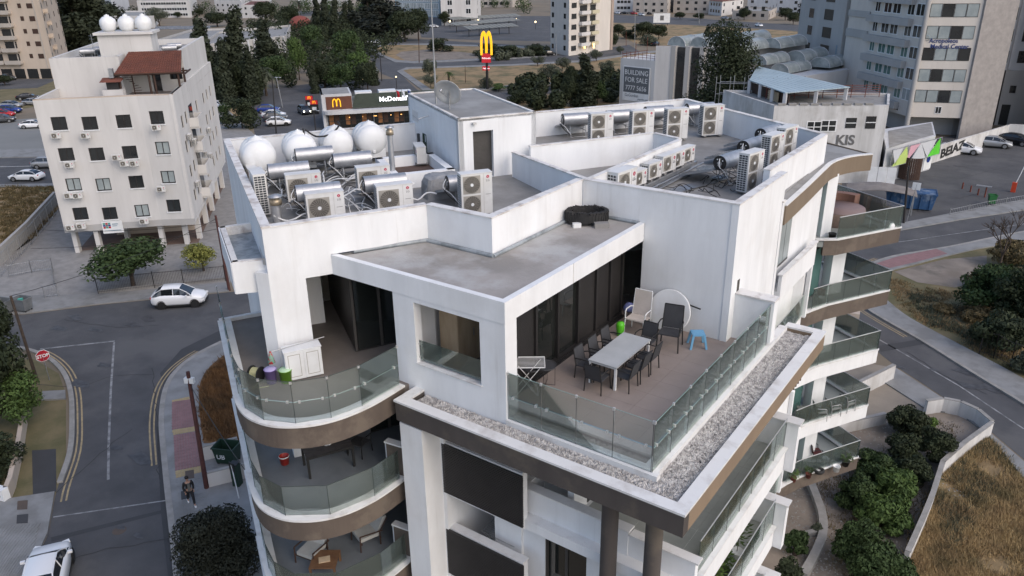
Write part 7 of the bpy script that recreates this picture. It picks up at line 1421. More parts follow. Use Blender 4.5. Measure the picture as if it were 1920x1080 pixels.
T_ = [('m', 'cypress', 165, 105, -60, 120, 'very large dark pine behind the left white building'), ('r', 'dark', 130, 100, 38, 90, 'dark round tree at the foot of the very large pine'), ('r', 'dark', 205, 50, 8, 50, 'dark tree behind the water tanks of the left white building'),
 ('o', 'olive', 300, 50, 12, 45, 'olive tree in front of the school building'), ('r', 'dark', 333, 34, 22, 16, 'small clipped round tree in front of the school, left one'), ('r', 'dark', 358, 32, 20, 16, 'small clipped round tree in front of the school, middle one'), ('r', 'dark', 374, 30, 16, 18, 'small clipped round tree in front of the school, right one'), ('r', 'dark', 408, 50, 22, 50, 'wide dark tree behind the long grey hall'),
 ('c', 'cypress', 398, 195, 26, 54, 'tall ragged cypress left of the three beside the grey hall'), ('c', 'cypress', 428, 200, 66, 32, 'slim cypress between the two taller ones'), ('c', 'cypress', 455, 185, 6, 54, 'tallest ragged cypress in the middle beside the grey hall'), ('c', 'cypress', 505, 140, 34, 46, 'cypress in front of the pale concrete hall end'), ('c', 'cypress', 475, 195, 80, 30, 'short dark cypress right of the tallest one'), ('r', 'dark', 470, 190, 110, 70, 'dark tree below the tallest cypress'),
 ('b', 'dark', 455, 240, 170, 72, 'big dark round bush right of the left white building'), ('b', 'mid', 420, 232, 190, 40, 'smaller dark bush beside the big round one'), ('r', 'dark', 480, 175, 130, 60, 'dark tree behind the car park lamp posts'), ('r', 'mid', 520, 165, 105, 60, 'dense tree left of the drive-through sign'), ('r', 'green', 562, 150, 72, 40, 'yellow green tree in front of the hall corner'), ('r', 'mid', 590, 110, 48, 60, 'pale green tree right of the red dome'), ('r', 'dark', 545, 60, 10, 50, 'dark tree left of the red dome'),
 ('r', 'dark', 500, 45, 2, 50, 'dark tree at the top edge left of the dome'), ('c', 'cypress', 598, 70, -10, 22, 'first slim cypress in the row right of the dome'), ('c', 'cypress', 615, 75, -14, 22, 'second slim cypress right of the dome'), ('c', 'cypress', 632, 80, -8, 22, 'third slim cypress right of the dome'), ('c', 'cypress', 650, 70, 0, 18, 'fourth slim cypress right of the dome'), ('c', 'cypress', 662, 62, -5, 16, 'fifth slim cypress right of the dome'),
 ('r', 'mid', 655, 140, 58, 62, 'large green tree above the restaurant, left of the road'), ('r', 'green', 675, 160, 100, 60, 'bright green tree beside the road bend'), ('r', 'dark', 610, 170, 108, 60, 'dark tree behind the drive-through'), ('r', 'mid', 640, 172, 120, 60, 'mid green tree directly behind the restaurant tower'), ('r', 'dark', 690, 172, 115, 50, 'dark tree at the roadside behind the restaurant'), ('c', 'cypress', 702, 160, 112, 16, 'thin cypress at the edge of the bending road'), ('c', 'cypress', 668, 150, 78, 18, 'thin cypress right of the bright green tree'), ('c', 'cypress', 590, 175, 95, 16, 'thin cypress behind the menu boards'), ('b', 'pink', 622, 112, 90, 30, 'bush with dull pink blossom above the restaurant'),
 ('p', 'black', 725, 75, 2, 90, 'wide dark pine behind the road junction'), ('p', 'black', 700, 68, -20, 80, 'tall dark pine left of the wide one'), ('r', 'dark', 760, 78, 18, 66, 'dark round tree by the road junction'), ('r', 'dark', 785, 76, 14, 50, 'dark round tree right of the road junction'), ('r', 'mid', 690, 40, 5, 60, 'green tree behind the pines'), ('b', 'dark', 825, 97, 66, 56, 'dark bush on the far dry island, left side'), ('r', 'dark', 833, 48, 20, 24, 'dark tree in front of the glass building'), ('b', 'mid', 640, 75, 50, 50, 'low dark hedge below the slim cypresses'),
 ('o', 'olive', 805, 150, 108, 36, 'olive tree on the near dry island, left, upper'), ('o', 'olive', 808, 165, 138, 30, 'olive tree on the near dry island, left, lower'), ('b', 'dark', 915, 105, 76, 60, 'dark bush behind the yellow arches'), ('b', 'dark', 950, 108, 80, 60, 'dark bush right of the yellow arches'), ('b', 'dark', 1000, 105, 80, 60, 'dark bush left of the tower block'), ('r', 'dark', 1080, 96, 56, 44, 'dark tree in front of the tower block, left'), ('r', 'dark', 1146, 90, 62, 30, 'dark tree in front of the tower block, right'),
 ('b', 'olive', 912, 166, 140, 36, 'low bush at the foot of the arches pole'), ('b', 'green', 935, 170, 155, 40, 'bright low bush right of the arches pole'), ('o', 'olive', 1008, 125, 105, 30, 'small olive tree right of the arches'), ('o', 'olive', 1028, 158, 118, 50, 'larger olive tree below the tower block'), ('o', 'olive', 1054, 135, 106, 34, 'olive tree on the verge under the tower block'), ('b', 'dark', 990, 168, 145, 40, 'dark bush among the verge trees'), ('r', 'dark', 1072, 168, 122, 34, 'dark tree left of the tall cypress'), ('c', 'cypress', 1098, 200, 96, 44, 'tall cypress left of the for sale board'), ('r', 'dark', 1070, 200, 140, 46, 'dark tree at the foot of the tall cypress'), ('r', 'mid', 1120, 196, 150, 44, 'green tree right of the tall cypress'), ('c', 'cypress', 1010, 200, 150, 32, 'short dark cypress behind the far parapet'), ('b', 'dark', 972, 195, 162, 50, 'dark bush behind the stair house corner'), ('o', 'olive', 1118, 116, 92, 30, 'olive tree by the street right of the tower'), ('o', 'olive', 1138, 148, 112, 36, 'olive tree left of the for sale board, upper'), ('b', 'olive', 1143, 190, 160, 40, 'grey bush left of the for sale board, lower'), ('o', 'olive', 1163, 102, 86, 18, 'small tree by the parked van right of the tower'),
 ('r', 'dark', 1160, 68, 45, 28, 'dark tree left in the group right of the tower'), ('r', 'dark', 1205, 74, 40, 46, 'dark tree, tallest of the group right of the tower'), ('b', 'olive', 1215, 85, 60, 44, 'grey green bush of the group right of the tower'), ('r', 'dark', 1235, 74, 46, 36, 'dark tree right in the group right of the tower'), ('b', 'dark', 1180, 72, 52, 40, 'low dark bush of the group right of the tower'),
 ('c', 'cypress', 1312, 210, 42, 26, 'side stem of the large dark tree, slim and dry'), ('r', 'dark', 1275, 36, 22, 22, 'dark tree beside the white billboard'), ('r', 'dark', 1310, 38, 24, 24, 'dark tree right of the billboard'), ('r', 'dark', 1395, 38, 14, 26, 'dark tree beside the red roofed house'), ('r', 'dark', 1430, 36, 18, 24, 'dark tree right of the cream shops'), ('r', 'dark', 1472, 38, 14, 30, 'dark tree by the upper road, left of the annex'), ('p', 'black', 1515, 30, -16, 40, 'flat topped dark pine at the top edge near the annex'), ('r', 'dark', 1487, 46, 22, 26, 'dark tree below the flat topped pine'), ('r', 'mid', 1535, 44, 24, 22, 'green tree left of the annex wall'),
 ('r', 'mid', 250, 536, 452, 152, 'large dark green tree behind the iron fence of the left white building'), ('r', 'yellow', 382, 508, 458, 78, 'small yellow green tree behind the iron fence'), ('r', 'dark', 10, 160, 140, 30, 'dark bush at the left edge beside the car yard'),
 ('r', 'dark', -5, 800, 620, 130, 'tall dark tree at the left edge beside the stop sign'), ('r', 'dark', -5, 690, 560, 100, 'dark tree at the left edge behind the leaning pole'), ('r', 'green', 45, 800, 700, 90, 'bright green bush at the left edge below the stop sign'), ('b', 'dark', -5, 890, 800, 110, 'dark hedge at the left edge above the pavement'), ('b', 'dark', 5, 760, 680, 100, 'dense dark hedge under the leaning pole')]
for a in T_: tree(*a, group='trees and bushes of the quarter')
# near trees with more leaves
def bigtree(name, lab, lf, xy, h, w, n, size, seed, lobes=None, cat='tree', group=None, trunk=.25):
    t = thing(name, lab, cat, (xy[0], xy[1], 0)); lobes = lobes or lob_round(seed, 20, 1, .5, .2); L = [(a*w, b*w, c*h, d*w, e*w, f*h) for a, b, c, d, e, f in lobes]
    mk('crown', leafmesh('crown', L, n, size, LE[lf], seed, fill=.3), t); q = MB().cyl((0, 0, 0), (0, 0, h*.5), .14, .08, 8); r = random.Random(seed)
    for i in range(7): l = L[r.randrange(len(L))]; q.cyl((0, 0, h*.25), (l[0]*.8, l[1]*.8, l[2]), .05, .02, 5, False)
    q.build('trunk', trunkm, t)
    if group: t['group'] = group
    return t
p = G(1352, 268); wm = 230/FPX*math.hypot(p.x, p.y, H); bigtree('large_dark_tree', 'very large dark tree in front of the building for sale', 'dark', p, ZT(1352, 42, p), wm, 26000, .22, 33, [(a, b, c, d*1.25, e*1.25, f*1.2) for a, b, c, d, e, f in lob_pine(33, 34)], 'tree', None); g = G(418, 1088); bigtree('tree', 'large black green tree on the pavement beside the second and third curved balconies', 'black', (g.x, g.y), 4.2, 4.3, 30000, .075, 31, lob_round(31, 34, .95, .5, .05, .8))
gg = 'shrubs in the garden right of the block'
for i, (bx, by, ty, w, lf, n, lab) in enumerate(((1697, 815, 752, 82, 'dark', 9000, 'round dark pine bush nearest the driveway'), (1748, 865, 790, 70, 'dark', 8000, 'round dark pine bush right of the first, by the wall'), (1690, 868, 806, 74, 'dark', 8000, 'round dark bush below the driveway bush'), (1706, 905, 846, 76, 'dark', 8000, 'round dark bush in the middle of the garden'), (1632, 905, 842, 92, 'mid', 10000, 'leafy green tree close to the lowest balcony'), (1605, 950, 888, 80, 'mid', 10000, 'leafy green tree in front of the lowest balcony'), (1668, 945, 872, 90, 'green', 11000, 'bright leafy tree in the garden centre'), (1650, 985, 920, 100, 'green', 11000, 'bright leafy tree with big leaves, garden centre, lower'), (1600, 1060, 965, 90, 'mid', 10000, 'green tree at the bottom of the garden, left'), (1640, 1110, 1000, 110, 'mid', 11000, 'green tree at the bottom edge of the garden'), (1490, 1040, 985, 50, 'mid', 5000, 'climbing shrub against the white end wall'), (1475, 1110, 1040, 60, 'dark', 5000, 'dark shrub at the bottom below the white pillar'), (1690, 1095, 1050, 46, 'mid', 4000, 'small round shrub at the end of the curved wall'), (1530, 1000, 980, 20, 'olive', 1500, 'small seedling inside the curved kerb'), (1745, 800, 782, 24, 'lime', 1500, 'small weed patch inside the wall corner'))):
    p = G(bx, by); h = max(ZT(bx, ty, p), .5)*.92; wm = w/FPX*math.hypot(p.x, p.y, H)*1.0; bigtree('bush' if 'bush' in lab or 'shrub' in lab else 'tree', lab, lf, p, h, wm, n, .085 if lf != 'green' else .11, 50+i, lob_round(50+i, 36, .95, .52, .05, .66), 'bush' if 'bush' in lab or 'shrub' in lab else 'tree', gg)
for i, (bx, by, ty, w, lf, n, lab) in enumerate(((1868, 590, 480, 130, 'mid', 12000, 'tall olive green tree at the right edge, left one'), (1925, 620, 470, 120, 'dark', 9000, 'dark tree cut by the right edge of the photo'), (1850, 545, 500, 70, 'dry', 6000, 'dry brownish bush left of the corner plot trees'), (1895, 500, 440, 90, 'dry', 7000, 'dry yellowish tree behind the bare tree'), (1880, 660, 580, 110, 'dark', 9000, 'dark leafy bush on the corner plot above the wire gate'), (1830, 605, 575, 55, 'dry', 4000, 'low bush in the middle of the corner plot'), (1770, 585, 570, 40, 'dry', 3500, 'low dry bush on the left of the corner plot'), (1925, 700, 650, 60, 'olive', 4000, 'grey green bush behind the wire gate'))):
    p = G(bx, by); h = max(ZT(bx, ty, p), .5)*.92; wm = w/FPX*math.hypot(p.x, p.y, H); bigtree('tree' if 'tree' in lab else 'bush', lab, lf, p, h, wm, n, .14, 80+i, lob_round(80+i, 36, .95, .52, .05, .66), 'tree' if 'tree' in lab else 'bush', 'trees on the corner plot')
# palms, bare tree
def palm(lab, bx, by, ty, lf='mid', n=26):
    p = G(bx, by); h = ZT(bx, ty, p); t = thing('palm_tree', lab, 'palm tree', tuple(p)); MB().cyl((0, 0, 0), (0, 0, h*.75), .28, .2, 8).build('trunk', trunkm, t); V = []; F = []; r = random.Random(int(bx))
    for i in range(n):
        a = r.uniform(0, 6.28); el = r.uniform(-.3, 1.3); L = h*.42; pts = [Vector((math.cos(a)*L*s*math.cos(el*(1-.5*s)), math.sin(a)*L*s*math.cos(el*(1-.5*s)), h*.75+L*s*math.sin(el)-L*.9*s*s)) for s in (0, .25, .5, .75, 1)]
        sd = Vector((-math.sin(a), math.cos(a), 0))
        for j in range(4):
            for sg in (-1, 1):
                for m_ in range(3): f0 = m_/3; q0 = pts[j].lerp(pts[j+1], f0); k = len(V); V.extend([tuple(q0), tuple(pts[j].lerp(pts[j+1], f0+.22)), tuple(q0+sd*sg*L*.28*(1-.15*j)+(pts[j+1]-pts[j])*.6-Vector((0, 0, L*.06)))]); F.append((k, k+1, k+2))
    me = bpy.data.meshes.new('fronds'); me.from_pydata(V, [], F); me.materials.append(LE[lf]); mk('fronds', me, t)
palm('tall palm with dry lower fronds left of the restaurant car park', 500, 180, 116, 'olive'); palm('small green palm on the near dry island', 842, 160, 130, 'green'); palm('pale palm top at the upper edge above the dome', 562, 30, -4, 'olive')
g = G(1868, 520); t = thing('bare_tree', 'leafless tree with thin branches beside the right street', 'tree', tuple(g)); q = MB(); r = random.Random(3); hh = ZT(1868, 375, g)
def br(p, d, L, rr, dep):
    e = p+d*L; q.cyl(p, e, rr, rr*.65, 5, False)
    if dep:
        for _ in range(3 if dep > 1 else 4): nd = (d+Vector((r.gauss(0, .42), r.gauss(0, .42), r.gauss(.1, .2)))).normalized(); br(e, nd, L*r.uniform(.6, .85), rr*.62, dep-1)
br(Vector((0, 0, 0)), Vector((.03, 0, 1)), hh*.3, .13, 4); q.build('branches', trunkm, t)
# far woods and town that read as one mass
def wood(name, lab, poly, n, lf, hmin, hmax, seed):
    g = np.random.default_rng(seed); p = P2(poly); xs = [a[0] for a in p]; ys = [a[1] for a in p]; L = []; k = 0
    while k < n:
        x, y = random.uniform(min(xs), max(xs)), random.uniform(min(ys), max(ys)); c = False; j = len(p)-1
        for i in range(len(p)):
            if (p[i][1] > y) != (p[j][1] > y) and x < (p[j][0]-p[i][0])*(y-p[i][1])/(p[j][1]-p[i][1])+p[i][0]: c = not c
            j = i
        if not c: continue
        h = random.uniform(hmin, hmax); L.append((x, y, h*.5, h*random.uniform(.3, .5), h*random.uniform(.3, .5), h*.5)); k += 1
    o = mk(name, leafmesh(name, L, n*260, .42, LE[lf], seed)); o['kind'] = 'stuff'; o['label'] = lab; o['category'] = 'trees'; return o
wood('wood', 'dense dark wood around the red dome and behind the restaurant', [(470, 60), (660, 60), (760, 76), (690, 130), (700, 168), (500, 172), (470, 120)], 95, 'dark', 4, 8, 21)
wood('far_trees', 'far trees between the houses along the top of the photo', [(380, 20), (1000, 12), (1400, 12), (1400, 22), (1000, 26), (380, 40)], 70, 'mid', 5, 9, 22)
wood('far_trees_dark', 'far dark trees among the houses at the top right and left', [(90, 60), (260, 40), (400, 30), (400, 18), (90, 20)], 30, 'dark', 5, 8, 23)
wood('verge_scrub', 'low scrub along the verge right of the yellow arches', [(900, 100), (1030, 92), (1030, 108), (900, 118)], 30, 'olive', 1.5, 3, 24)
wood('verge_scrub', 'dark scrub at the foot of the verge trees behind the far parapet', [(950, 170), (1170, 152), (1170, 200), (960, 210)], 46, 'dark', 1.5, 4, 25)

# ------------------------------------------------------------------ vehicles
def car(name, kind, paint, lab):
    t = thing(name, lab, 'car'); suv = kind == 'suv'; L = 4.35 if kind != 'sedan' else 4.5; hgt = 1.62 if suv else 1.45; W_ = .90
    # stations along x: x, half width, bottom, shoulder, bonnet/top of lower body
    if kind == 'sedan': st = [(-2.25, .70, .42, .66, .72), (-2.15, .82, .30, .80, .95), (-1.75, .88, .22, .86, 1.02), (-1.0, .90, .20, .88, 1.0), (0, .90, .20, .86, .97), (.9, .89, .20, .84, .95), (1.5, .87, .22, .80, .88), (2.0, .82, .26, .68, .76), (2.2, .68, .34, .55, .60)]
    else: st = [(-2.15, .76, .42, .80, .95), (-2.08, .84, .32, .92, 1.05), (-1.7, .89, .24, .95, 1.08), (-1.0, .91, .22, .95, 1.06), (0, .91, .22, .92, 1.03), (.8, .90, .22, .90, 1.02), (1.3, .88, .24, .86, .98), (1.85, .83, .28, .74, .86), (2.12, .70, .36, .60, .66)]
    if suv: st = [(a, b, c+.05, d+.05, e+.05) for a, b, c, d, e in st]
    def ring(x, w, zb, zs, zt): return [(x, -w*.88, zb), (x, -w, zb+.14), (x, -w, zs-.12), (x, -w*.96, zs), (x, -w*.84, zt-.02), (x, -w*.4, zt+.015), (x, w*.4, zt+.015), (x, w*.84, zt-.02), (x, w*.96, zs), (x, w, zs-.12), (x, w, zb+.14), (x, w*.88, zb)]
    vs = []; [vs.extend(ring(*s)) for s in st]; n = 12; fs = [(i*n+j, i*n+(j+1) % n, (i+1)*n+(j+1) % n, (i+1)*n+j) for i in range(len(st)-1) for j in range(n)]
    vs2 = vs; m = MB().add(vs2, [f[::-1] for f in fs], True).add(ring(*st[0]), [tuple(range(n))]).add(ring(*st[-1]), [tuple(range(n-1, -1, -1))]); b = m.build('body', paint, t)
    # cabin
    zt = hgt-.02; zs = .98+(.05 if suv else 0)
    cb = [(-2.02, .78, zs, zs+.02), (-1.72, .76, zs, zs+.32), (-1.25, .70, zs, zt-.03), (-.3, .69, zs, zt), (.25, .69, zs, zt-.04), (.75, .74, zs-.02, zs+.27), (1.22, .80, zs-.06, zs-.05)] if kind != 'sedan' else [(-1.85, .74, zs, zs+.0), (-1.35, .70, zs, zs+.30), (-.85, .66, zs, zt-.03), (-.1, .66, zs, zt), (.4, .68, zs, zt-.05), (.95, .75, zs-.03, zs+.18), (1.35, .80, zs-.08, zs-.07)]
    def r2(x, w, zb, zt_): w2 = w*(.86 if zt_-zb > .2 else .98); return [(x, -w-.08, zb), (x, -w2, zt_-.03), (x, -w2*.85, zt_), (x, w2*.85, zt_), (x, w2, zt_-.03), (x, w+.08, zb)]
    vs = []; [vs.extend(r2(*s)) for s in cb]; n = 6; MB().add(vs, [(i*n+j, (i+1)*n+j, (i+1)*n+(j+1) % n, i*n+(j+1) % n) for i in range(len(cb)-1) for j in range(n)]).build('windows', carglass, t)
    k0 = 2; rf = MB(); vs = []
    for s in cb[2:5]: w2 = s[1]*.86; x = s[0]; z = s[3]; vs += [(x, -w2-.012, z-.06), (x, -w2*.92, z+.012), (x, 0, z+.035), (x, w2*.92, z+.012), (x, w2+.012, z-.06)]
    rf.add(vs, [(i*5+j, (i+1)*5+j, (i+1)*5+j+1, i*5+j+1) for i in range(2) for j in range(4)], True); rf.build('roof', paint, t)
    q = MB()
    for sgn in (-1, 1):
        P_ = [(s[0], sgn*(s[1]*(.86 if s[3]-s[2] > .2 else .98)+.006), s[3]-.03) for s in cb]; q.tube(P_, .035, 4)
        for i_ in (3,): s = cb[i_]; q.tube([(s[0], sgn*(s[1]+.075), s[2]), P_[i_]], .035, 4)
    q.build('pillars', paint, t)
    for x in (-1.32, 1.36):
        for s in (-1, 1):
            w = MB().cyl((x, s*.70, .33), (x, s*.925, .33), .335, .335, 22).build('wheel', tyre, t); MB().cyl((x, s*.926, .33), (x, s*.935, .33), .22, .22, 12, smooth=False).build('rim', (black if kind == 'suv' and paint is carw else rim), w)
            MB().lathe([(.36, -.01), (.40, 0), (.36, .01)], (x, s*.905, .33), 20, 'Y').build('wheel_arch', black, t)
    for s in (-1, 1):
        MB().obb((-2.10, s*.66, .86+(.06 if suv else 0)), (.14, .26, .16), 0).build('tail_light', redlamp, t); MB().obb((2.02, s*.62, .64+(.08 if suv else 0)), (.22, .3, .10), -s*.35).build('headlight', pvc, t); MB().obb((.78, s*.98, 1.02), (.12, .2, .12)).build('mirror', paint, t)
    MB().box(2.10, 2.19, -.45, .45, .30, .48).box(-2.24, -2.16, -.5, .5, .30, .42).build('grille', black, t, kind='stuff'); MB().box(-1.9, 1.9, -.87, .87, .17, .26).build('sill', black, t)
    return t
suv = car('parked_car', 'suv', carw, 'white compact suv parked at the kerb in front of the iron fence')
g = G(340, 570); a = G(293, 574); b = G(387, 568); suv.location = ((a.x+b.x)/2, (a.y+b.y)/2, 0); suv.rotation_euler.z = math.atan2(b.y-a.y, b.x-a.x); suv.scale = (1, 1, 1.1)
GC = 'parked cars'
w2 = dup(suv, (*G(92, 1085)[:2], .08), 0, 'white car half in view on the pavement at the bottom left corner', 1.0, GC); a, b = G(106, 1042), G(80, 1165); w2.rotation_euler.z = math.atan2(a.y-b.y, a.x-b.x); w2.location = ((a.x+b.x)/2, (a.y+b.y)/2, .1)
proto = {'s': car('parked_car', 'sedan', cars_, 'x'), 'w': car('parked_car', 'sedan', carw, 'x'), 'g': car('parked_car', 'suv', carg, 'x'), 'b': car('parked_car', 'sedan', carb, 'x'), 'r': car('parked_car', 'suv', carr, 'x'), 'u': car('parked_car', 'suv', carbl, 'x'), 'v': car('parked_car', 'suv', cars_, 'x'), 'W': suv}
for k, o in proto.items():
    if k != 'W': o.location = (0, 0, -300)
def parked(k, p0, p1, lab, sc=1.0):
    a, b = G(*p0), G(*p1); c = (a+b)/2; n = Vector((-(b-a).y, (b-a).x, 0)).normalized()
    if n.dot(c) < 0: n = -n
    c += n*.9*sc
    if k == 'W': return dup(suv, (c.x, c.y, .01), math.atan2(b.y-a.y, b.x-a.x), lab, sc, GC)
    return place(proto[k], USED, (c.x, c.y, .01), math.atan2(b.y-a.y, b.x-a.x), lab, sc, GC)
for a in (('w', (72, 341), (16, 341), 'white hatchback on the street left of the white building'), ('v', (66, 318), (110, 316), 'pale car partly hidden behind the white building corner, on the street'), ('w', (48, 242), (72, 241), 'silver white car alone on the gravel lot'), ('s', (0, 203), (34, 203), 'pale car nearest the top of the left edge row'), ('b', (34, 189), (68, 187), 'dark car above the left edge row'), ('s', (50, 198), (66, 198), 'white car tip behind the building corner'), ('u', (0, 214), (31, 213), 'blue car in the left edge row'), ('r', (-14, 222), (18, 221), 'red car in the left edge row'), ('g', (-16, 232), (22, 230), 'dark car nearest the camera in the left edge row'),
  ('b', (22, 142), (32, 141), 'dark car under the first parking arch'), ('b', (52, 142), (66, 141), 'dark car under the third parking arch'), ('g', (0, 150), (22, 152), 'dark car in front of the parking arches'),
  ('W', (500, 238), (545, 236), 'white suv in the restaurant car park, nearest'), ('w', (492, 222), (532, 221), 'white car in the restaurant car park, second'), ('g', (500, 229), (534, 227), 'dark car between the two pale ones in the restaurant car park'), ('u', (490, 213), (516, 212), 'blue car at the back of the restaurant car park'), ('w', (668, 82), (686, 82), 'white car by the road junction, left'), ('w', (695, 82), (715, 82), 'white car by the road junction, right'), ('s', (706, 144), (712, 134), 'silver car at the edge of the bending road'), ('w', (384, 190), (402, 191), 'white car right of the building, far one'), ('w', (400, 202), (412, 204), 'white car right of the building, near one'), ('w', (804, 52), (820, 52), 'white car below the glass building'), ('b', (1020, 105), (1042, 104), 'black car at the foot of the tower block'), ('b', (1228, 88), (1240, 84), 'dark van on the street right of the tower'),
  ('w', (1150, 26), (1162, 27), 'white car on the upper road, leftmost'), ('b', (1165, 27), (1176, 27), 'dark car on the upper road, second'), ('r', (1180, 27), (1192, 28), 'dark red car on the upper road, third'), ('w', (1195, 29), (1206, 30), 'white car on the upper road beside the billboard'), ('b', (1208, 27), (1219, 28), 'dark car on the upper road beside the billboard'), ('w', (1262, 30), (1276, 31), 'white car on the upper road right of the billboard'), ('s', (1350, 36), (1364, 37), 'silver car on the upper road in front of the cream shops'), ('w', (1406, 36), (1420, 37), 'white car in front of the cream shops'), ('w', (1412, 49), (1426, 51), 'white car driving on the upper road'), ('s', (1508, 58), (1526, 59), 'silver car beside the annex wall'), ('g', (1463, 116), (1478, 118), 'dark car under the podium, left'), ('w', (1573, 127), (1590, 129), 'white car under the podium, right')):
    parked(*a)
for a in (('v', (1738, 297), (1768, 294), 'silver grey hatchback behind the banner corner in the right car park', 1.12), ('w', (1774, 287), (1826, 292), 'white sedan in front of the graffiti wall', 1.2), ('s', (1836, 276), (1884, 280), 'silver convertible in front of the graffiti wall', 1.15), ('b', (1870, 268), (1920, 276), 'black car at the end of the graffiti wall', 1.15)): parked(*a)
o = parked('g', (560, 215), (583, 214), 'dark car with headlights on, coming toward the restaurant lane'); a = G(571, 213); o.location = (a.x, a.y, .01); o.rotation_euler.z = math.atan2(-a.y, -a.x)+.25
for s in (-1, 1): MB().cyl((2.1, s*.6, .72), (2.16, s*.6, .72), .12, .12, 10, smooth=False).build('lit_headlight', MATS.get('headlamp') or emis('headlamp', (1, .96, .8), 14), o)

# ------------------------------------------------------------------ poles, wires, signs, bins
def pole(name, lab, bx, by, tx, ty, r0, mat, cat='pole', lamp=False):
    p = G(bx, by); z = ZT(tx, ty, p); e = G(tx, ty, z) if abs(z-H) > .5 else Vector((p.x, p.y, z)); t = thing(name, lab, cat, tuple(p)); MB().cyl((0, 0, 0), (e.x-p.x, e.y-p.y, z), r0, r0*.7, 8).build('post', mat, t)
    if lamp: MB().obb((e.x-p.x+.5, e.y-p.y, z+.03), (1.1, .08, .06)).build('arm', mat, t); MB().obb((e.x-p.x+1.1, e.y-p.y, z+.05), (.5, .22, .1)).build('lamp_head', clipm, t)
    return t, e, z
brownp = M('brown_pole', (.09, .035, .03), (.06, .025, .022), 4, .8)
t, e, z = pole('utility_pole', 'reddish brown utility pole standing on the pavement beside the pink paving', 388, 918, 352, 697, .14, brownp)
MB().obb((e.x-t.location.x, e.y-t.location.y, z-.5), (.5, .2, .3), .5).build('junction_box', pvc, t)
t2, e2, z2 = pole('utility_pole', 'leaning brown timber pole at the left edge beside the stop sign', 70, 715, 20, 555, .12, trunkm)
t3, e3, z3 = pole('utility_pole', 'brown timber pole behind the silver tray canopy', 430, 545, 404, 404, .13, brownp)
t4, e4, z4 = pole('utility_pole', 'dark pole at the edge of the right car park beside the blue skip', 1694, 420, 1704, 312, .13, dark)
def wire(name, lab, a, b, sag, r=.02):
    a, b = Vector(a), Vector(b); pts = [a.lerp(b, i/14)-Vector((0, 0, sag*4*(i/14)*(1-i/14))) for i in range(15)]; o = MB().tube([tuple(p) for p in pts], r, 4).build(name, black); tag(o, lab, 'wire'); return o
wire('overhead_wire', 'overhead wire from the pole by the silver tray to the leaning pole', (e3.x, e3.y, z3-.3), (e2.x, e2.y, z2), .5); wire('overhead_wire', 'upper overhead wire across the front of the left white building', (e3.x, e3.y, z3-.6), (-70, 28, 6.0), .4); wire('overhead_wire', 'lower overhead wire across the front of the left white building', (e3.x, e3.y, z3-1.2), (-70, 27, 4.6), .4); wire('overhead_wire', 'overhead wire from the reddish pole toward the block', (e.x, e.y, z-.8), (-21.8, 14.0, 8.2), .3)
for a in (('street_lamp', 'thin dark lamp post left of the restaurant, nearest', 518, 250, 510, 145, .12, dark, 'lamp post', True), ('street_lamp', 'slanting pale lamp post left of the restaurant', 530, 202, 518, 145, .12, steel, 'lamp post', True), ('street_lamp', 'pale lamp post right of the menu boards', 609, 232, 600, 177, .12, steel, 'lamp post', True), ('street_lamp', 'dark lamp post below the menu boards', 592, 246, 588, 207, .10, dark, 'lamp post', True), ('street_lamp', 'tall dark post at the bending road', 716, 152, 713, 108, .12, dark, 'lamp post', False), ('street_lamp', 'brown post on the far dry island', 786, 118, 785, 66, .12, wood_dark, 'post', False), ('street_lamp', 'slim post on the near dry island', 873, 156, 872, 124, .08, wood_dark, 'post', False), ('street_lamp', 'tall post left of the tower block entrance', 1043, 104, 1042, 60, .14, steel, 'lamp post', True), ('street_lamp', 'slender post right of the tower block', 1190, 90, 1191, 20, .10, steel, 'lamp post', True), ('street_lamp', 'rust coloured aerial post right of the tower block', 1174, 86, 1174, 58, .08, rust, 'post', False), ('street_lamp', 'post at the upper road right of the billboard', 1311, 44, 1310, 18, .12, steel, 'lamp post', True), ('street_lamp', 'tall post by the upper road, left of the billboard', 1208, 30, 1208, -6, .14, steel, 'lamp post', True), ('street_lamp', 'post in front of the restaurant glazing, left', 650, 238, 645, 196, .06, steel, 'post', False), ('street_lamp', 'post in front of the restaurant glazing, middle', 702, 236, 700, 200, .06, steel, 'post', False)): pole(*a[:8] if False else a[:7], a[7], a[8], a[9])
for i, (px, py) in enumerate(((844, 40), (897, 38), (968, 36), (1004, 41))):
    p = G(px, py+14); z = ZT(px, py, p); t = thing('street_lamp', ('first', 'second', 'third', 'fourth')[i]+' lit lamp along the car park at the top centre', 'street lamp', tuple(p)); MB().cyl((0, 0, 0), (0, 0, z), .1, .08, 6).build('post', dark, t); MB().lathe([(.001, -.4), (.3, -.25), (.42, 0), (.3, .25), (.001, .4)], (0, 0, z), 10).build('lamp_globe', MATS.get('lampglow') or emis('lampglow', (1, .78, .42), 2), t)
for i, (px, py) in enumerate(((744, 144), (681, 148))):
    p = G(px, py+22); z = ZT(px, py, p); t = thing('street_lamp', ('lit lamp beside the bending road', 'lit lamp among the trees behind the restaurant')[i], 'street lamp', tuple(p)); MB().cyl((0, 0, 0), (0, 0, z), .08, .06, 6).build('post', dark, t); MB().lathe([(.001, -.22), (.2, 0), (.001, .22)], (0, 0, z), 8).build('lamp_globe', MATS['lampglow'], t)
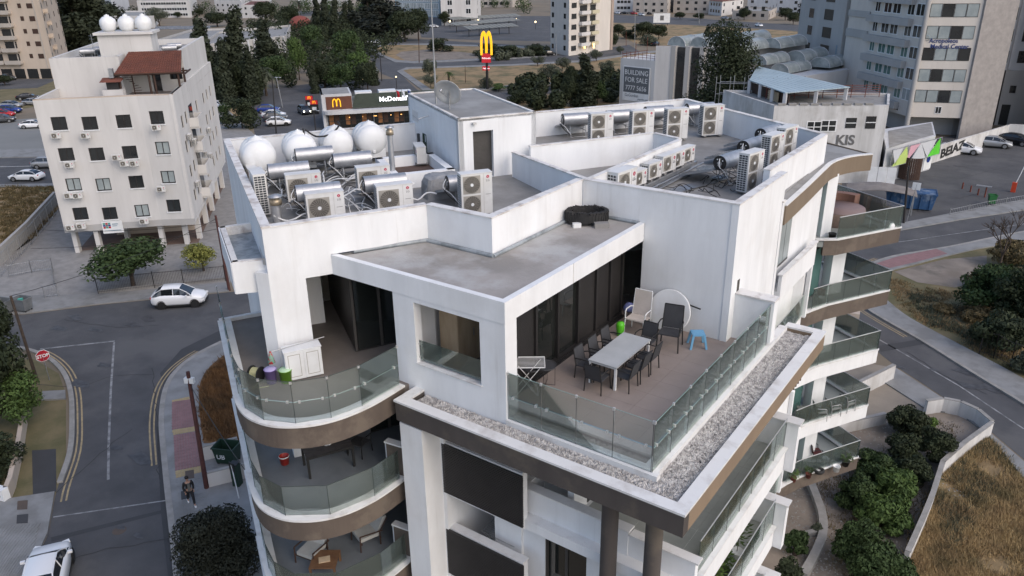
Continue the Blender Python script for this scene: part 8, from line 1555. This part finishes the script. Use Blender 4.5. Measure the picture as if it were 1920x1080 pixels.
for i in range(3):
    x0 = (746, 756, 767)[i]; p = G(x0+1, 232); z = ZT(x0-4, 168, p); t = thing('flag_pole', ('left red flag', 'middle white flag', 'right dark flag')[i]+' on a pole in front of the restaurant', 'flag', tuple(p)); MB().cyl((0, 0, 0), (0, 0, z), .05, .04, 6).build('pole', steel, t); vs = [(0, 0, z-.1), (.5, .2, z-.3), (.7, .1, z-1.1), (.45, .25, z-1.9), (0.05, 0, z-2.0), (.2, .1, z-1.0)]; MB().add(vs, [(0, 1, 2, 5), (5, 2, 3, 4)]).build('flag_cloth', (carr, pvc, carbl)[i], t)
g = G(93, 713); z = ZT(80, 667, g); t = thing('stop_sign', 'red STOP sign on a leaning post at the left corner', 'stop sign', tuple(g)); e = G(80, 667, z); dx, dy = e.x-g.x, e.y-g.y
MB().cyl((0, 0, 0), (dx, dy, z-.2), .03, .03, 8).build('post', steel, t); rzs = math.atan2(-e.x, e.y)+.12
o = MB().cyl((0, .02, 0), (0, -.02, 0), .42, .42, 8, smooth=False).build('plate', M('stop_red', (.38, .015, .03), (.34, .015, .03), 1, .5), t); o.location = (dx, dy, z); o.rotation_euler = (0, R(22.5), rzs)
o = MB().cyl((0, .021, 0), (0, -.015, 0), .45, .45, 8, smooth=False).build('rim', pvc, t); o.location = (dx, dy, z); o.rotation_euler = (0, R(22.5), rzs)
o = text('lettering', 'STOP', .33, pvc, t, (dx-math.cos(rzs)*.0+math.sin(rzs)*.03, dy-math.cos(rzs)*.03, z-.115), (R(90), 0, rzs), .004, 'CENTER', .95, .012)
def bin_(lab, p, rz, mat, w=1.3, d=.95, h=1.15, lid=False, name='waste_container'):
    t = thing(name, lab, 'waste bin', (p[0], p[1], .1), R(rz)); q = MB(); c = [(-w/2, -d/2), (w/2, -d/2), (w/2, d/2), (-w/2, d/2)]; s = .82
    for i in range(4):
        a, b = c[i], c[(i+1) % 4]; q.hexa([(a[0]*s, a[1]*s, .15), (b[0]*s, b[1]*s, .15), (b[0]*(s-.06), b[1]*(s-.06), .15), (a[0]*(s-.06), a[1]*(s-.06), .15), (*a, h), (*b, h), (b[0]*.94, b[1]*.94, h), (a[0]*.94, a[1]*.94, h)])
    q.box(-w/2*s, w/2*s, -d/2*s, d/2*s, .13, .18); q.build('body', mat, t); MB().box(-w/2-.04, w/2+.04, -d/2-.04, -d/2, h-.06, h+.02).box(-w/2-.04, w/2+.04, d/2, d/2+.04, h-.06, h+.02).box(-w/2-.04, -w/2, -d/2, d/2, h-.06, h+.02).box(w/2, w/2+.04, -d/2, d/2, h-.06, h+.02).build('rim', mat, t)
    for x in (-1, 1):
        for y in (-1, 1): MB().cyl((x*w*.36, y*d*.34-.03, .08), (x*w*.36, y*d*.34+.03, .08), .08, .08, 10).build('wheel', black, t)
    return t
gbm = M('grey_bin', (.16, .17, .18), (.11, .12, .125), 2, .6)
b1 = bin_('open grey metal waste container at the left street, right one', G(46, 584), 20, gbm); MB().obb((-.1, 0, .95), (.35, .3, .25), .4).build('bag', M('teal_bag', (.08, .35, .28), (.06, .3, .24), 3, .6), b1)
bin_('open grey metal waste container cut by the left edge', G(10, 588), 20, gbm); b3 = bin_('dark green waste container with white scribble inside the white enclosure', G(430, 868), 25, dgreen)
q = text('graffiti', 'UB', .42, pvc, b3, (-.45, -.46, .45), (R(84), 0, 0), .004); bin_('green wheeled bin on the right car park', G(1858, 384), 20, green_bin, .8, .75, 1.1, name='wheeled_bin')
t = thing('barrier', 'raised white car park barrier with a red box', 'barrier', tuple(G(1899, 360))); MB().box(-.25, .25, -.2, .2, 0, 1.2).build('box', M('orange_red', (.50, .06, .02), (.45, .05, .02), 1, .5), t); MB().cyl((.1, 0, 1.1), (1.2, .4, 6.2), .05, .04, 6).build('arm', pvc, t)
for i, (px, py) in enumerate(((1804, 354), (1819, 360), (1833, 366))): g = G(px, py); t = thing('bollard', ('left', 'middle', 'right')[i]+' of three short rust coloured bollards on the right car park', 'bollard', tuple(g)); MB().cyl((0, 0, 0), (0, 0, .75), .09, .09, 10).lathe([(.09, .75), (.05, .82), (.001, .83)], n=10).build('post', rust, t)
t = thing('small_post', 'red post with a small pale table plate on the right car park', 'post', tuple(G(1846, 370))); MB().cyl((0, 0, 0), (0, 0, 1.3), .08, .08, 8).build('post', rust, t); MB().box(-1.1, .5, -.3, .3, 1.3, 1.36).build('plate', steel, t)
t = thing('car_park_sign', 'pale square sign back on a thin post by the right pavement', 'sign', tuple(G(1700, 416))); MB().cyl((0, 0, 0), (.3, 0, 4.2), .04, .04, 6).build('post', steel, t); MB().box(-.1, .7, -.03, .03, 3.6, 4.4).build('plate', pvc, t)
railing('low_fence', 'low thin fence along the edge of the right car park', [(1780, 405), (1850, 390), (1920, 378)], .8, .3, steel)
railing('wire_gate', 'tall dark wire gate panel at the right edge of the corner plot', [(1835, 665), (1862, 672), (1893, 690)], 1.9, .25, dark, 0, 'gate'); railing('wire_fence', 'dark wire fence running to the right edge of the corner plot', [(1893, 690), (1925, 705)], 2.0, .2, dark)
t = thing('ground_sign', 'white round-topped sign back on a post by the bin enclosure', 'sign', tuple(G(449, 938))); MB().cyl((0, 0, 0), (-.35, .1, 2.1), .03, .03, 6).build('post', pvc, t); MB().box(-.55, -.15, .08, .14, 1.7, 2.2).build('plate', black, t)
t = thing('dark_cabinet', 'tall dark utility cabinet against the white enclosure wall', 'cabinet', tuple(G(447, 912)), .4); MB().box(-.2, .2, -.2, .2, 0, 1.5).build('body', dgreen, t); MB().box(-.22, .22, -.22, .22, 1.5, 1.56).build('top', black, t)
g = P2([(0, 925), (22, 935), (30, 915), (44, 850), (52, 795)]); t = thing('roadside_wall', 'short broken pale wall at the left edge below the bushes', 'wall', (*g[0], 0)); [MB().wall(a, b, .25, 0, .8).build('wall', cream, t, True) for a, b in zip(g[1:], g[2:])]
t = thing('meter_box', 'white meter box cut by the left edge above the pavement', 'box', tuple(G(5, 937)), .3); MB().box(-.5, .4, -.2, .2, 0, .8).build('body', pvc, t); MB().box(.1, .2, -.21, -.2, .35, .5).build('dark_slot', black, t)
# old yellow house corner and canopy seen under the balconies
t = thing('old_outbuilding', 'stained cream outbuilding with a barred window behind the third right balcony', 'outbuilding', (-10.5, 52, 0)); a, b = G(1550, 655), G(1600, 660); MB().prism([(a.x-2, a.y), (b.x, b.y), (b.x-1, b.y+5), (a.x-2, a.y+5)], 0, 3.0).build('wall', cream, t, True); MB().box(a.x+.2, a.x+1.4, a.y-.05, a.y, 1.2, 2.2).build('window', dark, t, True)

# ------------------------------------------------------------------ the pedestrian
def skin(name, joints, edges, mat, parent, sub=2):
    me = bpy.data.meshes.new(name); me.from_pydata([j[0] for j in joints], edges, []); o = bpy.data.objects.new(name, me); COL.objects.link(o)
    md = o.modifiers.new('s', 'SKIN'); sd_ = me.skin_vertices[0].data
    for i, j in enumerate(joints): sd_[i].radius = (j[1], j[1]) if not isinstance(j[1], tuple) else j[1]
    sd_[0].use_root = True; md2 = o.modifiers.new('u', 'SUBSURF'); md2.levels = sub; md2.render_levels = sub
    dg = bpy.context.evaluated_depsgraph_get(); m2 = bpy.data.meshes.new_from_object(o.evaluated_get(dg)); bpy.data.objects.remove(o); m2.materials.clear(); m2.materials.append(mat); m2.polygons.foreach_set('use_smooth', [True]*len(m2.polygons)); return mk(name, m2, parent)
g = G(361, 950); pt = thing('person', 'walking person in a dark jacket, grey shirt, black trousers and white shoes', 'person', (g.x, g.y, .13), math.atan2(-g.x, g.y)+math.pi-math.pi+R(8))
skinm = M('skin_tone', (.35, .21, .15), (.32, .19, .135), 3, .6); jk = M('dark_jacket', (.012, .012, .013), (.018, .018, .019), 5, .8); tr = M('black_trousers', (.014, .014, .016), (.02, .02, .022), 5, .85); hair = M('dark_hair', (.012, .009, .008), (.02, .015, .012), 20, .7)
# faces -Y (towards the camera), left leg forward
bd = [((0, 0, .96), .13), ((0, 0, 1.12), .135), ((0, .0, 1.30), .15), ((0, 0, 1.43), .10), ((0, 0, 1.52), .055), ((0, -.01, 1.62), .075), ((0, -.02, 1.71), .085),
      ((.10, -.04, .92), .095), ((.10, -.20, .52), .062), ((.10, -.24, .12), .042), ((.10, -.36, .05), .035), ((-.10, .03, .92), .095), ((-.10, .10, .52), .062), ((-.10, .36, .20), .042), ((-.10, .28, .09), .035),
      ((.19, 0, 1.42), .065), ((.25, .05, 1.14), .048), ((.20, -.10, .93), .036), ((-.19, 0, 1.42), .065), ((-.26, .02, 1.14), .048), ((-.22, -.14, .96), .036)]
skin('body', bd, [(0, 1), (1, 2), (2, 3), (3, 4), (4, 5), (5, 6), (0, 7), (7, 8), (8, 9), (9, 10), (0, 11), (11, 12), (12, 13), (13, 14), (3, 15), (15, 16), (16, 17), (3, 18), (18, 19), (19, 20)], skinm, pt)
skin('jacket', [((0, .015, 1.0), .155), ((0, .015, 1.15), .16), ((0, .015, 1.32), .172), ((0, .015, 1.44), .115), ((.19, .01, 1.43), .082), ((.25, .055, 1.14), .064), ((.205, -.08, .955), .052), ((-.19, .01, 1.43), .082), ((-.26, .025, 1.14), .064), ((-.225, -.12, .985), .052)], [(0, 1), (1, 2), (2, 3), (3, 4), (4, 5), (5, 6), (3, 7), (7, 8), (8, 9)], jk, pt)
MB().hexa([(-.07, -.185, 1.02), (.07, -.185, 1.02), (.07, -.12, 1.02), (-.07, -.12, 1.02), (-.06, -.17, 1.44), (.06, -.17, 1.44), (.06, -.1, 1.44), (-.06, -.1, 1.44)]).build('shirt', M('grey_shirt', (.14, .14, .13), (.11, .11, .10), 5, .9), pt)
skin('trousers', [((0, 0, .98), .145), ((.10, -.04, .88), .115), ((.10, -.20, .52), .078), ((.10, -.24, .15), .058), ((-.10, .03, .88), .115), ((-.10, .10, .52), .078), ((-.10, .34, .23), .058)], [(0, 1), (1, 2), (2, 3), (0, 4), (4, 5), (5, 6)], tr, pt)
for x, y, z, tl in ((.10, -.31, .05, 0), (-.10, .34, .10, .7)): o = MB().lathe([(.001, -.14), (.04, -.12), (.05, -.03), (.045, .08), (.03, .13), (.001, .14)], (0, 0, 0), 12, 'Y').build('shoe', pvc, pt); o.location = (x, y, z); o.rotation_euler.x = tl
MB().lathe([(.098, 1.70), (.103, 1.76), (.085, 1.81), (.001, 1.835)], (0, .005, 0), 16).build('hair', hair, pt)
for x in (-.032, .032): MB().cyl((x, -.095, 1.715), (x, -.104, 1.715), .012, .012, 8).build('eye', hair, pt)
MB().hexa([(-.015, -.10, 1.67), (.015, -.10, 1.67), (.012, -.08, 1.67), (-.012, -.08, 1.67), (-.006, -.10, 1.71), (.006, -.10, 1.71), (.006, -.085, 1.71), (-.006, -.085, 1.71)]).build('nose', skinm, pt)
for sx, hx, hy, hz in ((1, .20, -.11, .93), (-1, -.22, -.15, .96)):
    for k in range(4): skin('finger', [((hx, hy, hz), .012), ((hx+sx*.005+(k-1.5)*.014, hy-.01, hz-.07), .009), ((hx+(k-1.5)*.014, hy-.025, hz-.11-.008*(k in (1, 2))), .007)], [(0, 1), (1, 2)], skinm, pt, 1)
    skin('thumb', [((hx, hy-.01, hz), .012), ((hx-sx*.03, hy-.04, hz-.035), .010), ((hx-sx*.03, hy-.05, hz-.06), .008)], [(0, 1), (1, 2)], skinm, pt, 1)
for t in list(TREE.values())+list(proto.values()):
    if t.location.z < -200:
        for c in [t]+KIDS.get(t.name, []):
            for d in KIDS.get(c.name, []) if c is not t else []: bpy.data.objects.remove(d)
        for c in KIDS.get(t.name, []): bpy.data.objects.remove(c)
        bpy.data.objects.remove(t)
